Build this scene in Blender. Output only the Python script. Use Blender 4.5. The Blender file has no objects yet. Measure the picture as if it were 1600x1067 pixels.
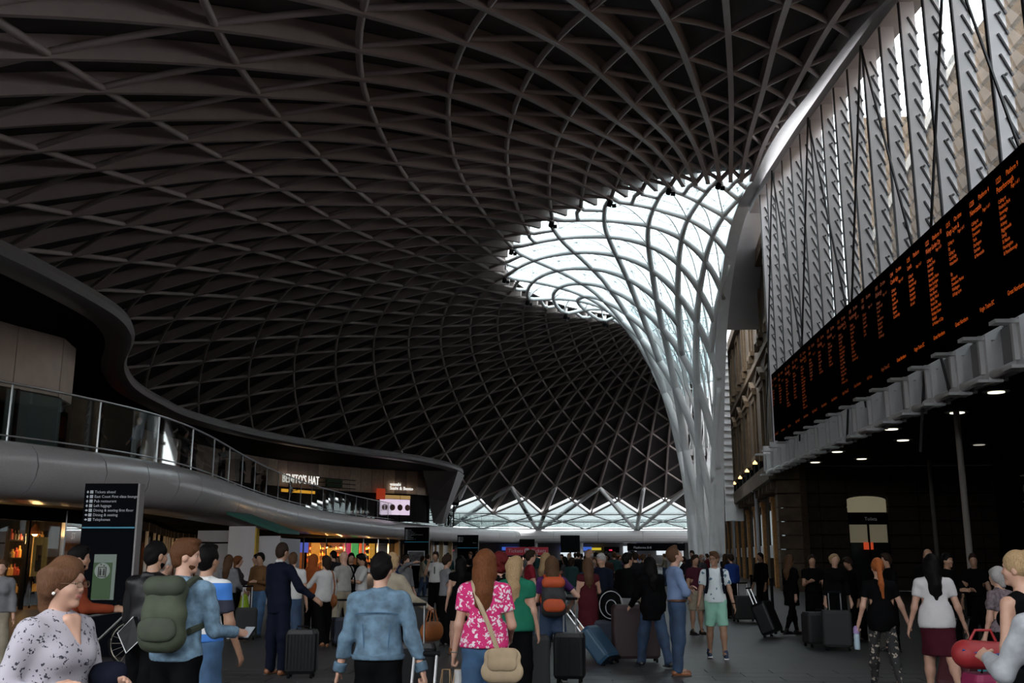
import bpy, math, random
import numpy as np
from mathutils import Vector, Matrix
R_ = math.radians
random.seed(7); rng = np.random.default_rng(7)
sc = bpy.context.scene
COL = sc.collection

# ------------------------------------------------------------------ camera, sky, exposure
cam_d = bpy.data.cameras.new('camera'); cam = bpy.data.objects.new('camera', cam_d); COL.objects.link(cam)
cam_d.sensor_width = 36.0; cam_d.lens = 36.0 * 1555.5 / 1600.0; cam_d.clip_end = 600; cam_d.clip_start = 0.1
cam.location = (0, 0, 1.6)
cam.rotation_euler = (R_(90 + 12.10), 0, R_(3.605))
sc.camera = cam
sc.view_settings.view_transform = 'Standard'; sc.view_settings.look = 'None'
sc.view_settings.exposure = 0.18; sc.view_settings.gamma = 1.0; sc.view_settings.use_curve_mapping = False

w = bpy.data.worlds.new('overcast_sky'); sc.world = w; w.use_nodes = True
nt = w.node_tree; nt.nodes.clear()
wo = nt.nodes.new('ShaderNodeOutputWorld'); bg = nt.nodes.new('ShaderNodeBackground')
bg.inputs['Color'].default_value = (0.93, 0.97, 1.0, 1); bg.inputs['Strength'].default_value = 4.6
nt.links.new(bg.outputs[0], wo.inputs[0])
sc.cycles.max_bounces = 8; sc.cycles.diffuse_bounces = 3; sc.cycles.glossy_bounces = 3
sc.cycles.transparent_max_bounces = 12; sc.cycles.transmission_bounces = 2
sc.cycles.caustics_reflective = False; sc.cycles.caustics_refractive = False
sc.cycles.sample_clamp_indirect = 4.0

# ------------------------------------------------------------------ materials
MATS = {}
def mat(name, col, rough=0.6, metal=0.0, var=0.0, scale=8.0, bump=0.0, emit=None, estr=0.0, spec=0.5, coords='Object', detail=4.0):
    if name in MATS: return MATS[name]
    m = bpy.data.materials.new(name); m.use_nodes = True; t = m.node_tree
    b = t.nodes['Principled BSDF']
    b.inputs['Base Color'].default_value = (*col, 1); b.inputs['Roughness'].default_value = rough
    b.inputs['Metallic'].default_value = metal; b.inputs['Specular IOR Level'].default_value = spec
    if emit:
        b.inputs['Emission Color'].default_value = (*emit, 1); b.inputs['Emission Strength'].default_value = estr
    if var > 0 or bump > 0:
        tc = t.nodes.new('ShaderNodeTexCoord'); n = t.nodes.new('ShaderNodeTexNoise')
        n.inputs['Scale'].default_value = scale; n.inputs['Detail'].default_value = detail
        t.links.new(tc.outputs[coords], n.inputs['Vector'])
        if var > 0:
            r = t.nodes.new('ShaderNodeValToRGB')
            r.color_ramp.elements[0].position = 0.3; r.color_ramp.elements[1].position = 0.7
            r.color_ramp.elements[0].color = (*[c * (1 - var) for c in col], 1)
            r.color_ramp.elements[1].color = (*[min(1, c * (1 + var)) for c in col], 1)
            t.links.new(n.outputs['Fac'], r.inputs[0]); t.links.new(r.outputs[0], b.inputs['Base Color'])
        if bump > 0:
            bp = t.nodes.new('ShaderNodeBump'); bp.inputs['Strength'].default_value = bump; bp.inputs['Distance'].default_value = 0.02
            t.links.new(n.outputs['Fac'], bp.inputs['Height']); t.links.new(bp.outputs[0], b.inputs['Normal'])
    MATS[name] = m
    return m
def pattern_mat(name, build):
    if name in MATS: return MATS[name]
    m = bpy.data.materials.new(name); m.use_nodes = True
    build(m.node_tree, m.node_tree.nodes['Principled BSDF']); MATS[name] = m
    return m
def glass_mat(name, tint, refl=0.08, rough=0.02):
    if name in MATS: return MATS[name]
    m = bpy.data.materials.new(name); m.use_nodes = True; t = m.node_tree; t.nodes.clear()
    o = t.nodes.new('ShaderNodeOutputMaterial'); mx = t.nodes.new('ShaderNodeMixShader')
    tr = t.nodes.new('ShaderNodeBsdfTransparent'); gl = t.nodes.new('ShaderNodeBsdfGlossy')
    lw = t.nodes.new('ShaderNodeLayerWeight'); lw.inputs['Blend'].default_value = 0.25
    mp = t.nodes.new('ShaderNodeMath'); mp.operation = 'MULTIPLY_ADD'; mp.inputs[1].default_value = 0.35; mp.inputs[2].default_value = refl
    tr.inputs[0].default_value = (*tint, 1); gl.inputs['Roughness'].default_value = rough
    t.links.new(lw.outputs['Fresnel'], mp.inputs[0]); t.links.new(mp.outputs[0], mx.inputs[0])
    t.links.new(tr.outputs[0], mx.inputs[1]); t.links.new(gl.outputs[0], mx.inputs[2]); t.links.new(mx.outputs[0], o.inputs[0])
    MATS[name] = m
    return m

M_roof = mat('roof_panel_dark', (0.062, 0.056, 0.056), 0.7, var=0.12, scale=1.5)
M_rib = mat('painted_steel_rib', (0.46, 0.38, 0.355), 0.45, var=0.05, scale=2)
M_white = mat('white_painted_steel', (0.86, 0.86, 0.86), 0.4, var=0.04, scale=2)
M_fin = mat('pale_grey_fin', (0.88, 0.85, 0.86), 0.45, var=0.05, scale=1.2)
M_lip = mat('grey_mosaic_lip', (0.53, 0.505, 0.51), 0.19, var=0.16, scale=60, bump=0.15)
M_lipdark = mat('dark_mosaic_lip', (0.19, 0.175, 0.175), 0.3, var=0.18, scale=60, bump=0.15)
M_black = mat('black_paint', (0.007, 0.007, 0.008), 0.6, spec=0.03)
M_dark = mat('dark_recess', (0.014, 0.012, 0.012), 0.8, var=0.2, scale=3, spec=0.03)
M_steel = mat('brushed_steel', (0.55, 0.55, 0.56), 0.28, 1.0)
M_glass = glass_mat('clear_glass', (0.90, 0.93, 0.92), 0.035)
M_sky_glass = glass_mat('roof_glass', (0.88, 0.94, 0.95), 0.05)

# ------------------------------------------------------------------ mesh helpers
class MB:
    def __init__(s): s.v = []; s.f = []
    def add(s, vs, fs):
        o = len(s.v); s.v.extend([tuple(map(float, p)) for p in vs]); s.f.extend([tuple(i + o for i in f) for f in fs]); return s
    def box(s, c, size, rz=0.0, mtx=None, taper=1.0):
        hx, hy, hz = [d / 2 for d in size]; vs = []
        for z in (-1, 1):
            k = taper if z > 0 else 1.0
            for x, y in ((-1, -1), (1, -1), (1, 1), (-1, 1)): vs.append(Vector((x * hx * k, y * hy * k, z * hz)))
        if mtx is not None: vs = [mtx @ p + Vector(c) for p in vs]
        else:
            cz, sz = math.cos(rz), math.sin(rz)
            vs = [Vector((c[0] + p.x * cz - p.y * sz, c[1] + p.x * sz + p.y * cz, c[2] + p.z)) for p in vs]
        return s.add(vs, [(0, 3, 2, 1), (4, 5, 6, 7), (0, 1, 5, 4), (1, 2, 6, 5), (2, 3, 7, 6), (3, 0, 4, 7)])
    def quad(s, a, b, c, d): return s.add([a, b, c, d], [(0, 1, 2, 3)])
    def loft(s, rings, closed=True, caps=True):
        n = len(rings[0]); vs = [p for r in rings for p in r]; fs = []
        for i in range(len(rings) - 1):
            for k in range(n if closed else n - 1):
                a = i * n + k; b = i * n + (k + 1) % n
                fs.append((a, b, b + n, a + n))
        if caps and closed:
            fs.append(tuple(range(n - 1, -1, -1))); fs.append(tuple(range((len(rings) - 1) * n, len(rings) * n)))
        return s.add(vs, fs)
    def tube(s, pts, r, n=8, up=(0, 0, 1), sx=None, phase=0.0):
        pts = [Vector(p) for p in pts]; rings = []
        for i, p in enumerate(pts):
            d = (pts[min(i + 1, len(pts) - 1)] - pts[max(i - 1, 0)])
            if d.length < 1e-9: d = Vector((0, 0, 1))
            d.normalize(); u = Vector(up)
            if abs(d.dot(u)) > 0.97: u = Vector((1, 0, 0))
            a = d.cross(u).normalized(); b = a.cross(d).normalized()
            rr = r[i] if hasattr(r, '__len__') else r
            ra = rr; rb = rr if sx is None else sx
            rings.append([p + a * ra * math.cos(2 * math.pi * (k + phase) / n) + b * rb * math.sin(2 * math.pi * (k + phase) / n) for k in range(n)])
        return s.loft(rings)
    def beam(s, pts, wd, dp, off=0.0, up=(0, 0, 1)):
        """rectangular section: width wd, depth dp measured along up; off shifts along up"""
        pts = [Vector(p) for p in pts]; rings = []
        for i, p in enumerate(pts):
            d = (pts[min(i + 1, len(pts) - 1)] - pts[max(i - 1, 0)]).normalized(); u = Vector(up)
            a = d.cross(u).normalized(); b = a.cross(d).normalized()
            rings.append([p + a * x * wd / 2 + b * (off + y * dp) for x, y in ((-1, 0), (1, 0), (1, 1), (-1, 1))])
        return s.loft(rings)
    def lathe(s, c, prof, n=14, ax=(0, 0, 1)):
        ax = Vector(ax).normalized(); a = ax.orthogonal().normalized(); b = ax.cross(a); c = Vector(c)
        return s.loft([[c + ax * z + (a * math.cos(2 * math.pi * k / n) + b * math.sin(2 * math.pi * k / n)) * max(r, 1e-4) for k in range(n)] for r, z in prof])
    def prism(s, poly, d):
        """extrude polygon of 3d points by vector d"""
        n = len(poly); d = Vector(d); vs = [Vector(p) for p in poly] + [Vector(p) + d for p in poly]
        fs = [tuple(range(n - 1, -1, -1)), tuple(range(n, 2 * n))] + [(k, (k + 1) % n, (k + 1) % n + n, k + n) for k in range(n)]
        return s.add(vs, fs)
    def mesh(s, name, m=None, smooth=False):
        me = bpy.data.meshes.new(name); me.from_pydata(s.v, [], s.f); me.validate(); me.update()
        if m: me.materials.append(m)
        if smooth: me.shade_smooth()
        return me
    def build(s, name, m=None, parent=None, smooth=False, **props):
        return link(name, s.mesh(name, m, smooth), parent, **props)
def link(name, me, parent=None, loc=None, **props):
    o = bpy.data.objects.new(name, me); COL.objects.link(o)
    if parent is not None: o.parent = parent
    if loc is not None: o.location = loc
    for k, v in props.items(): o[k] = v
    return o
def smooth_by_angle(me, ang=35):
    me.shade_smooth()
    try: me.set_sharp_from_angle(angle=R_(ang))
    except Exception: pass
def thing(name, label, cat, loc=(0, 0, 0), rz=0.0, group=None):
    o = bpy.data.objects.new(name, None); COL.objects.link(o); o.location = loc; o.rotation_euler = (0, 0, rz)
    o.empty_display_size = 0.1
    o['label'] = label; o['category'] = cat
    if group: o['group'] = group
    return o
def struct(name, label=None, cat=None):
    o = bpy.data.objects.new(name, None); COL.objects.link(o); o['kind'] = 'structure'
    if label: o['label'] = label
    if cat: o['category'] = cat
    return o
def copy_tree(o, parent=None):
    c = o.copy(); COL.objects.link(c); c.parent = parent
    for ch in o.children: copy_tree(ch, c)
    return c
TXS = bpy.data.scenes.new('lettering')
def text_mesh(name, body, size, m, parent=None, loc=(0, 0, 0), rot=(0, 0, 0), align='LEFT', extrude=0.0, squash=1.0, spacing=1.0, line=1.0, shear=0.0, **props):
    cu = bpy.data.curves.new(name, 'FONT'); cu.body = body; cu.size = size; cu.align_x = align; cu.extrude = extrude
    cu.space_character = spacing; cu.space_line = line; cu.shear = shear; cu.resolution_u = 2
    tmp = bpy.data.objects.new('tmp', cu); TXS.collection.objects.link(tmp)
    vl = TXS.view_layers[0]; vl.update(); me = bpy.data.meshes.new_from_object(tmp.evaluated_get(vl.depsgraph))
    bpy.data.objects.remove(tmp); bpy.data.curves.remove(cu)
    me.name = name; me.materials.clear(); me.materials.append(m)
    o = link(name, me, parent, loc, **props); o.rotation_euler = rot; o.scale = (squash, 1, 1)
    return o
def catmull(pts, per=6, closed=False):
    P = [np.array(p, float) for p in pts]; out = []
    for i in range(len(P) - 1):
        p0 = P[max(i - 1, 0)]; p1 = P[i]; p2 = P[i + 1]; p3 = P[min(i + 2, len(P) - 1)]
        for k in range(per):
            t = k / per
            out.append(0.5 * ((2 * p1) + (-p0 + p2) * t + (2 * p0 - 5 * p1 + 4 * p2 - p3) * t * t + (-p0 + 3 * p1 - 3 * p2 + p3) * t ** 3))
    out.append(P[-1]); return out
# ------------------------------------------------------------------ roof geometry (diagrid shell around a half funnel)
AX, AY, KX, ROT = 8.276, 57.57, 0.811, -0.0112
KN = np.array([0.5, 2.4, 4.4, 7, 9.5, 13, 18, 25, 31, 37, 44, 52, 60, 70])
ZN = np.array([0, 11.922, 15.627, 17.367, 18.013, 18.05, 18.25, 17.417, 16.557, 15.035, 12.827, 9.593, 6.204, 2.217])
def _spl(x, y):
    n = len(x); h = np.diff(x); A = np.eye(n); b = np.zeros(n)
    for i in range(1, n - 1):
        A[i, i - 1] = h[i - 1]; A[i, i] = 2 * (h[i - 1] + h[i]); A[i, i + 1] = h[i]
        b[i] = 6 * ((y[i + 1] - y[i]) / h[i] - (y[i] - y[i - 1]) / h[i - 1])
    return np.linalg.solve(A, b)
_MZ = _spl(KN, ZN)
def z_out(r):
    i = int(np.clip(np.searchsorted(KN, r) - 1, 0, len(KN) - 2)); h = KN[i + 1] - KN[i]
    a = (KN[i + 1] - r) / h; b = (r - KN[i]) / h
    return a * ZN[i] + b * ZN[i + 1] + ((a ** 3 - a) * _MZ[i] + (b ** 3 - b) * _MZ[i + 1]) * h * h / 6
def R_out(n):
    n = n / 10.0; return math.exp(4.0416 - 0.57496 * n - 0.01895 * n * n - 0.00545 * n ** 3)
NB = 49.0                                   # funnel foot row
# funnel table: height, half width across, y of the edge arch, y of the axis
_tab = np.array(catmull([(18.08, 12.3, 42.73, 57.57), (18.12, 10.4, 46.0, 57.9), (17.9, 8.7, 48.0, 58.3), (17.3, 7.1, 49.9, 58.7), (16.4, 5.9, 51.5, 59.1), (15.1, 4.75, 53.4, 59.4),
    (13.3, 3.65, 55.0, 59.65), (11.1, 2.75, 56.2, 59.85), (8.4, 2.05, 57.4, 60.0), (5.5, 1.6, 58.3, 60.1), (2.2, 1.42, 58.8, 60.15), (0, 1.4, 58.9, 60.15)], 6))
_s = np.concatenate([[0], np.cumsum(np.hypot(np.diff(_tab[:, 0]), np.diff(_tab[:, 1])))])
def inner(n):
    u = min((n - 21) / (NB - 21), 1.0); u = u * (0.86 + 0.14 * u); s = u * _s[-1]
    return [float(np.interp(s, _s, _tab[:, k])) for k in range(4)]
def rz(n):
    if n <= 21: r = R_out(n); return r, z_out(r)
    z, rx, ya, yc = inner(n); return rx / 0.827, z
def Q(n, phi, lift=0.0):
    r0, z = rz(n); t = math.radians(phi); rr = max(r0, 14.9); fade = 1.0 if n <= 21 else min(1.0, r0 / 14.9)
    lg = math.log(rr / 30) * fade
    t = t + max(fade, 0.35) * (-0.0722 * math.sin(t) - 0.1211 * math.sin(2 * t)) + lg * (-0.0327 * math.sin(t) + 0.1741 * math.sin(2 * t))
    dr = 0.0
    if lift:
        (ra, za), (rb, zb) = rz(n - 0.5), rz(n + 0.5); d = math.hypot(ra - rb, za - zb) + 1e-9
        dr = -(za - zb) / d * lift; z += (ra - rb) / d * lift
    if n <= 21:
        r = r0 * (1 - 0.01735 * math.cos(t) - 0.02026 * math.cos(2 * t)) + dr
        a = -KX * r * math.sin(t); b = r * math.cos(t); c, s = math.cos(ROT), math.sin(ROT)
        return Vector((AX + a * c + b * s, AY - a * s + b * c, z))
    _, rx, ya, yc = inner(n); ry = yc - ya
    return Vector((AX - 0.08 * (1 - fade) - (rx + dr) * math.sin(t), yc + (ry + dr) * math.cos(t), z))
def PH(J): return min(26.761 + 3.75 * J, 180.0)
def N(n, J, lift=0.0): return Q(n, PH(J), lift)
JA, JB = -11, 41

ceiling = struct('ceiling', 'dark vaulted steel diagrid roof sweeping down into a white funnel column', 'roof')
SKIN = 0.42
Fm = Vector((-math.sin(R_(3.605)) * math.cos(R_(12.1)), math.cos(R_(3.605)) * math.cos(R_(12.1)), math.sin(R_(12.1))))
Rm = Vector((math.cos(R_(3.605)), math.sin(R_(3.605)), 0)); Um = Rm.cross(Fm)
def pix(p):
    d = Vector(p) - Vector((0, 0, 1.6)); z = d.dot(Fm)
    if z < 0.5: return None
    return 800 + 1555.5 * d.dot(Rm) / z, 533.5 - 1555.5 * d.dot(Um) / z
# --- solid panels: one triangle per lattice cell
tris = []
for n in range(0, 21):
    for J in range(JA, JB + 1):
        if (J - n) % 2: continue
        if J + 2 <= JB: tris.append(((n, J), (n + 1, J + 1), (n, J + 2)))
        if J - 1 >= JA and J + 1 <= JB: tris.append(((n, J), (n + 1, J - 1), (n + 1, J + 1)))
    if (JA - n) % 2 == 0: tris.append(((n, JA), (n + 1, JA + 1), (n + 1, JA))); tris.append(((n, JB), (n + 1, JB - 1), (n + 1, JB)))
    else: tris.append(((n, JA + 1), (n + 1, JA), (n, JA))); tris.append(((n, JB - 1), (n, JB), (n + 1, JB)))
for J in range(JA + 1, JB, 1):
    if J % 2 == 0 and J + 2 <= JB: tris.append(((-1, J + 1), (0, J), (0, J + 2)))
ranked = []; rest = MB()
for t in tris:
    P = [N(n, J, SKIN) for n, J in t]; q = [pix(p) for p in P]; area = 0
    if all(q):
        cx = sum(a for a, b in q) / 3; cy = sum(b for a, b in q) / 3
        if -60 < cx < 1660 and -60 < cy < 900:
            area = abs((q[1][0] - q[0][0]) * (q[2][1] - q[0][1]) - (q[2][0] - q[0][0]) * (q[1][1] - q[0][1]))
    ranked.append((area, P))
ranked.sort(key=lambda a: -a[0])
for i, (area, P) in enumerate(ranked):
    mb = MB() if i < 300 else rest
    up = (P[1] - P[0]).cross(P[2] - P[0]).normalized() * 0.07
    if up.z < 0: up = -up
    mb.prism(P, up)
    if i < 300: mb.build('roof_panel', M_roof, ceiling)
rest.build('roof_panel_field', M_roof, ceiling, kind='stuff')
# --- ribs
def line(fn, n0, n1, step=0.5):
    out = []; n = n0
    while n <= n1 + 1e-6: out.append(fn(n)); n += step
    return out
for a in range(JA - 21, JB + 1):            # first spiral family (J - n constant)
    if a % 2: continue
    lo = max(-1, JA - a); hi = min(21, JB - a)
    if hi - lo < 1: continue
    p = line(lambda n: Q(n, 26.761 + 3.75 * (a + n)), lo, hi)
    MB().tube(p, 0.09, 8).build('spiral_tube', M_rib, ceiling, smooth=True)
for a in range(JA - 1, JB + 22):            # second spiral family (J + n constant)
    if a % 2: continue
    lo = max(-1, a - JB); hi = min(21, a - JA)
    if hi - lo < 1: continue
    p = line(lambda n: Q(n, 26.761 + 3.75 * (a - n), -0.03), lo, hi)
    MB().tube(p, 0.10, 8).build('counter_spiral_tube', M_rib, ceiling, smooth=True)
for J in range(JA + 1, JB):                 # deep radial plates
    lo = 0 if J % 2 == 0 else -1; hi = 21
    p = line(lambda n: Q(n, PH(J), -0.17), lo, hi)
    MB().beam(p, 0.18, 0.55).build('radial_plate', M_rib, ceiling)
# --- skylight and funnel lattice (every second node carries on, the whole net twists as it narrows)
PMIN = 26.761 + 3.75 * JA
def PHI(n, J): return 26.761 + 3.75 * J + 1.9 * max(0.0, n - 21)
def NI(n, J, lift=0.0): return Q(n, min(max(PHI(n, J), PMIN), 180.0), lift)
def coarse(i): return 21 + 2 * i
for J0 in range(JA - 44, JB + 45, 4):
    for sgn in (1, -1):
        ns = [21 + 0.25 * k for k in range(int((NB - 21) * 4) + 1)]
        ns = [n for n in ns if PMIN - 0.6 <= PHI(n, J0 + sgn * (n - 21)) <= 180.6]
        if (J0 - 1) // 4 % 2: ns = [n for n in ns if n <= (33 if sgn > 0 else 35)]
        if len(ns) < 4: continue
        p = [NI(n, J0 + sgn * (n - 21)) for n in ns[::2] + ([ns[-1]] if len(ns) % 2 == 0 else [])]
        rad = [0.12 + 0.095 * min(1, (n - 21) / 16) for n in ns[::2] + ([ns[-1]] if len(ns) % 2 == 0 else [])]
        MB().tube(p, rad, 10).build('funnel_tube', M_white, ceiling, smooth=True)
for J0 in range(JA + 2, JB, 4):             # stubs that die on the first crossing line
    for sgn in (1, -1):
        MB().tube([NI(21 + k * 0.25, J0 + sgn * k * 0.25) for k in range(5)], 0.11, 8).build('stub_tube', M_white, ceiling, smooth=True)
for i in range(0, 9):                       # bowed plates under the glass
    for J in range(JA - 20 + (0 if i % 2 == 0 else 2), JB + 1, 4):
        n0 = coarse(i)
        if PHI(n0, J) < PMIN or PHI(n0 + 4, J) > 180: continue
        pts = [NI(n0 + 4 * k / 8, J, 0.02 + 0.30 * math.sin(math.pi * k / 8)) for k in range(9)]
        MB().beam(pts, 0.06, 0.30, -0.1).build('bowed_plate', M_white, ceiling)
# --- roof glass: triangular panes
bars = MB()
for i in range(0, 8):
    n = coarse(i); n2 = n + 2
    for J in range(JA - 26, JB + 3):
        if (J - 1) % 4 != (0 if i % 2 == 0 else 2): continue
        for tri in (((n, J), (n2, J + 2), (n, J + 4)), ((n, J), (n2, J - 2), (n2, J + 2))):
            P = [NI(a, b, 0.55) for a, b in tri]
            if (P[1] - P[0]).cross(P[2] - P[0]).length < 0.05: continue
            MB().prism(P, (P[1] - P[0]).cross(P[2] - P[0]).normalized() * 0.03).build('glass_pane', M_sky_glass, ceiling)
            for k in range(3): bars.tube([P[k], P[(k + 1) % 3]], 0.025, 4)
            for t in (0.33, 0.66): bars.tube([P[0].lerp(P[1], t), P[0].lerp(P[2], t)], 0.018, 4)
bars.build('glazing_bars', M_white, ceiling, kind='stuff')
# --- edge arches (facade side)
for J, ph in ((JB, 180.0), (JA, 26.761 + 3.75 * JA)):
    p = line(lambda n: Q(n, ph), -1, NB, 0.5)
    MB().beam([q + Vector((0.12, 0, 0)) for q in p], 0.5, 0.62, -0.12, up=(0, -1 if J == JB else 1, 0.02) if False else (0, 0, 1)) if False else None
    rings = []
    for k, q in enumerate(p):
        d = (p[min(k + 1, len(p) - 1)] - p[max(k - 1, 0)]).normalized(); s = Vector((1, 0, 0)); nrm = s.cross(d).normalized()
        if (J == JB and nrm.dot(Vector((0, 1, 1))) < 0) or (J == JA and nrm.dot(Vector((0, -1, 1))) < 0): nrm = -nrm
        hw = 0.3; rings.append([q + s * (x * hw) + nrm * y for x, y in ((-1, -0.15), (1, -0.15), (1, 0.55), (-1, 0.55))])
    MB().loft(rings).build('edge_arch', M_white, ceiling)
# --- glazed skirt between the zigzag rim and the gallery
def SK(n, J): # rows below the rim run down to the gallery edge
    q = N(-1 if n < 0 else n, J); 
    if n < -1:
        b = Q(-1, PH(J)); dirv = Vector(((b.x - AX), (b.y - AY), 0)).normalized(); k = (-1 - n)
        return Vector((b.x, b.y, 0)) + dirv * (2.6 * k) + Vector((0, 0, b.z - 0.75 * k))
    return q
M_skirt = glass_mat('skirt_glass', (0.46, 0.49, 0.49), 0.02)
sk_b = MB()
for n in (-3, -2, -1):
    for J in range(JA - 1, JB + 2):
        if (J - n) % 2: continue
        for tri in (((n, J), (n + 1, J + 1), (n, J + 2)), ((n, J), (n + 1, J - 1), (n + 1, J + 1))):
            if n == -1 and tri[1][0] == 0 and tri[0][0] == -1 and tri[2][0] == 0: continue
            P = [SK(a, min(max(b, JA), JB)) for a, b in tri]
            c = (P[1] - P[0]).cross(P[2] - P[0])
            if c.length < 0.05: continue
            if PH(J) < 62: MB().prism([p + Vector((0, 0, 0.2)) for p in P], c.normalized() * 0.03).build('skirt_pane', M_skirt, ceiling)
            if PH(J) < 62:
                for k in range(3): sk_b.tube([P[k], P[(k + 1) % 3]], 0.075, 5)
sk_b.build('skirt_bars', mat('skirt_bar_grey', (0.3, 0.3, 0.3), 0.5), ceiling, kind='stuff')
ORD = ['first', 'second', 'third', 'fourth', 'fifth', 'sixth', 'seventh', 'eighth', 'ninth', 'tenth', 'eleventh', 'twelfth', 'thirteenth']
# --- spotlights on the skylight rim
for J in range(JA + 4, JB - 2, 4):
    q = N(21, J)
    ns_ = (JB - 3 - J) // 4; t = thing('spotlight', 'small black spotlight under the rim of the roof glass, %s from the edge arch' % ORD[max(0, ns_)], 'spotlight', q + Vector((0, 0, -0.1)), group='spotlights around the skylight rim')
    MB().box((0, 0, -0.12), (0.05, 0.05, 0.3)).build('bracket', M_black, t)
    MB().lathe((-0.12, 0.02, -0.32), [(0.02, 0), (0.11, 0.0), (0.13, 0.12), (0.13, 0.26), (0.06, 0.3)], 10, (0.3, -0.5, 0.8)).build('lamp_head', M_black, t)
    MB().box((0.12, 0, -0.3), (0.2, 0.12, 0.16)).build('ballast_box', M_black, t)
# ------------------------------------------------------------------ floor
def _floor(t, b):
    tc = t.nodes.new('ShaderNodeTexCoord'); br = t.nodes.new('ShaderNodeTexBrick'); nz = t.nodes.new('ShaderNodeTexNoise')
    br.inputs['Scale'].default_value = 1.0; br.inputs['Brick Width'].default_value = 0.9; br.inputs['Row Height'].default_value = 0.45
    br.inputs['Mortar Size'].default_value = 0.008; br.inputs['Color1'].default_value = (0.062, 0.057, 0.060, 1); br.inputs['Color2'].default_value = (0.075, 0.070, 0.072, 1)
    br.inputs['Mortar'].default_value = (0.026, 0.025, 0.026, 1); br.offset = 0.5
    mx = t.nodes.new('ShaderNodeMixRGB'); mx.blend_type = 'MULTIPLY'; mx.inputs[0].default_value = 0.4; nz.inputs['Scale'].default_value = 0.8; nz.inputs['Detail'].default_value = 6
    t.links.new(tc.outputs['Object'], br.inputs['Vector']); t.links.new(tc.outputs['Object'], nz.inputs['Vector'])
    t.links.new(br.outputs['Color'], mx.inputs[1]); t.links.new(nz.outputs['Color'], mx.inputs[2]); t.links.new(mx.outputs[0], b.inputs['Base Color'])
    b.inputs['Roughness'].default_value = 0.42
M_floor = pattern_mat('dark_stone_floor', _floor)
floor = MB().box((-5, 60, -0.06), (110, 170, 0.10)).build('floor', M_floor, kind='structure', label='dark grey stone concourse floor')
tile_m = [mat('floor_tile_%s' % n, c, 0.4, var=0.14, scale=3) for n, c in (('mid', (0.050, 0.047, 0.049)), ('light', (0.057, 0.054, 0.056)), ('deep', (0.045, 0.042, 0.044)))]
tile_me = [MB().box((0, 0, 0), (0.886, 0.436, 0.02)).mesh('floor_tile', m) for m in tile_m]
ntile = 0
for r in range(16):
    y = 8.1 + 0.45 * r
    for k in range(-6, 8):
        x = 0.9 * k + (0.45 if r % 2 else 0)
        p = pix((x, y, 0))
        if p is None or not (-50 < p[0] < 1650) or p[1] > 1130: continue
        link('floor_tile', tile_me[random.choice((0, 0, 1, 2))], floor, (x, y, -0.0085)); ntile += 1

# ------------------------------------------------------------------ right side: brick facade of the old range
CO = Vector((9.6, 46.5, 0)); EA = math.radians(4.8); E_ = Vector((math.sin(EA), math.cos(EA), 0)); W_ = Vector((-math.cos(EA), math.sin(EA), 0))
def fac(u, w, z): return CO + E_ * u + W_ * w + Vector((0, 0, z))
def fbox(mb, u0, u1, w0, w1, z0, z1):
    vs = [fac(u, w_, z) for z in (z0, z1) for u, w_ in ((u0, w0), (u1, w0), (u1, w1), (u0, w1))]
    return mb.add(vs, [(0, 3, 2, 1), (4, 5, 6, 7), (0, 1, 5, 4), (1, 2, 6, 5), (2, 3, 7, 6), (3, 0, 4, 7)])
def _brick(c1, c2, mo, sc_=1.0):
    def f(t, b):
        tc = t.nodes.new('ShaderNodeTexCoord'); mp = t.nodes.new('ShaderNodeMapping'); br = t.nodes.new('ShaderNodeTexBrick'); nz = t.nodes.new('ShaderNodeTexNoise')
        mp.inputs['Rotation'].default_value = (0, math.pi / 2, math.pi / 2)
        sx = t.nodes.new('ShaderNodeSeparateXYZ'); cx = t.nodes.new('ShaderNodeCombineXYZ'); ad = t.nodes.new('ShaderNodeMath')
        t.links.new(tc.outputs['Object'], sx.inputs[0]); t.links.new(sx.outputs[0], ad.inputs[0]); t.links.new(sx.outputs[1], ad.inputs[1])
        t.links.new(ad.outputs[0], cx.inputs[0]); t.links.new(sx.outputs[2], cx.inputs[1]); t.links.new(cx.outputs[0], br.inputs['Vector'])
        br.inputs['Scale'].default_value = sc_; br.inputs['Brick Width'].default_value = 0.24; br.inputs['Row Height'].default_value = 0.085; br.inputs['Mortar Size'].default_value = 0.008
        br.inputs['Color1'].default_value = (*c1, 1); br.inputs['Color2'].default_value = (*c2, 1); br.inputs['Mortar'].default_value = (*mo, 1)
        mx = t.nodes.new('ShaderNodeMixRGB'); mx.blend_type = 'OVERLAY'; mx.inputs[0].default_value = 0.7; nz.inputs['Scale'].default_value = 0.9; nz.inputs['Detail'].default_value = 8
        t.links.new(tc.outputs['Object'], nz.inputs['Vector']); t.links.new(br.outputs['Color'], mx.inputs[1]); t.links.new(nz.outputs['Fac'], mx.inputs[2])
        t.links.new(mx.outputs[0], b.inputs['Base Color']); b.inputs['Roughness'].default_value = 0.85
    return f
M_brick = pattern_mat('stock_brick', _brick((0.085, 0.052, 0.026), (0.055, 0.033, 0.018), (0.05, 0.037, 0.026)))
M_stone = mat('brown_stone', (0.13, 0.09, 0.058), 0.8, var=0.3, scale=2)  # brown stone tone, varied at random
M_trim = mat('buff_stone_trim', (0.115, 0.073, 0.038), 0.75, var=0.2, scale=3)
M_win = mat('dark_window', (0.02, 0.022, 0.025), 0.12)
wr = struct('wall_right', 'yellow-brown brick facade of the old range with pedimented windows', 'wall')
H = 17.3; BAY = 5.1; NBAY = 9
mb = MB()
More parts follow.
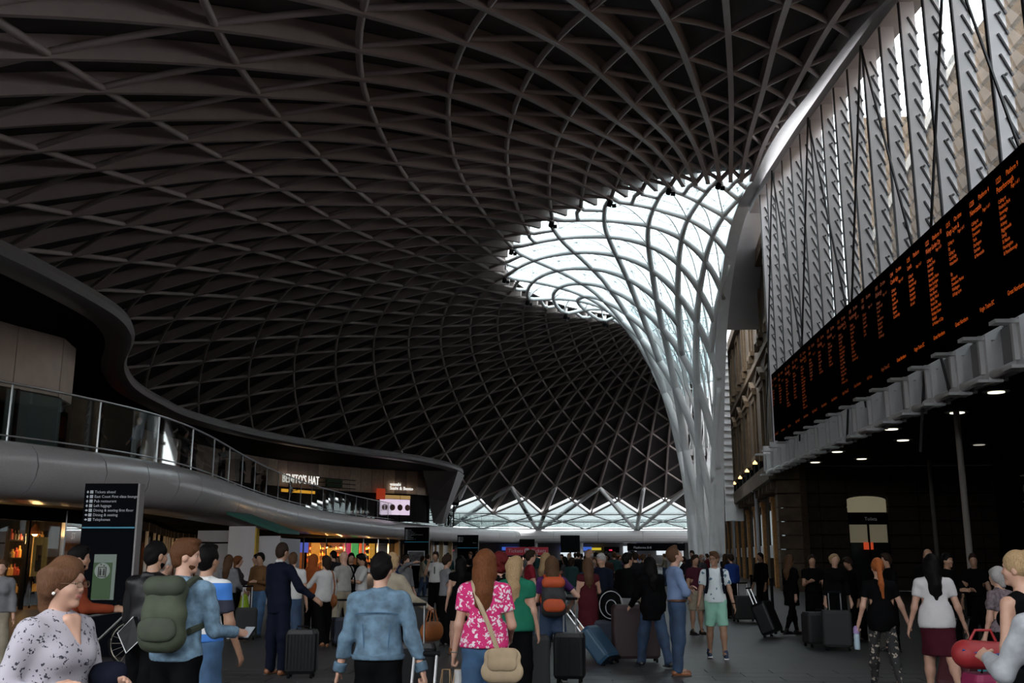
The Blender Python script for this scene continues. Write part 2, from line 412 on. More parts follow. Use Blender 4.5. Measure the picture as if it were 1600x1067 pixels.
# wall built as piers and bands round the openings, so every opening has depth
ops = []
for k in range(NBAY): ops.append((1.0 + BAY * k + 1.5, k))
u_end = 1.0 + BAY * NBAY + 1
fbox(mb, 0.0, u_end, -0.9, -0.45, 0, H)
def bandrow(z0, z1, width):
    last = 0.0
    for uc, k in ops:
        fbox(mb, last, uc - width / 2, -0.45, 0, z0, z1); last = uc + width / 2
    fbox(mb, last, u_end, -0.45, 0, z0, z1)
bandrow(0, 4.3, 2.2); fbox(mb, 0, u_end, -0.45, 0, 4.3, 7.2); bandrow(7.2, 10.4, 1.7); fbox(mb, 0, u_end, -0.45, 0, 10.4, 13.3); bandrow(13.3, 16.2, 1.5); fbox(mb, 0, u_end, -0.45, 0, 16.2, H)
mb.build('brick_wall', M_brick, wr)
for uc, k in ops:
    w1 = MB(); fbox(w1, uc - 1.1, uc + 1.1, -0.44, -0.36, 0, 4.3); o = w1.build('arched_opening', M_win, wr)
    # arch voussoir infill (two corner spandrels)
    sp = MB(); n = 8
    for s in (-1, 1):
        arc = [fac(uc + s * 1.1 * math.cos(a), 0.0, 3.2 + 1.1 * math.sin(a)) for a in [math.pi / 2 * i / n for i in range(n + 1)]]
        sp.prism(arc + [fac(uc + s * 1.1, 0.0, 4.31)], -W_ * 0.36)
    sp.build('arch_spandrel', M_brick, wr)
    g = MB(); fbox(g, uc - 0.95, uc + 0.95, -0.14, -0.1, 2.1, 3.9); g.build('arch_glass', mat('arch_glass_lit', (0.5, 0.58, 0.6), 0.2, emit=(0.75, 0.9, 0.95), estr=0.22), wr)
    g = MB(); fbox(g, uc - 1.0, uc + 1.0, -0.14, -0.02, 1.45, 2.1); g.build('arch_transom', M_white, wr)
    pl = MB()
    fbox(pl, uc + BAY / 2 - 0.28, uc + BAY / 2 + 0.28, 0, 0.16, 0, 4.2); fbox(pl, uc + BAY / 2 - 0.36, uc + BAY / 2 + 0.36, 0, 0.22, 4.2, 4.45)
    pl.build('brick_pilaster', mat('orange_lit_brick_pilaster', (0.55, 0.27, 0.09), 0.8, var=0.25, scale=9), wr)  # the orange light on the brick is put into its base colour
    for z0, z1, hw, pedi in ((7.2, 10.4, 0.85, True), (13.3, 16.2, 0.75, False)):
        f = MB(); fbox(f, uc - hw, uc + hw, -0.44, -0.36, z0, z1); wn = f.build('window', M_win, wr)
        c = MB()
        for t in (-0.33, 0.33): fbox(c, uc + t * hw - 0.03, uc + t * hw + 0.03, -0.36, -0.3, z0, z1)
        for zz in (z0 + (z1 - z0) * 0.5,): fbox(c, uc - hw, uc + hw, -0.36, -0.3, zz - 0.05, zz + 0.05)
        c.build('glazing_bar', M_stone, wn)
        s = MB()
        fbox(s, uc - hw - 0.3, uc - hw, 0, 0.12, z0, z1); fbox(s, uc + hw, uc + hw + 0.3, 0, 0.12, z0, z1); fbox(s, uc - hw - 0.35, uc + hw + 0.35, 0, 0.14, z1, z1 + 0.3)
        s.build('window_surround', M_trim, wn)
        s = MB(); fbox(s, uc - hw - 0.45, uc + hw + 0.45, 0, 0.24, z0 - 0.28, z0); fbox(s, uc - hw - 0.2, uc - hw + 0.1, 0, 0.3, z0 - 0.7, z0 - 0.28); fbox(s, uc + hw - 0.1, uc + hw + 0.2, 0, 0.3, z0 - 0.7, z0 - 0.28)
        s.build('sill', M_trim, wn)
        if pedi:
            s = MB(); fbox(s, uc - hw - 0.5, uc + hw + 0.5, 0, 0.26, z1 + 0.3, z1 + 0.5)
            for a, b in ((-1, 0), (0, 1)):
                s.prism([fac(uc + a * (hw + 0.5), 0.05, z1 + 0.5 + (0.55 if a == 0 else 0)), fac(uc + b * (hw + 0.5), 0.05, z1 + 0.5 + (0.55 if b == 0 else 0)), fac(uc + b * (hw + 0.5), 0.05, z1 + 0.68 + (0.55 if b == 0 else 0)), fac(uc + a * (hw + 0.5), 0.05, z1 + 0.68 + (0.55 if a == 0 else 0))], W_ * 0.24)
            s.build('pediment', M_trim, wn)
b = MB(); fbox(b, 0, u_end, 0, 0.75, 5.0, 5.18); fbox(b, 0, u_end, 0.55, 0.75, 5.18, 5.75); b.build('balcony_ledge', M_stone, wr)
b = MB(); fbox(b, 0, u_end, 0, 0.2, 12.0, 12.3); fbox(b, 0, u_end, 0, 0.35, 16.6, 17.3); b.build('cornice', M_trim, wr)
for k in range(24):
    b = MB(); fbox(b, 0.6 + k * 2, 0.95 + k * 2, 0, 0.6, 4.6, 5.0); b.build('bracket', M_stone, wr)
# rusticated corner pier, course by course
for k in range(9):
    b = MB(); fbox(b, -0.1, 0.85, -0.6, 0.42, 0.02 + k * 0.62, 0.58 + k * 0.62); b.build('corner_stone', M_stone, wr)
for u in (9.0, 27.5):
    b = MB(); b.tube([fac(u, 0.55, 0), fac(u, 0.55, 5.0)], 0.09, 8); b.box(fac(u, 0.55, 5.1), (0.35, 0.35, 0.3)); b.build('downpipe', mat('grey_downpipe', (0.35, 0.33, 0.34), 0.5), wr)
M_warm = mat('warm_lamp_glow', (1, 0.75, 0.4), 0.5, emit=(1.0, 0.62, 0.22), estr=2.2)
ords = ['nearest the canopy', 'second from the canopy', 'third from the canopy', 'fourth from the canopy', 'fifth, deepest towards the white column']
for k in range(5):
    t = thing('balcony_lantern', 'small black lantern with warm light on the brick balcony, ' + ords[k], 'lantern', fac(7.7 + 5.25 * k, 0.62, 5.75), group='lanterns along the balcony')
    MB().lathe((0, 0, 0), [(0.10, 0), (0.13, 0.1), (0.13, 0.4), (0.16, 0.42), (0.16, 0.58)], 10).build('lantern_body', M_black, t)
    MB().lathe((0, 0, 0.6), [(0.13, 0), (0.12, 0.08), (0.05, 0.14), (0.02, 0.2)], 10).build('lantern_light', M_warm, t)
for k in range(12):
    t = MB(); fbox(t, 1.6 + k * 2.625, 2.4 + k * 2.625, 0.3, 0.72, 5.76, 6.2)
    o = t.build('planter_box', M_black); o['label'] = 'black box on the brick balcony ledge, %s from the canopy' % ORD[k]; o['category'] = 'box'; o['group'] = 'black boxes on the balcony ledge'
# soffit between the edge arch and the facade
rows = [n * 0.5 for n in range(22, 70)]
so = MB(); a_, b_ = [], []
for n in rows:
    q = Q(n, 180.0)
    if q.z < 13.5: continue
    yf = q.y; uf = (yf - CO.y) / E_.y; xf = CO.x + E_.x * uf
    if yf < 46.0: xf = 8.95
    a_.append(Vector((q.x + 0.3, q.y, q.z + 0.35))); b_.append(Vector((max(xf, q.x + 0.5), q.y, q.z + 0.35)))
for i in range(len(a_) - 1): so.prism([a_[i], b_[i], b_[i + 1], a_[i + 1]], (0, 0, 0.1))
so.build('soffit_panel', mat('grey_soffit', (0.42, 0.41, 0.42), 0.6, var=0.05, scale=1), ceiling)
# white louvred panel beyond the funnel
t = struct('trim_1', 'white louvred strip beside the funnel pier', 'panel')
MB().box((10.5, 69.5, 11.2), (0.6, 0.2, 12.6)).build('panel_sheet', M_white, t)
for k in range(26): MB().box((10.5, 69.3, 5.2 + k * 0.48), (0.56, 0.2, 0.06)).build('slat', M_fin, t)
MB().box((10.75, 69.3, 4.4), (1.1, 0.9, 1.1)).build('box_end', M_white, t)

# ------------------------------------------------------------------ glass screen with vertical fins above the board
scr = thing('fin_screen', 'tall screen of pale vertical fins with tilted glass louvres above the departure board', 'screen', (0, 0, 0))
def archz(y): return float(np.interp(y, [10, 16, 24, 29.6, 36, 41.5, 44.6, 47], [13.2, 14.4, 15.75, 16.45, 17.15, 17.6, 17.75, 17.7])) - 0.1
M_clip = mat('dark_louvre_clip', (0.045, 0.045, 0.05), 0.5)
CLIP_ME = MB().box((0, 0, 0), (0.038, 0.05, 0.52), mtx=Matrix.Rotation(R_(-24), 3, 'Y')).mesh('louvre_clip', M_clip)
fin_y = [12.7 + 1.62 * k for k in range(20)]
M_louvre = glass_mat('louvre_glass', (0.86, 0.90, 0.92), 0.03)
for i, y in enumerate(fin_y):
    zt = archz(y)
    f = MB().box((8.74, y, (5.1 + zt) / 2), (0.36, 0.07, zt - 5.1)).build('fin', M_fin, scr)
    MB().box((8.545, y + 0.02, (5.1 + zt) / 2), (0.03, 0.12, zt - 5.1)).build('fin_edge', mat('fin_edge_dark', (0.10, 0.10, 0.11), 0.5), f)
    c = MB(); g = MB(); z = 6.3; single = 19.0 < y < 36.5
    while z < zt - 0.5:
        mt = Matrix.Rotation(R_(-24), 3, 'Y')
        if single and z > 8.6: link('louvre_clip', CLIP_ME, f, (8.83, y - 0.05, z))
        else: c.box((8.83, y - 0.05, z), (0.038, 0.05, 0.52), mtx=mt)
        if i < len(fin_y) - 1:
            dx = 0.2 * math.sin(R_(24)); 
            g.quad((8.90 + dx, y + 0.05, z - 0.2), (8.90 + dx, y + 1.57, z - 0.2), (8.90 - dx, y + 1.57, z + 0.2), (8.90 - dx, y + 0.05, z + 0.2))
        z += 0.455
    if c.v: c.build('louvre_clip_row', M_clip, f, kind='stuff')
    if g.v: g.build('glass_louvres', M_louvre, f, kind='stuff')
    dz = 7.0; d = MB()
    while dz < zt - 0.8: d.lathe((8.8, y - 0.05, dz), [(0.03, 0), (0.03, 0.03)], 8, (0, -1, 0)); dz += 1.365
    d.build('bolt_heads', M_clip, f, kind='stuff')
for k, y in enumerate([14.0, 20.5, 27.0, 33.5, 40.0]):
    for s in (-1, 1):
        zt = archz(y); MB().tube([(8.42, y, zt), (8.42, y + s * 4.4, zt - 11.0)], 0.035, 6).build('bracing_rod', M_clip, scr)
hd_ = MB()
ys = [10 + 1.5 * k for k in range(25)]
for a, b in zip(ys[:-1], ys[1:]): hd_.prism([(8.5, a, archz(a)), (9.25, a, archz(a)), (9.25, b, archz(b)), (8.5, b, archz(b))], (0, 0, 0.35))
hd_.build('head_beam', M_fin, scr)
# brick gable wall outside, seen between the fins
wo_ = MB(); wo_.prism([(14.0, 14, 6.6), (14.0, 46.0, 6.6), (14.0, 46.0, 15.5), (14.0, 38.0, 17.6), (14.0, 35, 18.7), (14.0, 33, 19.3), (14.0, 14, 19.6)], (0.8, 0, 0))
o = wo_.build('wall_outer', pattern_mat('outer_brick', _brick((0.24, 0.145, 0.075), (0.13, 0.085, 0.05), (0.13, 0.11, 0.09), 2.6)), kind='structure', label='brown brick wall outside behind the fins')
MB().prism([(13.9, 46.0, 15.5), (13.9, 38.0, 17.6), (13.9, 35.0, 18.7), (13.9, 33, 19.3), (13.9, 33, 19.8), (13.9, 35, 19.2), (13.9, 38, 18.1), (13.9, 46, 16)], (1.0, 0, 0)).build('coping', mat('pale_coping', (0.5, 0.45, 0.4), 0.8), o)
MB().box((17.9, 51.0, 15.2), (5.8, 0.8, 18.5)).build('parapet_wall', MATS['outer_brick'], o)

# ------------------------------------------------------------------ departure board
bd = thing('departure_board', 'long black departure board with orange dot-matrix train times', 'departure board', (8.0, 17.0, 6.0))
M_board = mat('board_black', (0.004, 0.004, 0.0045), 0.6, spec=0.0)
M_led = mat('orange_led', (0.05, 0.01, 0), 0.5, emit=(1.0, 0.155, 0.01), estr=0.45)
M_led2 = mat('dim_orange_led', (0.05, 0.01, 0), 0.5, emit=(1.0, 0.17, 0.02), estr=0.13)
MB().box((0.22, 11.0, 1.36), (0.3, 24.4, 2.72)).build('housing', M_board, bd)
stops = {'Peterborough': ['Finsbury Park', 'Stevenage', 'Hitchin', 'Arlesey', 'Biggleswade', 'Sandy', 'St Neots', 'Huntingdon', '& Peterborough'],
 'Newcastle': ['Peterborough', 'Doncaster', 'York', 'Darlington', 'Durham', '& Newcastle'],
 'Kings Lynn &': ['Ely', 'Calling at', 'Cambridge', 'Waterbeach', '', 'Ely', 'Littleport', 'Downham Market', 'Watlington', '& Kings Lynn'],
 'Welwyn Garden City': ['Finsbury Park', 'Harringay', 'Hornsey', 'Alexandra Palace', 'New Southgate', 'Oakleigh Park', 'New Barnet', 'Hadley Wood', 'Potters Bar', 'Brookmans Park', 'Welham Green', 'Hatfield', '& Welwyn G City'],
 'Leeds': ['Stevenage', 'Peterborough', 'Grantham', 'Doncaster', 'Wakefield', '& Leeds'], 'Cambridge': ['Stevenage', 'Hitchin', 'Letchworth', 'Baldock', 'Royston', '& Cambridge'],
 'Edinburgh': ['Peterborough', 'Newark', 'York', 'Northallerton', 'Darlington', 'Newcastle', 'Berwick', '& Edinburgh'], 'Hull': ['Grantham', 'Retford', 'Doncaster', 'Selby', '& Hull']}
seq = [('1223', 'Platform 9', 'Peterborough'), ('1228', 'Platform 4', 'Newcastle'), ('1215', 'On time', 'Kings Lynn &'), ('1222', 'Platform 10', 'Welwyn Garden City'), ('1235', 'Platform', 'Leeds'), ('1244', 'On time', 'Cambridge'), ('1300', 'On time', 'Edinburgh')]
dests = ['Hull', 'Peterborough', 'Welwyn Garden City', 'Newcastle', 'Cambridge', 'Leeds', 'Welwyn Garden City', 'Edinburgh', 'Peterborough', 'Leeds']
dests.append('Hull')
for i in range(11): seq.append(('13%02d' % (3 + 5 * i), 'On time', dests[i]))
ops_ = ['Great Northern', 'Virgin Trains EC', 'Great Northern', 'Great Northern', 'Virgin Trains EC', 'Great Northern', 'Virgin Trains EC', 'Hull Trains'] * 3
RT = (R_(90), 0, R_(-90))
for i in range(18):
    yc = 0.35 + 1.285 * i + 0.2
    p = MB().box((0.0, yc, 1.36), (0.14, 1.25, 2.66)).build('display_panel', M_board, bd)
    tm, pl, ds = seq[i]; yl = yc + 0.57; x = -0.078; L = M_led if i < 6 else M_led2
    text_mesh('panel_text', tm, 0.15, L, p, (x, yl, 2.36), RT, squash=0.8)
    text_mesh('panel_text', pl, 0.15, L, p, (x, yl - 0.46, 2.36), RT, squash=0.8)
    text_mesh('panel_text', ds, 0.165, L, p, (x, yl, 2.18), RT, squash=0.8 if len(ds) < 13 else 0.62)
    text_mesh('panel_text', 'Page 1 of 1', 0.1, L, p, (x, yl - 0.6, 2.07), RT, squash=0.8)
    text_mesh('panel_text', 'Calling at\n' + '\n'.join(stops[ds]), 0.105, L, p, (x, yl - 0.02, 1.97), RT, squash=0.85, line=1.05)
    text_mesh('panel_text', ops_[i], 0.13, L, p, (x, yl, 0.22), RT, squash=0.8)

# ------------------------------------------------------------------ canopy under the board
cn = struct('ceiling_canopy', 'dark flat canopy with round downlights under the departure board', 'canopy')
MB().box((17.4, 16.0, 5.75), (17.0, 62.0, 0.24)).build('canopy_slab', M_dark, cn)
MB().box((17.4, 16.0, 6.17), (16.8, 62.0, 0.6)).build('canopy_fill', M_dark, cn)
for k in range(21):
    y = 12.6 + 1.6 * k
    f = MB(); f.box((8.55, y, 5.75), (0.5, 0.1, 1.1)); f.box((8.45, y - 0.02, 5.5), (0.12, 0.3, 1.0)); f.box((8.40, y, 5.04), (0.5, 0.42, 0.06)); f.box((8.28, y, 5.93), (0.64, 0.3, 0.07))
    br = f.build('canopy_bracket', M_white, cn)
    if k < 20: MB().box((8.78, y + 0.8, 5.62), (0.06, 1.46, 1.0)).build('fascia_panel', mat('fascia_grey', (0.36, 0.35, 0.35), 0.5), cn)
    if k < 20: MB().tube([(8.48, y + 0.05, 5.17), (8.48, y + 1.55, 5.17)], 0.09, 10).build('fascia_tube', M_white, br, smooth=True)
M_dl = mat('downlight_glow', (1, 1, 0.9), 0.5, emit=(1.0, 0.95, 0.72), estr=1.6)
for k, (x, y) in enumerate([(10.6, 25.47), (11.0, 29.2), (10.3, 33.0), (11.7, 36.3), (10.4, 40.3), (12.2, 43.4), (10.6, 44.9), (14.2, 24.0), (14.8, 31.0), (15.0, 38.0)]):
    t = thing('downlight', 'round downlight in the dark canopy, %s counted from the near right' % ORD[k], 'light', (x, y, 5.63), group='downlights in the canopy')
    MB().lathe((0, 0, -0.03), [(0.30, 0.0), (0.33, 0.02), (0.33, 0.05)], 16).build('trim_ring', M_steel, t)
    MB().lathe((0, 0, -0.045), [(0.2, 0), (0.2, 0.02)], 16).build('lens', M_dl if k < 7 else mat('downlight_dim', (0.6, 0.6, 0.55), 0.5, emit=(1, .95, .8), estr=0.3), t)
# stone return wall under the canopy, with lit window
wb = struct('wall_under_canopy', 'dark rusticated stone wall under the canopy', 'wall')
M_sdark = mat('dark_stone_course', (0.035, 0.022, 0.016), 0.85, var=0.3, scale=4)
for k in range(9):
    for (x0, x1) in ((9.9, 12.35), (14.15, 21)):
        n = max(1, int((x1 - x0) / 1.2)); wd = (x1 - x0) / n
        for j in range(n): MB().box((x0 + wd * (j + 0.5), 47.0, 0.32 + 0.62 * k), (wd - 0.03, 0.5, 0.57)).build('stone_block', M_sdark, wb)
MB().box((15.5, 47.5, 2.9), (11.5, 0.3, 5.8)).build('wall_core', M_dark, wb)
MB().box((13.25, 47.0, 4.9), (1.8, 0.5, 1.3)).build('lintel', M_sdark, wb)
tw = struct('door_1', 'dark doorway with pale lit fanlight and sign under the canopy', 'door'); 
ya = 46.92
arc = [Vector((13.25 + 0.88 * math.cos(a), ya, 4.05 + 0.18 * math.sin(a))) for a in [math.pi * i / 10 for i in range(11)]]
MB().prism(arc + [Vector((12.37, ya, 3.5)), Vector((14.13, ya, 3.5))], (0, 0.05, 0)).build('fanlight', mat('fanlight_glow', (0.6, 0.55, 0.4), 0.5, emit=(0.75, 0.66, 0.42), estr=0.14), tw)
MB().box((13.25, ya, 3.2), (1.8, 0.16, 0.5)).build('sign_band', M_black, tw)
text_mesh('sign_text', 'Toilets', 0.22, mat('sign_grey', (0.4, 0.4, 0.4), 0.6, emit=(0.6, 0.6, 0.6), estr=0.05), tw, (13.1, ya - 0.09, 3.13), (R_(90), 0, 0), squash=0.9)
MB().box((13.25, ya + 0.06, 2.55), (1.7, 0.05, 0.8)).build('door_glass_upper', mat('door_glass_dim', (0.4, 0.36, 0.26), 0.4, emit=(0.7, 0.62, 0.4), estr=0.09), tw)
MB().box((13.25, ya + 0.06, 1.07), (1.7, 0.05, 2.1)).build('door_leaf', M_win, tw)
for x in (12.36, 13.25, 14.14): MB().box((x, ya - 0.02, 1.6), (0.07, 0.12, 3.1)).build('door_frame', M_black, tw)
MB().box((13.2, ya - 0.05, 2.0), (0.42, 0.03, 0.32)).build('red_notice', mat('red_notice', (0.5, 0.05, 0.02), 0.5, emit=(1, 0.12, 0.04), estr=0.3), tw)
# thin columns under the canopy
for k, (x, y, lab) in enumerate(((10.9, 29.0, 'slim pale steel column standing nearest under the canopy'), (15.2, 44.0, 'slim dark pipe rising to the canopy before the stone wall'))):
    t = thing('canopy_column', lab, 'column', (x, y, 0))
    MB().lathe((0, 0, 0), [(0.09, 0.0), (0.085, 5.6)], 12).build('shaft', mat('column_grey', (0.42, 0.38, 0.34), 0.5) if k == 0 else mat('column_dark', (0.16, 0.15, 0.14), 0.5), t, smooth=False)
    MB().lathe((0, 0, 0), [(0.2, 0), (0.2, 0.03), (0.12, 0.05)], 12).build('base_plate', M_steel, t)
# dim shop at far right
sh = thing('canopy_shop', 'dark shop unit under the canopy with dim lettered fascia and lit door slits', 'shop', (15.6, 20.0, 0))
MB().box((0.4, 8, 2.8), (0.4, 22, 5.6)).build('shop_wall', mat('shop_black', (0.005, 0.0045, 0.004), 0.8, spec=0.05), sh)
MB().box((0.1, 8, 3.85), (0.3, 16, 0.75)).build('fascia', M_black, sh)
text_mesh('fascia_text', 'Concourse', 0.42, mat('fascia_text_grey', (0.2, 0.2, 0.2), 0.6, emit=(0.6, 0.6, 0.6), estr=0.02), sh, (-0.06, 16.0, 3.7), RT)
for z in (3.4, 4.3, 3.15): MB().box((0.05, 8, z), (0.3, 16, 0.04)).build('fascia_trim', M_steel, sh)
for y in (15.5, 12.5, 9.5): MB().box((0.15, y, 2.3), (0.06, 0.16, 1.2)).build('lit_slit', mat('slit_glow', (0.6, 0.7, 0.6), 0.5, emit=(0.8, 0.95, 0.8), estr=0.5), sh)
# ------------------------------------------------------------------ left side: mezzanine, shops, upper canopy
def offset_curve(P, w):
    out = []
    for i in range(len(P)):
        d = P[min(i + 1, len(P) - 1)] - P[max(i - 1, 0)]; d = d / (np.hypot(*d) + 1e-9)
        out.append(P[i] + np.array([d[1], -d[0]]) * w)
    return out
mez = catmull([(-19, 10), (-16.8, 17), (-14.9, 22.5), (-13.6, 26.5), (-13.05, 29.5), (-13.0, 32.5), (-13.5, 37), (-14.6, 44), (-15.7, 53), (-16.4, 64), (-16.2, 76), (-15.0, 90), (-12.8, 103), (-9.6, 114), (-7.0, 118.5)], 8)
LIP = [(-1.6, 2.98), (-0.4, 2.96), (0.1, 3.02), (0.42, 3.2), (0.62, 3.5), (0.68, 3.8), (0.6, 4.1), (0.42, 4.3), (0.15, 4.4), (-0.25, 4.42)]
FZ = 4.4
ml = thing('mezzanine', 'sweeping grey balcony with rounded mosaic edge above the shops', 'balcony', (0, 0, 0))
def ribbon(P, prof, i0, i1):
    rings = []
    for i in range(i0, i1 + 1):
        d = P[min(i + 1, len(P) - 1)] - P[max(i - 1, 0)]; d = d / (np.hypot(*d) + 1e-9); nx, ny = d[1], -d[0]
        rings.append([(P[i][0] + nx * w_, P[i][1] + ny * w_, z) for w_, z in prof])
    return rings
def closed(prof, back): return prof + [(back, prof[-1][1]), (back, prof[0][1])]
step = 5; i = 0
while i < len(mez) - 1:
    j = min(i + step, len(mez) - 1)
    r = ribbon(mez, closed(LIP, -1.6), i, j)
    for ring, k in ((r[0], 1), (r[-1], -1)):
        a = np.array(ring); q = r[1] if k > 0 else r[-2]; d = np.array(q) - a; L = np.linalg.norm(d, axis=1, keepdims=True); a += d / L * 0.02; ring[:] = [tuple(p) for p in a]
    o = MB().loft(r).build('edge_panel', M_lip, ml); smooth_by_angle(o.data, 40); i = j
slab = MB(); inn = offset_curve(mez, -1.4)
for i in range(len(mez) - 1):
    a, b = inn[i], inn[i + 1]
    slab.prism([(a[0], a[1], 3.0), (b[0], b[1], 3.0), (-48, b[1] + 2, 3.0), (-48, a[1] + 2, 3.0)], (0, 0, 1.38))
slab.build('deck', M_dark, ml)
# balustrade
bl = thing('balustrade', 'frameless glass balustrade with steel handrail along the mezzanine edge', 'railing', (0, 0, FZ))
seg = np.cumsum([0] + [np.hypot(*(mez[i + 1] - mez[i])) for i in range(len(mez) - 1)])
def at_len(s, w=0.0, P=None):
    P = mez if P is None else P; i = min(int(np.searchsorted(seg, s, 'right')) - 1, len(P) - 2); t = (s - seg[i]) / (seg[i + 1] - seg[i] + 1e-9)
    d = P[i + 1] - P[i]; d = d / np.hypot(*d); q = P[i] * (1 - t) + P[i + 1] * t
    return np.array([q[0] + d[1] * w, q[1] - d[0] * w]), d
s = 8.0; MB().tube([(*at_len(x, -0.1)[0], 1.5) for x in np.arange(4, seg[-1] - 0.5, 1.2)], 0.035, 8).build('handrail', M_steel, bl, smooth=True)
MB().tube([(*at_len(x, -0.1)[0], 0.16) for x in np.arange(4, seg[-1] - 0.5, 1.2)], 0.025, 6).build('bottom_rail', M_steel, bl, smooth=True)
s = 4.0
while s < seg[-1] - 2:
    a, d = at_len(s + 0.03, -0.1); b, _ = at_len(s + 1.55, -0.1)
    MB().prism([(a[0], a[1], 0.05), (b[0], b[1], 0.05), (b[0], b[1], 1.45), (a[0], a[1], 1.45)], (d[1] * 0.02, -d[0] * 0.02, 0)).build('glass_pane', M_glass, bl)
    if int(round(s / 1.58)) % 2 == 0: MB().box((a[0], a[1], 0.75), (0.04, 0.04, 1.5)).build('post', M_steel, bl)
    s += 1.58
# upper canopy ribbon
upc = catmull([(-15.8, 12), (-14.6, 18), (-14.1, 22), (-13.95, 25), (-14.1, 28.8), (-14.7, 31.3), (-15.7, 33.6), (-17.3, 36.6), (-18.4, 39.2), (-19.5, 42.7), (-20.2, 47), (-20.6, 53), (-19.2, 62), (-15.9, 70.5), (-12.2, 77.5), (-10.3, 85), (-10.3, 91), (-11.5, 96)], 6)
UL = [(-0.8, 8.72), (-0.45, 8.70), (-0.2, 8.71), (0.05, 8.8), (0.14, 8.98), (0.08, 9.16), (-0.15, 9.26), (-0.8, 9.35)]
uc_ = thing('upper_canopy', 'dark rounded canopy ribbon snaking above the upper shops', 'canopy', (0, 0, 0))
i = 0
while i < len(upc) - 1:
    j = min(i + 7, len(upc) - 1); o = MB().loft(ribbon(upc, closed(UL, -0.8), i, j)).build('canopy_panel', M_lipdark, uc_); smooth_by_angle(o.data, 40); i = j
inn = offset_curve(upc, -0.7); sl = MB()
for i in range(len(upc) - 1):
    a, b = inn[i], inn[i + 1]; sl.prism([(a[0], a[1], 8.76), (b[0], b[1], 8.76), (-46, b[1], 8.76), (-46, a[1], 8.76)], (0, 0, 0.5))
sl.build('canopy_deck', M_dark, uc_)
# pointed prow at the far end of the upper level
pr = MB(); M_prow = mat('prow_panel', (0.17, 0.15, 0.15), 0.4, var=0.06, scale=2)
top = [(-13.2, 86.3), (-10.15, 86.5), (-10.15, 91.5), (-12, 95)]; bot = [(-12.9, 91), (-12.2, 92), (-12.1, 93.5), (-12.8, 95)]
pr.loft([[(x, y, 4.45) for x, y in bot], [(x * 0.6 + X * 0.4, y * 0.6 + Y_ * 0.4, 6.4) for (x, y), (X, Y_) in zip(bot, top)], [(x, y, 8.75) for x, y in top]])
pr.build('prow', M_prow, uc_)
# upper shop wall: vertical timber-look cladding boards
wl = catmull([(-20.5, 14), (-19.6, 20), (-18.6, 26), (-17.6, 30.2), (-17.1, 32.2), (-18.0, 34.0), (-22.5, 38), (-24.5, 46), (-25, 58), (-24.6, 66), (-22.8, 75), (-18.0, 83), (-13.6, 87.2), (-12.9, 91)], 8)
wu = struct('wall_left', 'brown board cladding of the upper shops over the mezzanine', 'wall')
segw = np.cumsum([0] + [np.hypot(*(wl[i + 1] - wl[i])) for i in range(len(wl) - 1)])
def on_wall(s, w=0.0):
    i = min(int(np.searchsorted(segw, s, 'right')) - 1, len(wl) - 2); t = (s - segw[i]) / (segw[i + 1] - segw[i] + 1e-9)
    d = wl[i + 1] - wl[i]; d = d / np.hypot(*d); q = wl[i] * (1 - t) + wl[i + 1] * t
    return np.array([q[0] + d[1] * w, q[1] - d[0] * w]), d
woods = [mat('cladding_%s' % n, c, 0.55, var=0.12, scale=4) for n, c in (('tan', (0.52, 0.33, 0.22)), ('brown', (0.42, 0.27, 0.19)), ('umber', (0.28, 0.18, 0.135)), ('sand', (0.60, 0.41, 0.28)))]
M_pod = mat('pod_panel', (0.48, 0.36, 0.29), 0.5, var=0.08, scale=2)
s = 1.0
while s < segw[-1] - 1.2:
    pod = s < 21.0; wd = 1.9 if pod else 1.15
    a, d = on_wall(s + 0.015); b, _ = on_wall(s + wd - 0.015)
    if pod or s > 44:
        MB().prism([(a[0], a[1], 6.75), (b[0], b[1], 6.75), (b[0], b[1], 8.74), (a[0], a[1], 8.74)], (-d[1] * 0.12, d[0] * 0.12, 0)).build('cladding_panel', M_pod if pod else random.choice(woods), wu)
    s += wd
bk = MB()
for i in range(len(wl) - 1):
    q0, q1 = offset_curve(wl, -0.35)[i], offset_curve(wl, -0.35)[i + 1]
    bk.prism([(q0[0], q0[1], 4.4), (q1[0], q1[1], 4.4), (q1[0], q1[1], 8.75), (q0[0], q0[1], 8.75)], (-0.05, 0.0, 0))
bk.build('shopfront_recess', M_dark, wu)
for k in range(26):
    a, d = on_wall(2 + k * 3.6, 0.02); MB().box((a[0], a[1], 5.55), (0.12, 0.12, 2.4)).build('mullion', M_black, wu)
for k in range(6):
    a, d = on_wall(3 + k * 2.6, 0.0); b, _ = on_wall(5.3 + k * 2.6, 0.0)
    MB().prism([(a[0], a[1], 4.45), (b[0], b[1], 4.45), (b[0], b[1], 6.7), (a[0], a[1], 6.7)], (-d[1] * 0.04, d[0] * 0.04, 0)).build('shop_glass', mat('green_grey_glass', (0.07, 0.095, 0.09), 0.5, spec=0.1), wu)
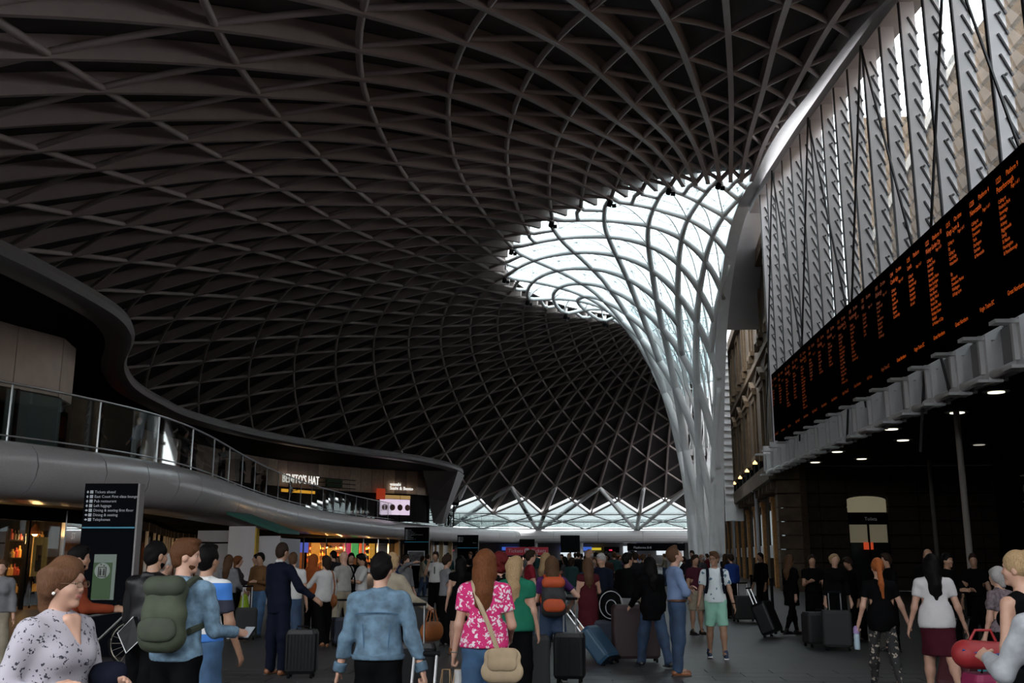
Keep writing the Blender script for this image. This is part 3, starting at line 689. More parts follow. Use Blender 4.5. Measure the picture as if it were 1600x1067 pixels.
# upper shop signs
M_sign = mat('white_sign_glow', (0.9, 0.9, 0.9), 0.5, emit=(1, 0.97, 0.9), estr=0.75)
def wall_text(body, s, z, size, m, w=0.12, **kw):
    a, d = on_wall(s, w); ang = math.atan2(-d[1], -d[0]) + math.pi
    return a, ang
def s_at(x_px):
    best = None
    for s in np.arange(2, segw[-1] - 2, 0.1):
        a, d = on_wall(s); p = pix((a[0], a[1], 7.4))
        if p and (best is None or abs(p[0] - x_px) < best[0]): best = (abs(p[0] - x_px), s)
    return best[1]
def shop_sign(name, label, body, x_px, z, size, m, **kw):
    s0 = 56.9 if x_px == 437 else s_at(x_px); a, d = on_wall(s0, 0.16); t = thing(name, label, 'sign', (a[0], a[1], z), math.atan2(d[1], d[0]))
    text_mesh('lettering', body, size, m, t, (0, 0, 0), (R_(90), 0, 0), extrude=0.03, **kw)
    return t, s0
SB = s_at(437)
a, d = on_wall(SB, 0.3); e = on_wall(SB + 5.0, 0.3)[0] - a; t = thing('shop_sign', 'white illuminated letters reading BENITO\'S HAT on brown cladding', 'sign', (a[0], a[1], 7.05), math.atan2(e[1], e[0]))
text_mesh('lettering', "BENITO'S HAT", 0.95, M_sign, t, (0, 0, 0), (R_(90), 0, 0), extrude=0.03, squash=0.62, spacing=1.08)
MB().box((1.8, 0.0, -0.62), (3.6, 0.1, 0.22)).build('amber_strip', mat('amber_glow', (1, 0.6, 0.1), 0.5, emit=(1, 0.45, 0.03), estr=0.9), t)
SU = s_at(607); a, d = on_wall(SU, 0.2); t = thing('shop_sign', 'small white stacked lettering of the noodle shop beside a red screen', 'sign', (a[0], a[1], 7.0), math.atan2(d[1], d[0]))
text_mesh('lettering', "wasabi\nSushi & Bento", 0.40, M_sign, t, (0, 0, 0.4), (R_(90), 0, 0), extrude=0.03, line=0.85)
MB().box((-0.9, -0.1, -0.35), (0.8, 0.1, 0.9)).build('red_screen', mat('red_screen', (0.1, 0.01, 0.01), 0.4, emit=(1, 0.1, 0.03), estr=0.22), t)
a, d = on_wall(SU - 0.6, 0.1); t = thing('menu_display', 'pinkish lit menu display case in the upper shop', 'display', (a[0], a[1], 4.95), math.atan2(d[1], d[0]))
MB().box((1.2, 0, 0.65), (2.9, 0.12, 1.3)).build('light_box', mat('pink_box', (0.8, 0.7, 0.8), 0.5, emit=(0.95, 0.75, 0.95), estr=0.62), t)
for k in range(4): MB().lathe((0.15 + 0.75 * k, -0.08, 0.62), [(0.01, 0), (0.24, 0.01), (0.27, 0.03), (0.24, 0.05), (0.02, 0.06)], 14, (0, -1, 0)).build('bowl_picture', mat('bowl_brown', (0.16, 0.05, 0.03), 0.5), t)
MB().box((1.2, 0.0, 1.5), (3.0, 0.1, 0.3)).build('header', mat('amber_header', (0.4, 0.25, 0.1), 0.5, emit=(1, 0.6, 0.2), estr=0.25), t)
SG = s_at(340); a, d = on_wall(SG, 0.15); t = thing('shop_sign', 'small white glowing cafe lettering seen through the balustrade', 'sign', (a[0], a[1], 5.9), math.atan2(d[1], d[0]))
text_mesh('lettering', "HOME", 0.5, M_sign, t, (0, 0, 0), (R_(90), 0, 0), squash=0.8)
ring = MB(); ring.tube([(2.3 + 0.45 * math.cos(x), 0, 0.1 + 0.45 * math.sin(x)) for x in np.linspace(-2.3, 2.3, 20)], 0.05, 6); ring.build('letter_ring', M_sign, t)
a, d = on_wall(s_at(172), 0.15); t = thing('shop_sign', 'red neon squiggle sign in the dim upper shop', 'sign', (a[0], a[1], 5.35), math.atan2(d[1], d[0]))
text_mesh('lettering', "LEON", 0.42, mat('red_neon', (0.3, 0.02, 0.0), 0.5, emit=(1, 0.07, 0.01), estr=1.2), t, (-0.4, 0, 0.2), (R_(90), 0, 0.0))
# green planter boxes on cladding
a, d = on_wall(s_at(512), 0.2); t = thing('wall_planter', 'green plants on thin black shelves fixed to the cladding', 'planter', (a[0], a[1], 6.95), math.atan2(d[1], d[0]))
for z in (0.0, 0.35, 0.7): MB().box((0.4, 0, z), (5.0, 0.12, 0.05)).build('shelf', M_black, t)
for z in (0.05, 0.4): MB().box((0.5, 0, z + 0.12), (1.7, 0.2, 0.25)).build('foliage', mat('planter_green', (0.03, 0.07, 0.025), 0.8, var=0.5, scale=20, bump=1.0), t)
# far gallery across the end of the hall
fg = thing('far_gallery', 'straight dark gallery edge across the far end of the hall', 'balcony', (0, 0, 0))
for k in range(7):
    x0 = -13 + 5.2 * k
    MB().loft([[(x, 119.6 - w_, z) for w_, z in closed(LIP, -1.6)] for x in (x0, x0 + 5.17)]).build('edge_panel', M_lip, fg)
MB().box((5, 126, 3.7), (44, 10, 1.38)).build('deck', M_dark, fg)
gb = thing('gallery_balustrade', 'glass balustrade with thin rail on the far gallery', 'railing', (0, 119.4, 4.4))
for k in range(22): MB().box((-12 + 1.6 * k, 0, 0.6), (1.55, 0.03, 1.1)).build('glass_pane', M_glass, gb)
MB().box((5, 0, 1.2), (36, 0.06, 0.06)).build('handrail', M_steel, gb)
# tree columns at the far rim: three raking struts from one foot
tl = {-7: 'rightmost, just left of the white funnel', -3: 'in the middle of the far glazing', 1: 'left, beside the prow of the upper canopy'}
for J in (-11, -7, -3, 1):
    if J == -11: lab = 'white steel tree column mostly hidden behind the funnel'
    else: lab = 'pale steel tree column with three raking struts, ' + tl[J]
    c = Q(-1, PH(J)); tgt = Vector((c.x, c.y, 0)); dirv = Vector((c.x - AX, c.y - AY, 0)).normalized(); foot = Vector((c.x, c.y, 4.4)) + dirv * 3.4
    if foot.y < 121.0: foot.y = max(foot.y, 120.6)
    t = thing('tree_column', lab, 'column', foot)
    for k in (-2, 0, 2):
        q = N(1, J + k, -0.15) - foot; MB().tube([Vector((0, 0, 0)), q * 0.06, q * 0.5, q * 0.97, q], [0.12, 0.24, 0.26, 0.24, 0.08], 10).build('strut', M_white, t, smooth=True)
    MB().lathe((0, 0, 0), [(0.35, 0), (0.35, 0.08), (0.2, 0.15)], 12).build('foot_plate', M_white, t)
# ------------------------------------------------------------------ ground level shops under the mezzanine
gs = struct('wall_shops', 'row of glazed shopfronts under the mezzanine', 'wall')
gw = catmull([(-21.5, 10), (-19.6, 18), (-17.6, 24), (-16.6, 29), (-16.8, 35), (-19, 44), (-22.5, 54), (-26, 66), (-27, 79), (-20.5, 86), (-17.2, 92), (-15.9, 103), (-12.6, 114)], 8); segg = np.cumsum([0] + [np.hypot(*(gw[i + 1] - gw[i])) for i in range(len(gw) - 1)])
def on_g(s, w=0.0):
    i = min(max(int(np.searchsorted(segg, s, 'right')) - 1, 0), len(gw) - 2); t = (s - segg[i]) / (segg[i + 1] - segg[i] + 1e-9)
    d = gw[i + 1] - gw[i]; d = d / np.hypot(*d); q = gw[i] * (1 - t) + gw[i + 1] * t
    return np.array([q[0] + d[1] * w, q[1] - d[0] * w]), d
def g_at(x_px, z=1.6):
    return min(np.arange(1, segg[-1] - 1, 0.1), key=lambda s: abs((pix((*on_g(s)[0], z)) or (9e9, 0))[0] - x_px))
M_shopback = mat('warm_shop_wall', (0.30, 0.14, 0.06), 0.7, var=0.4, scale=1.3)
M_cream = mat('cream_column', (0.55, 0.43, 0.27), 0.6, var=0.06, scale=3)
s = 6.0
while s < segg[-1] - 3:
    a, d = on_g(s); b, _ = on_g(s + 2.0); rz_ = math.atan2(d[1], d[0])
    MB().prism([(a[0], a[1], 0.1), (b[0], b[1], 0.1), (b[0], b[1], 2.95), (a[0], a[1], 2.95)], (-d[1] * 0.02, d[0] * 0.02, 0)).build('shop_pane', M_glass, gs)
    MB().box((a[0], a[1], 1.5), (0.09, 0.12, 3.0), rz_).build('mullion', M_steel if int(s) % 4 else M_black, gs)
    s += 2.05
bkw = MB(); bq = offset_curve(gw, -3.4)
for i in range(len(bq) - 1): bkw.prism([(*bq[i], 0), (*bq[i + 1], 0), (*bq[i + 1], 3.0), (*bq[i], 3.0)], (-0.1, 0, 0))
bkw.build('shop_back_wall', M_shopback, gs)
fz = MB(); fq = offset_curve(gw, 0.06)
for i in range(len(fq) - 1): fz.prism([(*fq[i], 2.62), (*fq[i + 1], 2.62), (*fq[i + 1], 3.0), (*fq[i], 3.0)], (-0.08, 0, 0))
fz.build('fascia', M_black, gs)
# shelving with goods inside the shops, emission added to paint the shop light
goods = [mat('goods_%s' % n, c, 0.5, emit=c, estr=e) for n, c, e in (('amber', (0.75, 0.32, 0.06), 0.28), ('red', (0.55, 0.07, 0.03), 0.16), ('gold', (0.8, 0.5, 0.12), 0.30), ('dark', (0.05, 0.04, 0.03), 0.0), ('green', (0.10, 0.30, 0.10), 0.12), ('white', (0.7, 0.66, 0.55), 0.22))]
def shelf_unit(s, label, rows=4, width=1.7, w=-1.4, dense=7, pal=(0, 1, 2, 3)):
    a, d = on_g(s, w); t = thing('shop_shelf', label, 'shelf', (a[0], a[1], 0), math.atan2(d[1], d[0]))
    for x in (-width / 2, width / 2): MB().box((x, 0, 1.2), (0.05, 0.4, 2.4)).build('upright', M_dark, t)
    for r in range(rows):
        z = 0.4 + r * 0.55; MB().box((0, 0, z), (width, 0.4, 0.04)).build('shelf_board', M_dark, t)
        for k in range(dense):
            h = 0.16 + 0.22 * random.random(); x = -width / 2 + 0.12 + (width - 0.24) * k / max(1, dense - 1)
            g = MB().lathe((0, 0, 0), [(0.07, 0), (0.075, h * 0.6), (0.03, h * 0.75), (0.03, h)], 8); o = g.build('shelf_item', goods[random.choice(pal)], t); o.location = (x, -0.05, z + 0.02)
    return t
for n_, (px_, lab, pal) in enumerate(((30, 'dim shelf of bottles inside the leftmost lit shop', (0, 2, 3, 3)), (85, 'bottle shelf behind the yellow poster in the left shop', (0, 1, 3, 3)), (118, 'narrow shelf of jars next to the signpost in the left shop', (0, 3, 3)),
    (240, 'orange-lit shelf of packets right of the near signpost', (0, 1, 2)), (272, 'red and amber shelf beside the grey hoarding', (0, 1, 1)),
    (505, 'glowing amber bar shelf at the left of the lit bar', (0, 2, 1)), (545, 'bright bar shelf with coloured bottles in the lit bar', (0, 1, 2, 4)), (590, 'red and green goods shelf at the right end of the lit bar', (1, 2, 4, 0)))):
    shelf_unit(g_at(px_), lab, pal=pal, width=1.0 if px_ < 400 else 1.9, dense=5 if px_ < 400 else 8)
def pendant(s, w, z, e, label, r=0.22, grp='pendant lamps in the shops'):
    a, d = on_g(s, w); t = thing('pendant_lamp', label, 'lamp', (a[0], a[1], z), group=grp)
    MB().tube([(0, 0, 0.2), (0, 0, 3.0 - z)], 0.012, 5).build('cord', M_black, t)
    MB().lathe((0, 0, -0.1), [(r, 0), (r * 0.9, 0.1), (r * 0.35, 0.25), (0.04, 0.32)], 12).build('shade', mat('copper_shade', (0.55, 0.22, 0.08), 0.35, 0.6), t)
    MB().lathe((0, 0, -0.16), [(0.02, 0), (0.08, 0.04), (0.08, 0.1), (0.03, 0.16)], 10).build('bulb', mat('bulb_glow_%d' % int(e), (1, 0.7, 0.35), 0.5, emit=(1, 0.5, 0.15), estr=e), t)
    ld = bpy.data.lights.new('pendant_glow', 'POINT'); ld.energy = e * 1.2; ld.color = (1.0, 0.55, 0.22); ld.shadow_soft_size = 0.12; lo = bpy.data.objects.new('glow', ld); COL.objects.link(lo); lo.parent = t; lo.location = (0, 0, -0.3)
for px_, e, lab in ((8, 60, 'copper pendant lamp glowing at the far left shop'), (22, 60, 'copper pendant lamp over the left counter'), (95, 40, 'pendant lamp near the yellow poster'), (232, 30, 'pendant lamp right of the near signpost'), (262, 30, 'pendant lamp over the red shelf'),
    (495, 60, 'pendant lamp at the left of the lit bar'), (520, 80, 'second pendant lamp of the lit bar'), (543, 80, 'third pendant lamp of the lit bar'), (566, 80, 'fourth pendant lamp of the lit bar'), (590, 80, 'pendant lamp at the right of the lit bar')):
    pendant(g_at(px_), -0.9, 2.35, e, lab)
# orange panels and banners, emission added to paint the glow of the lit bar
for k, (px_, c, z0, z1, lab) in enumerate(((497, (0.75, 0.25, 0.03), 0.9, 2.6, 'orange panel at the left of the bar window'), (522, (0.8, 0.36, 0.05), 0.6, 2.2, 'amber arch-shaped panel in the bar window'), (548, (0.5, 0.04, 0.10), 1.4, 2.6, 'dark red hanging banner in the bar'), (560, (0.08, 0.35, 0.10), 1.4, 2.6, 'green hanging banner in the bar'), (573, (0.8, 0.10, 0.03), 1.3, 2.6, 'red hanging banner in the bar'), (588, (0.75, 0.35, 0.04), 1.3, 2.6, 'yellow hanging banner in the bar'), (478, (0.1, 0.12, 0.5), 1.8, 2.7, 'blue lit panel beside the bar entrance'))):
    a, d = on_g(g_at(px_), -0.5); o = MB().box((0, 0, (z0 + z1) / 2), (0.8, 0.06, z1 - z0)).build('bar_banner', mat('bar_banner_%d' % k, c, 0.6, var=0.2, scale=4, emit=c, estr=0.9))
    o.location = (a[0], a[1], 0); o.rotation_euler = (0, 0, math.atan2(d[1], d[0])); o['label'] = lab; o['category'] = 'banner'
a, d = on_g(g_at(76), -0.3); t = thing('shop_poster', 'yellow poster leaning in the left shop window', 'poster', (a[0], a[1], 0.0), math.atan2(d[1], d[0]))
MB().box((0, 0, 1.55), (0.85, 0.04, 1.2)).build('board', mat('yellow_poster', (0.5, 0.33, 0.10), 0.6, var=0.25, scale=3, emit=(0.5, 0.3, 0.08), estr=0.12), t)
MB().box((-0.1, -0.03, 1.5), (0.3, 0.03, 0.8)).build('bottle_print', mat('poster_dark', (0.1, 0.06, 0.03), 0.6), t)
for x in (-0.3, 0.3): MB().box((x, 0, 0.48), (0.04, 0.04, 0.96)).build('leg', M_black, t)
a, d = on_g(g_at(118), 0.15); t = thing('shop_sign', 'white letters ST of the shop name half hidden by the near signpost', 'sign', (a[0], a[1], 2.12), math.atan2(d[1], d[0]))
text_mesh('lettering', 'ST', 0.3, M_sign, t, (0, 0, 0), (R_(90), 0, 0))
# cream columns along the shopfront
for k, px_ in enumerate((616, 655, 668, 686, 700, 757, 772, 783)):
    a, d = on_g(g_at(px_), 0.25); t = thing('shop_column', 'cream shopfront column, number %s counted right from the lit bar' % ['one', 'two', 'three', 'four', 'five', 'six', 'seven', 'eight'][k], 'column', (a[0], a[1], 0), group='cream columns under the mezzanine')
    MB().box((0, 0, 1.5), (0.42, 0.42, 2.96)).build('shaft', M_cream, t); MB().box((0, 0, 0.12), (0.5, 0.5, 0.24)).build('plinth', M_cream, t); MB().box((0, 0, 2.75), (0.5, 0.5, 0.14)).build('capital', M_cream, t)
for k, px_ in enumerate((640, 678, 693, 710, 765, 778)):
    a, d = on_g(g_at(px_), -0.6); o = MB().lathe((0, 0, 0), [(0.22, 0), (0.25, 0.05), (0.05, 0.1)], 12).build('shop_downlight', mat('shop_dl', (1, 0.9, 0.6), 0.5, emit=(1, 0.8, 0.45), estr=6.0)); o.location = (a[0], a[1], 2.8)
    o['label'] = 'warm ceiling lamp behind the cream columns, %s from the lit bar' % ORD[k]; o['category'] = 'lamp'; o['group'] = 'warm lamps behind the cream columns'
# hoarding with green roof
hk = thing('hoarding_kiosk', 'white hoarding kiosk with sloping green roof beside the shops', 'kiosk', (-11.5, 33.0, 0))
M_hoard = mat('white_hoarding', (0.62, 0.60, 0.63), 0.6, var=0.03, scale=2)
MB().box((0.46, 0.0, 1.28), (0.9, 0.08, 2.5)).build('front_panel', M_hoard, hk); MB().box((1.29, 0.3, 1.12), (0.72, 0.08, 2.2)).build('side_panel', M_hoard, hk)
MB().box((0.93, 0.1, 1.25), (0.05, 0.3, 2.45)).build('yellow_post', mat('yellow_edge', (0.65, 0.42, 0.03), 0.5), hk)
MB().box((-0.6, 0.3, 1.2), (1.1, 0.08, 2.4)).build('grey_panel', mat('grey_hoard', (0.33, 0.33, 0.36), 0.5), hk); MB().box((0.55, 1.6, 1.1), (2.2, 2.4, 2.1)).build('kiosk_core', mat('grey_hoard', (0, 0, 0)), hk)
MB().prism([(-0.08, -0.12, 2.92), (1.72, -0.12, 2.3), (1.72, 2.4, 2.3), (-0.08, 2.4, 2.92)], (0, 0, 0.1)).build('green_roof', mat('green_canvas', (0.012, 0.11, 0.085), 0.6, var=0.1, scale=2), hk)
for y in (-0.1,): MB().box((-0.6, 0.24, 2.0), (1.05, 0.05, 0.05)).build('rail', M_black, hk)
# far ticket hall strip below the gallery
fh = struct('wall_far', 'far ticket hall under the gallery', 'wall')
MB().box((2, 131, 1.6), (60, 0.5, 3.2)).build('back_wall', mat('far_wall', (0.16, 0.15, 0.15), 0.7, var=0.2, scale=0.4), fh)
M_lit = mat('far_lit_panel', (0.7, 0.75, 0.8), 0.5, emit=(0.85, 0.93, 1.0), estr=0.7); M_blue = mat('far_blue_panel', (0.05, 0.1, 0.4), 0.5, emit=(0.06, 0.16, 0.7), estr=0.6); M_yel = mat('far_yellow', (0.6, 0.5, 0.05), 0.5, emit=(0.9, 0.7, 0.05), estr=0.5)
for k, (x0, x1, z0, z1, m, lab) in enumerate(((-9.5, -7.4, 2.2, 2.6, M_blue, 'blue fascia strip left of the tickets sign'), (-2.0, 2.0, 2.15, 2.6, M_blue, 'long blue fascia in the far hall'), (2.0, 3.2, 2.2, 2.5, M_yel, 'yellow strip at the end of the blue fascia'), (-2.0, 1.0, 1.3, 1.9, M_lit, 'bright counter panel under the blue fascia'), (3.6, 5.5, 1.9, 2.6, M_black, 'black hanging screen in the far hall'), (4.2, 4.6, 2.1, 2.3, mat('far_red', (0.6, 0.05, 0.1), 0.5, emit=(0.9, 0.05, 0.12), estr=0.6), 'small red light patch on the far screen'), (6.0, 6.6, 0.2, 2.7, M_lit, 'bright door slit left of the far sign'), (7.6, 8.2, 0.6, 1.5, M_blue, 'small blue glowing screen in the far hall'), (10.2, 11.8, 1.6, 2.4, M_lit, 'white glowing window behind the far black sign'), (17.5, 18.0, 0.5, 2.6, M_lit, 'left bright slit right of the funnel'), (19.4, 20.4, 0.5, 2.6, M_lit, 'right bright slit beside the brick facade'))):
    o = MB().box(((x0 + x1) / 2, 130.4 - 0.1 * (k % 3), (z0 + z1) / 2), (x1 - x0, 0.3, z1 - z0)).build('far_panel', m); o.parent = fh; o['label'] = lab
for k, x in enumerate((-5.0, 0.5, 6.9, 12.5)):
    t = thing('hall_pillar', 'pale pillar in the far hall, ' + ('leftmost', 'second from left', 'third from left', 'nearest the funnel')[k], 'column', (x, 123, 0))
    MB().lathe((0, 0, 0), [(0.4, 0), (0.36, 0.2), (0.36, 3.0)], 14).build('shaft', M_white, t); MB().lathe((0, 0, 0), [(0.5, 0), (0.5, 0.1), (0.4, 0.15)], 14).build('base', M_white, t)
# ------------------------------------------------------------------ unseen walls added to hold back and steer the daylight
en = struct('wall_light_block', 'unseen walls added round the hall to block daylight', 'wall')
MB().box((-49, 55, 6), (1, 180, 14)).build('daylight_blocker', M_dark, en)
MB().box((26, 40, 3), (1, 140, 6)).build('daylight_blocker', M_dark, en)
MB().box((17.3, -15, 4), (18.5, 0.6, 8)).build('daylight_blocker', M_dark, en)
MB().box((-20.5, -15, 2.6), (57, 0.6, 5.2)).build('daylight_blocker', M_dark, en)  # added low wall, open above so daylight comes in from higher up
MB().box((8.6, -3, 3), (0.4, 24, 6)).build('daylight_blocker', M_dark, en)  # added to keep side light out from under the canopy
# ------------------------------------------------------------------ signs
M_signw = mat('sign_white', (0.42, 0.44, 0.47), 0.6, emit=(0.7, 0.75, 0.8), estr=0.02); M_navy = mat('sign_navy', (0.0028, 0.0032, 0.0048), 0.6, spec=0.02); M_cyan = mat('sign_cyan', (0.02, 0.12, 0.2), 0.5, emit=(0.02, 0.2, 0.3), estr=0.3)
def totem(loc, w_, h, rz_, label, lines, right=None):
    t = thing('wayfinding_totem', label, 'sign', loc, rz_)
    MB().box((0, 0.1, h / 2), (w_, 0.2, h)).build('body', M_navy, t); MB().box((w_ / 2 + 0.015, 0.1, h / 2), (0.03, 0.24, h)).build('edge_trim', mat('totem_edge', (0.2, 0.18, 0.18), 0.4), t)
    MB().box((0, -0.003, h - 0.72), (w_ * 0.97, 0.012, 0.022)).build('blue_line', M_cyan, t)
    for k, (ar, tx) in enumerate(lines):
        z = h - 0.16 - k * 0.075
        text_mesh('sign_text', tx, 0.062, M_signw, t, (-w_ / 2 + 0.17, -0.006, z), (R_(90), 0, 0))
        MB().box((-w_ / 2 + 0.12, -0.004, z + 0.02), (0.05, 0.008, 0.05)).build('pictogram', M_signw, t)
        c = Vector((-w_ / 2 + 0.055, -0.005, z + 0.02)); d = Vector((0, 0, 1)) if ar == 'u' else Vector((-1, 0, 0)); e = d.cross(Vector((0, 1, 0)))
        MB().prism([c + d * 0.024, c + d * 0.0 + e * 0.018, c - d * 0.022 + e * 0.005, c - d * 0.022 - e * 0.005, c - e * 0.018], (0, 0.006, 0)).build('arrow', M_signw, t)
    if right: text_mesh('sign_text', right, 0.06, M_signw, t, (w_ / 2 - 0.1, -0.006, h - 0.16 - len(lines) * 0.075), (R_(90), 0, 0), align='RIGHT')
    return t
L7 = [('u', 'Tickets ahead'), ('u', 'East Coast First class lounge'), ('u', 'Pub restaurant'), ('u', 'Left luggage'), ('l', 'Dining & seating first floor'), ('l', 'Dining & seating'), ('l', 'Telephones')]
t = totem((-7.67, 16.2, 0), 0.885, 2.76, R_(4), 'tall navy direction totem with lift poster beside the near shops', L7)
pz = 1.30
MB().box((0.0, -0.012, pz - 0.05), (0.36, 0.02, 0.72)).build('lift_poster', mat('poster_white', (0.17, 0.21, 0.18), 0.6), t)
MB().box((-0.03, -0.025, pz - 0.11), (0.30, 0.012, 0.58)).build('poster_green', mat('poster_green', (0.028, 0.075, 0.016), 0.6), t)
MB().lathe((-0.03, -0.03, pz + 0.05), [(0.125, 0), (0.125, 0.006)], 24, (0, -1, 0)).build('poster_disc', mat('poster_disc', (0.26, 0.29, 0.26), 0.6), t)
ic = MB(); M_ic = mat('poster_black', (0.01, 0.015, 0.01), 0.6)
for a, b, w_, h_ in ((-0.06, 0, 0.012, 0.15), (0.06, 0, 0.012, 0.15), (0, 0.075, 0.13, 0.012), (0, -0.075, 0.13, 0.012)): ic.box((-0.03 + a, -0.04, pz + 0.03 + b), (w_, 0.008, h_))
ic.build('lift_frame', M_ic, t)
for x in (-0.028, 0.028):
    p = MB(); p.box((-0.03 + x, -0.04, pz + 0.015), (0.028, 0.008, 0.08)); p.lathe((-0.03 + x, -0.038, pz + 0.07), [(0.013, 0), (0.013, 0.006)], 10, (0, -1, 0)); p.build('figure_icon', M_ic, t)
for x, s in ((-0.025, 1), (0.025, -1)):
    c = Vector((-0.03 + x, -0.04, pz + 0.14)); MB().prism([c + Vector((0, 0, 0.025 * s)), c + Vector((0.018, 0, 0)), c + Vector((-0.018, 0, 0))], (0, 0.006, 0)).build('lift_arrow', M_ic, t)
t = totem((-7.9, 50.0, 0), 1.22, 2.95, R_(2), 'navy direction totem in front of the mezzanine, left of two at the back', [('l', 'Tickets'), ('l', 'East Coast'), ('u', 'Pub restaurant'), ('u', 'Left luggage and lost property'), ('l', 'Dining'), ('l', 'Telephones'), ('l', 'Platforms 9 - 11')])
MB().box((0, -0.02, 1.45), (0.85, 0.03, 0.7)).build('map_frame', M_signw, t); MB().box((0, -0.04, 1.45), (0.75, 0.02, 0.6)).build('map_sheet', mat('map_dark', (0.10, 0.10, 0.11), 0.5, var=0.6, scale=9), t)
totem((-6.2, 58.0, 0), 1.2, 2.72, R_(2), 'navy direction totem in front of the mezzanine, right of two at the back', [('l', 'Dining'), ('l', 'Seating'), ('l', 'Tickets'), ('u', 'Taxis')], right='Way out')
tk = thing('ticket_machines', 'row of ticket machines under a red Tickets fascia', 'ticket machine', (-2.9, 60.0, 0))
M_red = mat('tickets_red', (0.16, 0.012, 0.02), 0.5, emit=(0.5, 0.02, 0.05), estr=0.12)
MB().box((0, 0.2, 1.82), (2.5, 0.5, 0.46)).build('red_fascia', M_red, tk)
for x in (-0.68, 0.68): text_mesh('sign_text', 'Tickets', 0.3, M_signw, tk, (x, -0.06, 1.74), (R_(90), 0, 0), align='CENTER', shear=0.15)
MB().lathe((0, -0.05, 1.84), [(0.16, 0), (0.16, 0.02)], 20, (0, -1, 0)).build('rail_roundel', M_signw, tk); MB().box((0, -0.09, 1.84), (0.2, 0.02, 0.05)).build('roundel_bar', M_red, tk)
for x in (-0.85, 0.0, 0.85):
    MB().box((x, 0.2, 0.78), (0.7, 0.5, 1.55)).build('machine', M_dark, tk); MB().box((x, -0.07, 1.32), (0.5, 0.03, 0.3)).build('lit_screen', mat('tk_screen', (0.8, 0.6, 0.5), 0.5, emit=(1, 0.55, 0.35), estr=0.5), tk)
MB().box((0, 0.3, 2.3), (0.9, 0.25, 0.42)).build('monitor', M_black, tk); MB().box((0, 0.3, 2.07), (0.1, 0.1, 0.1)).build('monitor_post', M_black, tk)
t = thing('hanging_screen', 'black two-sided screen turned sideways on a pole in front of the far hall', 'screen', (-0.4, 70.0, 0), R_(18))
MB().box((0, 0, 2.35), (1.3, 0.3, 1.15)).build('screen_case', M_black, t); MB().tube([(0, 0, 0), (0, 0, 1.8)], 0.07, 8).build('pole', M_dark, t)
t = thing('far_sign', 'wide black direction sign hanging in front of the far hall', 'sign', (7.8, 100, 0))
MB().box((0, 0, 2.35), (5.6, 0.2, 0.7)).build('board', M_navy, t)
text_mesh('sign_text', 'Platforms 0-8', 0.32, M_signw, t, (-2.2, -0.12, 2.2), (R_(90), 0, 0))
for x in (-2.7, 2.7): MB().tube([(x, 0, 0), (x, 0, 2.7)], 0.06, 6).build('post', M_dark, t)
t = thing('wall_mirror', 'tilted grey convex mirror panel on a bracket before the brick arcade', 'mirror', (13.3 - 2.0, 56.0, 0)); 
MB().box((0, 0, 2.1), (1.0, 0.08, 1.0), mtx=Matrix.Rotation(R_(30), 3, 'Y')).build('panel', M_steel, t); MB().tube([(0.2, 0.1, 0), (0.2, 0.1, 2.1)], 0.05, 6).build('pole', M_black, t)
t = thing('gallery_camera_pole', 'thin dark camera pole standing on the mezzanine before the far glazing', 'pole', (-12.5, 99.0, 4.42))
MB().tube([(0, 0, 0), (0, 0, 4.6)], 0.09, 8).build('pole', M_black, t); MB().box((0.5, 0, 2.1), (1.0, 0.25, 0.25)).build('camera_arm', M_black, t); MB().box((0, 0, 1.8), (0.35, 0.35, 0.4)).build('camera_box', M_black, t)
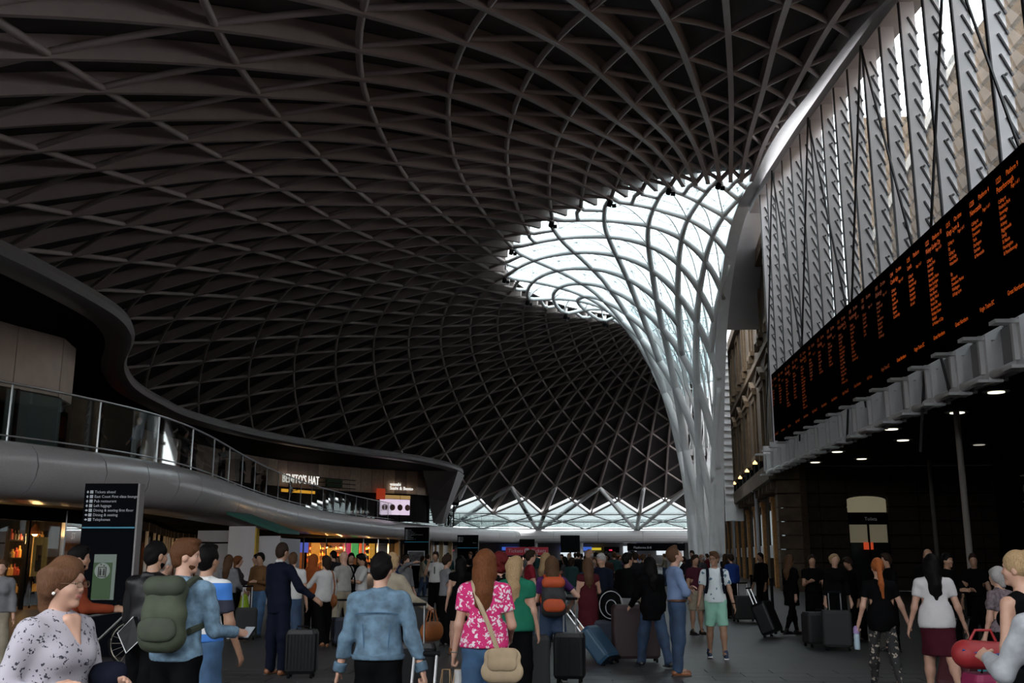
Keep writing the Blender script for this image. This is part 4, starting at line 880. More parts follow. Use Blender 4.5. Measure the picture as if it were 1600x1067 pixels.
# ------------------------------------------------------------------ people: implicit bodies meshed with surface nets
def _rc(P, a, b, ra, rb, flat):
    q = P - a; ba = b - a
    if flat is not None:
        ax, f = flat; q = q + np.outer(q @ ax, ax) * (1 / f - 1); ba = ba + ax * (ba @ ax) * (1 / f - 1)
    t = np.clip(q @ ba / (ba @ ba + 1e-12), 0, 1)
    return np.linalg.norm(q - t[:, None] * ba, axis=1) - (ra + (rb - ra) * t)
def _el(P, c, r, M):
    q = (P - c) @ M.T if M is not None else P - c
    k0 = np.linalg.norm(q / r, axis=1); k1 = np.linalg.norm(q / (r * r), axis=1)
    return k0 * (k0 - 1) / (k1 + 1e-9)
class SDF:
    def __init__(s): s.pr = []; s.cut = []; s.fold = None
    def rc(s, a, b, ra, rb=None, k=0.03, flat=None):
        s.pr.append(('rc', np.array(a, float), np.array(b, float), ra, ra if rb is None else rb, k, flat)); return s
    def el(s, c, r, M=None, k=0.02, sub=False):
        s.pr.append(('sub' if sub else 'el', np.array(c, float), np.array(r, float), M, k)); return s
    def plane(s, p, n, near=None, rad=None):            # keep the side opposite to n
        s.cut.append((np.array(p, float), np.array(n, float) / np.linalg.norm(n), near, rad)); return s
    def mesh(s, h):
        lo = np.full(3, 1e9); hi = -lo; bbs = []
        for p in s.pr:
            if p[0] == 'rc': m = max(p[3], p[4]); l = np.minimum(p[1], p[2]) - m; u = np.maximum(p[1], p[2]) + m
            else: m = max(p[2]); l = p[1] - m; u = p[1] + m
            bbs.append((l, u))
            if p[0] != 'sub': lo = np.minimum(lo, l); hi = np.maximum(hi, u)
        lo = lo - 3 * h; hi = hi + 3 * h; n = np.ceil((hi - lo) / h).astype(int) + 1
        g = np.full(n, 0.2)
        for p, (l, u) in zip(s.pr, bbs):
            k = p[5] if p[0] == 'rc' else p[4]; mg = k + 2.5 * h
            a = np.clip(np.floor((l - mg - lo) / h).astype(int), 0, n - 1); b = np.clip(np.ceil((u + mg - lo) / h).astype(int) + 1, 1, n)
            if (b <= a).any(): continue
            ax = [lo[i] + h * np.arange(a[i], b[i]) for i in range(3)]
            P = np.stack(np.meshgrid(*ax, indexing='ij'), -1).reshape(-1, 3)
            d = _rc(P, p[1], p[2], p[3], p[4], p[6]) if p[0] == 'rc' else _el(P, p[1], p[2], p[3])
            sl = tuple(slice(a[i], b[i]) for i in range(3)); cur = g[sl].reshape(-1)
            if p[0] == 'sub': hh = np.maximum(k - np.abs(cur + d), 0) / k; new = np.maximum(cur, -d) + hh * hh * k / 4
            else: hh = np.maximum(k - np.abs(cur - d), 0) / k; new = np.minimum(cur, d) - hh * hh * k / 4
            g[sl] = new.reshape(g[sl].shape)
        if s.fold or s.cut:
            m = np.abs(g) < 0.12; idx = np.argwhere(m); P = lo + h * idx
            v = g[m]
            if s.fold:
                amp, fr, ph = s.fold
                v = v + amp * (np.sin(P[:, 2] * fr + 3.1 * np.sin(P[:, 0] * 11 + ph) + ph) * np.sin(P[:, 0] * fr * 0.55 + 2 * np.sin(P[:, 2] * 9 + ph)) + 0.5 * np.sin(P[:, 1] * fr * 0.8 + P[:, 2] * 17 + ph))
            for (c, nn, near, rad) in s.cut:
                pd = (P - c) @ nn
                if near is not None: pd = np.where(np.linalg.norm(P - near, axis=1) < rad, pd, -1)
                v = np.maximum(v, pd)
            g[m] = v
            for (c, nn, near, rad) in s.cut:
                m2 = (g < -0.1); idx2 = np.argwhere(m2); P2 = lo + h * idx2; pd = (P2 - c) @ nn
                if near is not None: pd = np.where(np.linalg.norm(P2 - near, axis=1) < rad, pd, -1)
                g[m2] = np.maximum(g[m2], pd)
        return nets(g, lo, h)
def nets(g, lo, h):
    s = g < 0; n = np.array(g.shape) - 1
    C = {}
    for o in ((i, j, k) for i in (0, 1) for j in (0, 1) for k in (0, 1)):
        C[o] = g[o[0]:o[0] + n[0], o[1]:o[1] + n[1], o[2]:o[2] + n[2]]
    cnt = sum((C[o] < 0).astype(np.int8) for o in C); mix = (cnt > 0) & (cnt < 8)
    idx = np.full(mix.shape, -1, np.int64); idx[mix] = np.arange(mix.sum()); cell = np.argwhere(mix)
    V = {o: C[o][mix] for o in C}; pos = np.zeros((len(cell), 3)); ne = np.zeros(len(cell))
    for o in V:
        for ax in range(3):
            if o[ax]: continue
            o2 = list(o); o2[ax] = 1; o2 = tuple(o2); a, b = V[o], V[o2]; cr = (a < 0) != (b < 0)
            t = np.where(cr, a / (a - b + 1e-12), 0); p = np.repeat(np.array(o, float)[None], len(cell), 0); p[:, ax] += t
            pos += p * cr[:, None]; ne += cr
    v = lo + h * (cell + pos / np.maximum(ne, 1)[:, None]); Fq = []
    for ax in range(3):
        u, w_ = (ax + 1) % 3, (ax + 2) % 3
        sl0 = [slice(None)] * 3; sl1 = [slice(None)] * 3; sl0[ax] = slice(0, -1); sl1[ax] = slice(1, None)
        e = s[tuple(sl0)] != s[tuple(sl1)]; I = np.argwhere(e); I = I[(I[:, u] > 0) & (I[:, w_] > 0) & (I[:, u] < n[u]) & (I[:, w_] < n[w_])]
        def cid(du, dw):
            J = I.copy(); J[:, u] += du; J[:, w_] += dw; return idx[J[:, 0], J[:, 1], J[:, 2]]
        q = np.stack([cid(-1, -1), cid(0, -1), cid(0, 0), cid(-1, 0)], 1)
        ins = s[I[:, 0], I[:, 1], I[:, 2]]; q[~ins] = q[~ins][:, ::-1]; Fq.append(q)
    f = np.concatenate(Fq); f = f[(f >= 0).all(1)]
    return v, f
def vf_mesh(name, parts, m):
    vs, fs, o = [], [], 0
    for v, f in parts: vs.append(v); fs.append(f + o); o += len(v)
    v = np.concatenate(vs); f = np.concatenate(fs); me = bpy.data.meshes.new(name)
    me.vertices.add(len(v)); me.vertices.foreach_set('co', v.astype(np.float32).ravel())
    me.loops.add(f.size); me.loops.foreach_set('vertex_index', f.astype(np.int32).ravel())
    me.polygons.add(len(f)); me.polygons.foreach_set('loop_start', np.arange(0, f.size, 4, dtype=np.int32)); me.polygons.foreach_set('loop_total', np.full(len(f), 4, np.int32))
    me.update(calc_edges=True); me.validate(); me.shade_smooth()
    if m: me.materials.append(m)
    return me
def Rx(a): c, s = math.cos(a), math.sin(a); return np.array([[1, 0, 0], [0, c, -s], [0, s, c]])
def Ry(a): c, s = math.cos(a), math.sin(a); return np.array([[c, 0, s], [0, 1, 0], [-s, 0, c]])
def Rz(a): c, s = math.cos(a), math.sin(a); return np.array([[c, -s, 0], [s, c, 0], [0, 0, 1]])
def unit(v): v = np.array(v, float); return v / (np.linalg.norm(v) + 1e-9)

SK = {'fair': mat('skin_fair', (0.46, 0.26, 0.185), 0.5, var=0.05, scale=25), 'tan': mat('skin_tan', (0.33, 0.18, 0.115), 0.5, var=0.05, scale=25), 'brown': mat('skin_brown', (0.24, 0.125, 0.08), 0.5, var=0.05, scale=25)}
def hm(name, c):
    def f(t, b):
        tc = t.nodes.new('ShaderNodeTexCoord'); mp = t.nodes.new('ShaderNodeMapping'); nz = t.nodes.new('ShaderNodeTexNoise'); r = t.nodes.new('ShaderNodeValToRGB'); bp = t.nodes.new('ShaderNodeBump')
        mp.inputs['Scale'].default_value = (300, 300, 14); nz.inputs['Scale'].default_value = 1.0; nz.inputs['Detail'].default_value = 3; nz.inputs['Distortion'].default_value = 1.2
        t.links.new(tc.outputs['Object'], mp.inputs[0]); t.links.new(mp.outputs[0], nz.inputs['Vector']); t.links.new(nz.outputs['Fac'], r.inputs[0])
        r.color_ramp.elements[0].position = 0.35; r.color_ramp.elements[1].position = 0.68; r.color_ramp.elements[0].color = (*[x * 0.6 for x in c], 1); r.color_ramp.elements[1].color = (*[x * 1.3 for x in c], 1)
        bp.inputs['Strength'].default_value = 0.55; bp.inputs['Distance'].default_value = 0.003
        t.links.new(r.outputs[0], b.inputs['Base Color']); t.links.new(nz.outputs['Fac'], bp.inputs['Height']); t.links.new(bp.outputs[0], b.inputs['Normal']); b.inputs['Roughness'].default_value = 0.5; b.inputs['Specular IOR Level'].default_value = 0.05
    return pattern_mat('hair_' + name, f)
HAIR = {'black': hm('black', (0.006, 0.005, 0.005)), 'dark': hm('dark', (0.028, 0.017, 0.012)), 'brown': hm('brown', (0.085, 0.045, 0.025)), 'auburn': hm('auburn', (0.13, 0.048, 0.02)), 'red': hm('red', (0.33, 0.095, 0.03)), 'blond': hm('blond', (0.36, 0.24, 0.13)), 'grey': hm('grey', (0.36, 0.34, 0.33)), 'ginger': hm('ginger', (0.085, 0.036, 0.017)), 'chestnut': hm('chestnut', (0.10, 0.048, 0.026)), 'crimson': hm('crimson', (0.10, 0.012, 0.012))}
LOD = {0: dict(b=0.015, h=0.0068, n=0.0055, c=0.0125), 1: dict(b=0.021, h=0.012, n=0.0095, c=0.018), 2: dict(b=0.034, h=0.021, n=None, c=0.03)}
def hand_sdf(S, w, d, pn, sc_, grip):
    d = unit(d); pn = unit(pn - d * (pn @ d)); sd = np.cross(d, pn)
    S.rc(w, w + d * 0.03 * sc_, 0.026 * sc_, 0.03 * sc_, 0.02, (pn, 0.62)); S.rc(w + d * 0.03 * sc_, w + d * 0.082 * sc_, 0.036 * sc_, 0.038 * sc_, 0.015, (pn, 0.42))
    for off, ln in ((-0.03, 0.062), (-0.0105, 0.08), (0.0105, 0.084), (0.03, 0.07)):
        a = w + d * 0.088 * sc_ + sd * off * sc_ * 1.02; ang = (0.35, 0.9, 0.9) if grip < 0.5 else (1.15, 1.35, 0.9); dd = d; acc = 0
        for i, fr in enumerate((0.42, 0.33, 0.25)):
            acc += ang[i] * (0.45 if grip < 0.5 else 1.0); dd = d * math.cos(acc) + pn * math.sin(acc); b = a + dd * ln * fr * sc_
            S.rc(a, b, (0.0092 - 0.0007 * i) * sc_, (0.0085 - 0.0007 * i) * sc_, 0.004); a = b
    return d, pn, sd
def person(name_label, loc, H=1.7, yaw=0.0, lod=1, skin='fair', hair=('short', 'dark'), top=('tee', None), bottom=('trousers', None), shoes=None, lean=0.0, fat=1.0, head=(0, 0),
           armL=(5, 8, 12, 0), armR=(5, 8, 12, 0), legL=(0, 3, 0), legR=(0, 3, 0), fem=False, grip=(0, 0), eyes=None, z0=0.0, beard=None, group=None, extra=None, thumb_out=True, turn=0.0):
    """local frame: +Y is the way the person faces, +X their right hand side; arm = (forward, outward, elbow bend, inward) degrees, leg = (forward, outward, knee bend)"""
    L = LOD[lod]; u = H / 1.75; R = {}
    hipz = 0.525 * H; T = Rz(R_(-turn)) @ Rx(R_(-lean))
    piv = np.array([0, 0, hipz]); tz = lambda x, y, z: piv + T @ (np.array([x, y, z]) * u)     # torso frame from the hips, metres at 1.75
    sw = (0.168 if fem else 0.184) * (1 + 0.35 * (fat - 1)); J = {}
    J['neck'] = tz(0, -0.01, 0.53); J['head'] = tz(0, 0.02, 0.712)
    HM = Rz(R_(-head[0])) @ Rx(R_(head[1])); HM = T @ HM if abs(lean) < 25 else HM
    hd = lambda x, y, z: J['head'] + HM @ (np.array([x, y, z]) * u * 1.0)
    arms = {}
    for sd, key, a in ((-1, 'L', armL), (1, 'R', armR)):
        sh = tz(sd * sw, -0.01, 0.475); f, o, e, inw = [R_(v) for v in a]
        dU = unit([sd * math.sin(o), math.sin(f) * math.cos(o), -math.cos(f) * math.cos(o)]); dU = Rz(R_(-turn)) @ dU
        el_ = sh + dU * 0.295 * u
        fw = unit([sd * math.sin(o) * 0.2 - sd * math.sin(inw), math.cos(inw), 0]); fw = Rz(R_(-turn)) @ fw
        fw = unit(fw - dU * (fw @ dU)); dF = unit(dU * math.cos(e) + fw * math.sin(e)); wr_ = el_ + dF * 0.255 * u
        pn = unit(Rz(R_(-turn)) @ np.array([-sd * 1.0, 0.15 if e < 1 else -0.2, -0.1 - 0.9 * min(e / 1.5, 1)])); arms[key] = (sh, el_, wr_, dU, dF, pn, sd)
    legs = {}
    for sd, key, a in ((-1, 'L', legL), (1, 'R', legR)):
        hp = piv + Rz(R_(-turn)) @ np.array([sd * 0.085 * u * (1.05 if fem else 1), 0, -0.01]); f, o, kb = [R_(v) for v in a]
        dT = unit([sd * math.sin(o), math.sin(f), -math.cos(f)]); kn = hp + dT * 0.435 * u; f2 = f - kb
        dS = unit([sd * math.sin(o) * 0.5, math.sin(f2), -math.cos(f2)]); an = kn + dS * 0.42 * u; legs[key] = (hp, kn, an, dS, f2, sd)
    # drop to the ground
    low = min(l[2][2] for l in legs.values()) - 0.075 * u; off = np.array([0, 0, -low])
    root = thing('person', name_label, 'person', (loc[0], loc[1], z0), R_(yaw), group)
    mv = lambda p: p + off
    fwd = T @ np.array([0, 1.0, 0]); up = T @ np.array([0, 0, 1.0])
    def torso(S, t, wide=1.0):
        S.rc(mv(tz(0, 0, 0.36)), mv(tz(0, 0.0, 0.42)), (0.150 * fat if not fem else 0.135 * fat) * u * wide + t, (0.135 if not fem else 0.122) * fat * u + t, 0.05, (fwd, 0.66 + 0.1 * (fat - 1)))
        S.rc(mv(tz(0, 0, 0.15)), mv(tz(0, 0, 0.34)), (0.132 if not fem else 0.118) * fat * u * wide + t, (0.143 if not fem else 0.128) * fat * u * wide + t, 0.06, (fwd, 0.70 + 0.12 * (fat - 1)))
        S.rc(mv(tz(-sw * 0.78, -0.01, 0.465)), mv(tz(sw * 0.78, -0.01, 0.465)), 0.058 * u + t, 0.058 * u + t, 0.06)
        S.rc(mv(tz(0, -0.005, 0.42)), mv(tz(0, -0.008, 0.52)), 0.10 * u + t * 0.5, 0.05 * u + t * 0.5, 0.05, (fwd, 0.7))
        if fem:
            for sx in (-1, 1): S.el(mv(tz(sx * 0.065, 0.085, 0.36)), np.array([0.068, 0.06, 0.07]) * u * (0.75 + 0.25 * fat) + t, None, 0.05)
    def hips(S, t): S.rc(mv(tz(-0.05, -0.005, 0.02)), mv(tz(0.05, -0.005, 0.02)), (0.115 if fem else 0.108) * fat * u + t, None, 0.06, (fwd, 0.86)); S.rc(mv(tz(0, 0, 0.02)), mv(tz(0, 0, 0.16)), 0.128 * fat * u + t, 0.125 * fat * u + t, 0.06, (fwd, 0.74))
    def leg(S, key, t, upto=2.0, k=0.04, fl=0.0):
        hp, kn, an, dS, f2, sd = legs[key]; a = fat ** 0.5
        e = kn if upto >= 1 else hp + (kn - hp) * upto
        S.rc(mv(hp), mv(e), 0.082 * a * u + t, (0.058 * a + (1 - min(upto, 1)) * 0.02) * u + t + fl, k)
        if upto > 1:
            q = kn + (an - kn) * (upto - 1); S.rc(mv(kn), mv(kn + (an - kn) * 0.35), 0.056 * a * u + t, 0.055 * a * u + t, k); S.rc(mv(kn + (an - kn) * 0.3), mv(q), 0.055 * a * u + t, 0.036 * u + t + fl, k)
    def arm(S, key, t, upto=2.0, k=0.03):
        sh, el_, wr_, dU, dF, pn, sd = arms[key]; a = fat ** 0.4 * (0.9 if fem else 1)
        e = el_ if upto >= 1 else sh + (el_ - sh) * upto
        S.rc(mv(sh), mv(e), 0.052 * a * u + t, 0.042 * a * u + t, k)
        if upto > 1: q = el_ + (wr_ - el_) * (upto - 1); S.rc(mv(el_), mv(q), 0.041 * a * u + t, (0.041 + (0.027 - 0.041) * (upto - 1)) * a * u + t, k)
    # ---- body
    S = SDF(); torso(S, 0.0); hips(S, 0.0)
    for k in 'LR': leg(S, k, 0.0); arm(S, k, 0.0)
    S.rc(mv(J['neck']), mv(hd(0, -0.012, -0.07)), 0.056 * u, 0.05 * u, 0.03)
    for k in 'LR':
        hp, kn, an, dS, f2, sd = legs[k]; S.rc(mv(an), mv(an + np.array([0, 0.12 * u, -0.04 * u])), 0.035 * u, 0.028 * u, 0.02)
    parts = [S.mesh(L['b'])]
    S = SDF(); E = lambda c, r, **kw: S.el(mv(hd(*c)), np.array(r) * u, HM.T, **kw)
    E((0, -0.008, 0.022), (0.074, 0.093, 0.098)); E((0, 0.02, -0.045), (0.057, 0.066, 0.072), k=0.03)
    S.rc(mv(J['neck']), mv(hd(0, -0.012, -0.06)), 0.056 * u, 0.05 * u, 0.03)
    if lod < 2:
        S.rc(mv(hd(0, 0.08, 0.012)), mv(hd(0, 0.094, -0.027)), 0.0075 * u, 0.0125 * u, 0.012)
        S.rc(mv(hd(-0.034, 0.073, 0.03)), mv(hd(0.034, 0.073, 0.03)), 0.011 * u, None, 0.014)
        for sx in (-1, 1):
            E((sx * 0.031, 0.094, 0.004), (0.015, 0.014, 0.011), k=0.012, sub=True); E((sx * 0.075, -0.002, -0.012), (0.011, 0.022, 0.032), k=0.008)
            E((sx * 0.036, 0.055, -0.028), (0.024, 0.026, 0.026), k=0.02)
        S.rc(mv(hd(-0.019, 0.078, -0.060)), mv(hd(0.019, 0.078, -0.060)), 0.0095 * u, None, 0.008); E((0, 0.066, -0.097), (0.024, 0.022, 0.02), k=0.02)
    else: E((0, 0.09, -0.01), (0.014, 0.022, 0.024), k=0.012)
    parts.append(S.mesh(L['h']))
    for k, gr in (('L', grip[0]), ('R', grip[1])):
        sh, el_, wr_, dU, dF, pn, sd = arms[k]
        S = SDF()
        if L['n']:
            S.rc(mv(wr_ - dF * 0.06 * u), mv(wr_), 0.03 * u * (0.9 if fem else 1), 0.026 * u, 0.02)
            d_, p_, s_ = hand_sdf(S, mv(wr_), dF, pn, u * (0.92 if fem else 1.0), gr)
            side = s_ * (1 if (s_ @ np.array([0, 1, 0.4])) > 0 else -1); w0 = mv(wr_) + d_ * 0.03 * u + side * 0.026 * u
            m1 = w0 + (d_ * 0.6 + side * 0.62 + p_ * 0.45) * 0.042 * u; S.rc(w0, m1, 0.0145 * u, 0.011 * u, 0.012); S.rc(m1, m1 + (d_ * 0.75 + p_ * (0.9 if gr else 0.4)) * 0.034 * u, 0.0105 * u, 0.0085 * u, 0.005)
            parts.append(S.mesh(L['n']))
        else:
            S.rc(mv(wr_ - dF * 0.04 * u), mv(wr_ + dF * 0.085 * u), 0.03 * u, 0.036 * u, 0.02); S.rc(mv(wr_ + dF * 0.085 * u), mv(wr_ + dF * 0.15 * u + pn * 0.03 * u), 0.034 * u, 0.024 * u, 0.02); parts.append(S.mesh(L['h']))
    link('body', vf_mesh('body', parts, SK[skin]), root)
    ph = random.random() * 6
    # ---- bottom garment
    kind, bm = bottom
    if bm is not None:
        S = SDF(); S.fold = (0.0045, 26, ph) if lod < 2 else None
        if kind in ('trousers', 'jeans', 'leggings'):
            hips(S, 0.012)
            for k in 'LR': leg(S, k, 0.006 if kind == 'leggings' else 0.016, 1.97, fl=0.0 if kind == 'leggings' else 0.02)
        elif kind == 'shorts':
            hips(S, 0.014)
            for k in 'LR':
                leg(S, k, 0.02, 0.96, fl=0.012); hp, kn, an, dS, f2, sd = legs[k]; e_ = mv(hp + (kn - hp) * 0.93); S.plane(e_, unit(kn - hp), e_, 0.13)
        else:                                            # skirt, length given by kind such as skirt0.9
            ln = float(kind[5:]); hips(S, 0.014)
            kl = sum((legs[k][0] + (legs[k][1] - legs[k][0]) * min(ln, 1) + (legs[k][2] - legs[k][1]) * max(0, ln - 1)) for k in 'LR') / 2
            S.rc(mv(tz(0, 0, 0.0)), mv(kl), 0.135 * fat * u, 0.15 * u, 0.06, (fwd, 0.85))
            for k in 'LR': leg(S, k, 0.02, min(ln, 1.0))
            S.plane(mv(kl) + np.array([0, 0, -0.02]), (0, 0, -1))
        S.plane(mv(tz(0, 0, 0.13)), up)
        link('skirt' if kind.startswith('skirt') else kind if kind != 'leggings' else 'trousers', vf_mesh('bottom', [S.mesh(L['c'])], bm), root)
    # ---- top garment
    kind, tm = top[0], top[1]; slv = top[2] if len(top) > 2 else {'tee': 0.62, 'polo': 0.7, 'shirt': 1.97, 'jacket': 2.05, 'coat': 2.05, 'tank': 0.0, 'blouse': 0.6, 'dress': 0.35}[kind]
    hem = {'tee': 0.03, 'polo': 0.03, 'shirt': 0.06, 'jacket': 0.02, 'coat': -0.3, 'tank': 0.06, 'blouse': 0.0, 'dress': -0.5}[kind]; hem = top[3] if len(top) > 3 else hem
    tk = {'tee': 0.013, 'polo': 0.014, 'shirt': 0.015, 'jacket': 0.018, 'coat': 0.024, 'tank': 0.008, 'blouse': 0.02, 'dress': 0.012}[kind]
    if tm is not None:
        S = SDF(); S.fold = (0.006 if kind in ('jacket', 'shirt', 'coat') else 0.0045, 24, ph) if lod < 2 else None
        torso(S, tk); hips(S, tk + 0.012)
        if kind in ('blouse', 'jacket', 'tee'): S.rc(mv(tz(0, 0, 0.2)), mv(tz(0, 0, hem - 0.03)), 0.12 * fat * u + tk, 0.148 * fat * u + tk, 0.06, (fwd, 0.78))
        if kind in ('coat', 'dress'):
            kl = mv(tz(0, 0, hem - 0.05)) if abs(lean) < 1 else mv(piv + np.array([0, 0, (hem - 0.05) * u])); S.rc(mv(tz(0, 0, 0.1)), kl, 0.125 * fat * u + tk, (0.17 if kind == 'coat' else 0.14) * u + tk, 0.06, (fwd, 0.85))
        if slv > 0:
            for k in 'LR':
                arm(S, k, tk * 0.9, slv)
                sh, el_, wr_, dU, dF, pn, sd = arms[k]
                if slv < 1: S.plane(mv(sh + (el_ - sh) * slv), dU, mv(sh + (el_ - sh) * slv), 0.1)
                else: q = mv(el_ + (wr_ - el_) * (slv - 1)); S.plane(q, dF, q, 0.085)
        if kind in ('jacket', 'shirt', 'polo', 'coat'):
            for sx in (-1, 1): S.rc(mv(tz(sx * 0.055, 0.03, 0.525)), mv(tz(sx * 0.05, -0.055, 0.555)), 0.016 * u, None, 0.012)
            S.rc(mv(tz(-0.05, -0.058, 0.55)), mv(tz(0.05, -0.058, 0.55)), 0.018 * u, None, 0.012)
        S.plane(mv(tz(0, 0, hem)) if abs(lean) < 25 else mv(tz(0, 0, hem)), -up)
        link({'tee': 't_shirt', 'polo': 'polo_shirt', 'tank': 'vest_top'}.get(kind, kind), vf_mesh('top', [S.mesh(L['c'])], tm), root)
    # ---- shoes
    if shoes:
        for k in 'LR':
            hp, kn, an, dS, f2, sd = legs[k]; S = SDF(); a = mv(an); tl_ = max(-0.6, min(0.9, -f2 * 0.8)) if a[2] > 0.13 * u else 0.0
            F_ = lambda y, z: a + np.array([sd * 0.01, (y * math.cos(tl_) + z * math.sin(tl_)) * u, (z * math.cos(tl_) - y * math.sin(tl_)) * u])
            S.rc(F_(-0.045, -0.035), F_(0.1, -0.047), 0.042 * u, 0.036 * u, 0.03); S.rc(F_(0.1, -0.047), F_(0.165, -0.052), 0.037 * u, 0.028 * u, 0.02); S.rc(F_(-0.03, -0.02), F_(0.01, 0.025), 0.042 * u, 0.042 * u, 0.02)
            S.plane(F_(0, -0.078), (0, math.sin(-tl_), -math.cos(tl_)))
            o = link('shoe', vf_mesh('shoe', [S.mesh(0.012 if lod < 2 else 0.022)], shoes[0]), root)
            if len(shoes) > 1: MB().box(tuple(F_(0.055, -0.072)), (0.078 * u, 0.27 * u, 0.02 * u), mtx=Matrix(Rx(-tl_).tolist())).build('sole', shoes[1], o)
    # ---- hair
    st, hc = hair
    if st != 'none':
        S = SDF(); E = lambda c, r, **kw: S.el(mv(hd(*c)), np.array(r) * u, HM.T, **kw)
        S.fold = (0.0035, 60, ph)
        if st in ('short', 'crop'):
            t = 0.006 if st == 'crop' else 0.013; E((0, -0.014, 0.03), (0.077 + t * 0.7, 0.094 + t, 0.098 + t)); E((0, -0.045, -0.02), (0.068, 0.058, 0.075), k=0.03)
            if st == 'short': E((0, 0.045, 0.105), (0.06, 0.05, 0.03), k=0.02)
            E((0, 0.105, -0.04), (0.088, 0.085, 0.098), k=0.01, sub=True)
            for sx in (-1, 1): E((sx * 0.085, 0.02, -0.05), (0.03, 0.05, 0.055), k=0.01, sub=True)
        elif st in ('bob', 'long', 'pony', 'bun'):
            E((0, -0.014, 0.03), (0.088, 0.106, 0.108))
            if st == 'bob':
                for sx in (-1, 1): S.rc(mv(hd(sx * 0.068, -0.02, 0.035)), mv(hd(sx * 0.072, -0.035, -0.05)), 0.03 * u, 0.024 * u, 0.04)
                S.rc(mv(hd(0, -0.065, 0.0)), mv(hd(0, -0.075, -0.115)), 0.062 * u, 0.046 * u, 0.05); S.fold = (0.008, 46, ph)
            if st == 'long':
                bk_ = lambda x, z: mv(tz(x, -0.115, z)); 
                for sx in (-1, 1): S.rc(mv(hd(sx * 0.066, -0.02, 0.03)), mv(hd(sx * 0.07, -0.05, -0.11)), 0.036 * u, 0.03 * u, 0.04); S.rc(mv(hd(sx * 0.055, -0.055, -0.09)), bk_(sx * 0.05, 0.36), 0.045 * u, 0.022 * u, 0.05)
                S.rc(mv(hd(0, -0.07, 0.0)), bk_(0, 0.46), 0.075 * u, 0.058 * u, 0.05); S.rc(bk_(0, 0.46), bk_(0, 0.29), 0.06 * u, 0.025 * u, 0.05)
            if st == 'pony': S.rc(mv(hd(0, -0.1, 0.06)), mv(tz(0.0, -0.16, 0.5)), 0.038 * u, 0.036 * u, 0.03); S.rc(mv(tz(0, -0.16, 0.5)), mv(tz(0.02, -0.13, 0.3)), 0.036 * u, 0.015 * u, 0.03)
            if st == 'bun': E((0, -0.085, 0.10), (0.052, 0.052, 0.048), k=0.012)
            E((0, 0.115, -0.045), (0.078, 0.095, 0.112), k=0.012, sub=True)
        elif st == 'curly':
            E((0, -0.02, 0.03), (0.115, 0.125, 0.12)); E((0, -0.04, -0.06), (0.10, 0.09, 0.09), k=0.04); S.fold = (0.010, 70, ph); E((0, 0.12, -0.045), (0.078, 0.095, 0.11), k=0.012, sub=True)
        elif st == 'balding': E((0, -0.05, -0.02), (0.076, 0.062, 0.075)); E((0, 0.09, -0.02), (0.10, 0.10, 0.2), k=0.01, sub=True)
        elif st == 'hood': E((0, -0.02, 0.02), (0.115, 0.125, 0.13)); S.rc(mv(hd(0, -0.03, -0.06)), mv(tz(0, -0.02, 0.5)), 0.10 * u, 0.12 * u, 0.05); E((0, 0.115, -0.03), (0.07, 0.09, 0.10), k=0.012, sub=True); S.fold = None
        link('hood' if st == 'hood' else 'hair', vf_mesh('hair', [S.mesh(L['h'] * 1.15)], HAIR[hc] if isinstance(hc, str) else hc), root)
    if beard:
        S = SDF(); S.el(mv(hd(0, 0.022, -0.07)), np.array([0.058, 0.058, 0.05]) * u, HM.T); S.el(mv(hd(0, 0.09, -0.03)), np.array([0.05, 0.03, 0.022]) * u, HM.T, sub=True, k=0.01)
        S.el(mv(hd(0, -0.04, -0.06)), np.array([0.1, 0.06, 0.1]) * u, HM.T, sub=True, k=0.01); S.fold = (0.002, 90, 0); link('beard', vf_mesh('beard', [S.mesh(L['h'])], HAIR[beard]), root)
    if eyes:
        ew = MB(); ed = MB(); eb = MB()
        for sx in (-1, 1):
            ax = HM @ np.array([0, 1.0, 0]); c = mv(hd(sx * 0.031, 0.0688, 0.003))
            MB().lathe(tuple(c), [(0.0105 * u, -0.002), (0.0100 * u, 0.004 * u), (0.0065 * u, 0.0085 * u), (0.002 * u, 0.0105 * u)], 12, tuple(ax)).build('eye', mat('eye_white', (0.55, 0.5, 0.47), 0.3), root, smooth=True)
            MB().lathe(tuple(c + ax * 0.0088 * u), [(0.0066 * u, 0), (0.004 * u, 0.0025 * u)], 10, tuple(ax)).build('iris', mat('eye_dark', (0.03, 0.02, 0.015), 0.25), root, smooth=True)
            MB().tube([tuple(mv(hd(sx * x, y, z))) for x, y, z in ((0.014, 0.083, 0.031), (0.03, 0.081, 0.034), (0.048, 0.067, 0.029))], [0.002 * u, 0.0032 * u, 0.0016 * u], 6).build('eyebrow', HAIR[eyes], root)
    R.update(torso=torso, hips=hips, arm=arm, up=up, L=L, root=root, hd=lambda x, y, z: mv(hd(x, y, z)), tz=lambda x, y, z: mv(tz(x, y, z)), wr={k: (mv(arms[k][2]), arms[k][4]) for k in 'LR'}, u=u, T=T, HM=HM, sh={k: mv(arms[k][0]) for k in 'LR'}, el={k: mv(arms[k][1]) for k in 'LR'}, legs={k: (mv(legs[k][0]), mv(legs[k][1]), mv(legs[k][2])) for k in 'LR'})
    return R
def cm(name, c, rough=0.75, var=0.10, scale=14, bump=0.0, spec=0.08): return mat('cloth_' + name, c, rough, var=var, scale=scale, bump=bump, spec=spec)
def world_of(R, p):
    r = R['root']; a = r.rotation_euler.z; c, s = math.cos(a), math.sin(a)
    return Vector((r.location.x + p[0] * c - p[1] * s, r.location.y + p[0] * s + p[1] * c, r.location.z + p[2]))
def hold(name, label, cat, R, p, group=None):
    """a thing of its own placed where the person holds or wears it, sharing the person's heading"""
    return thing(name, label, cat, world_of(R, p), R['root'].rotation_euler.z, group)
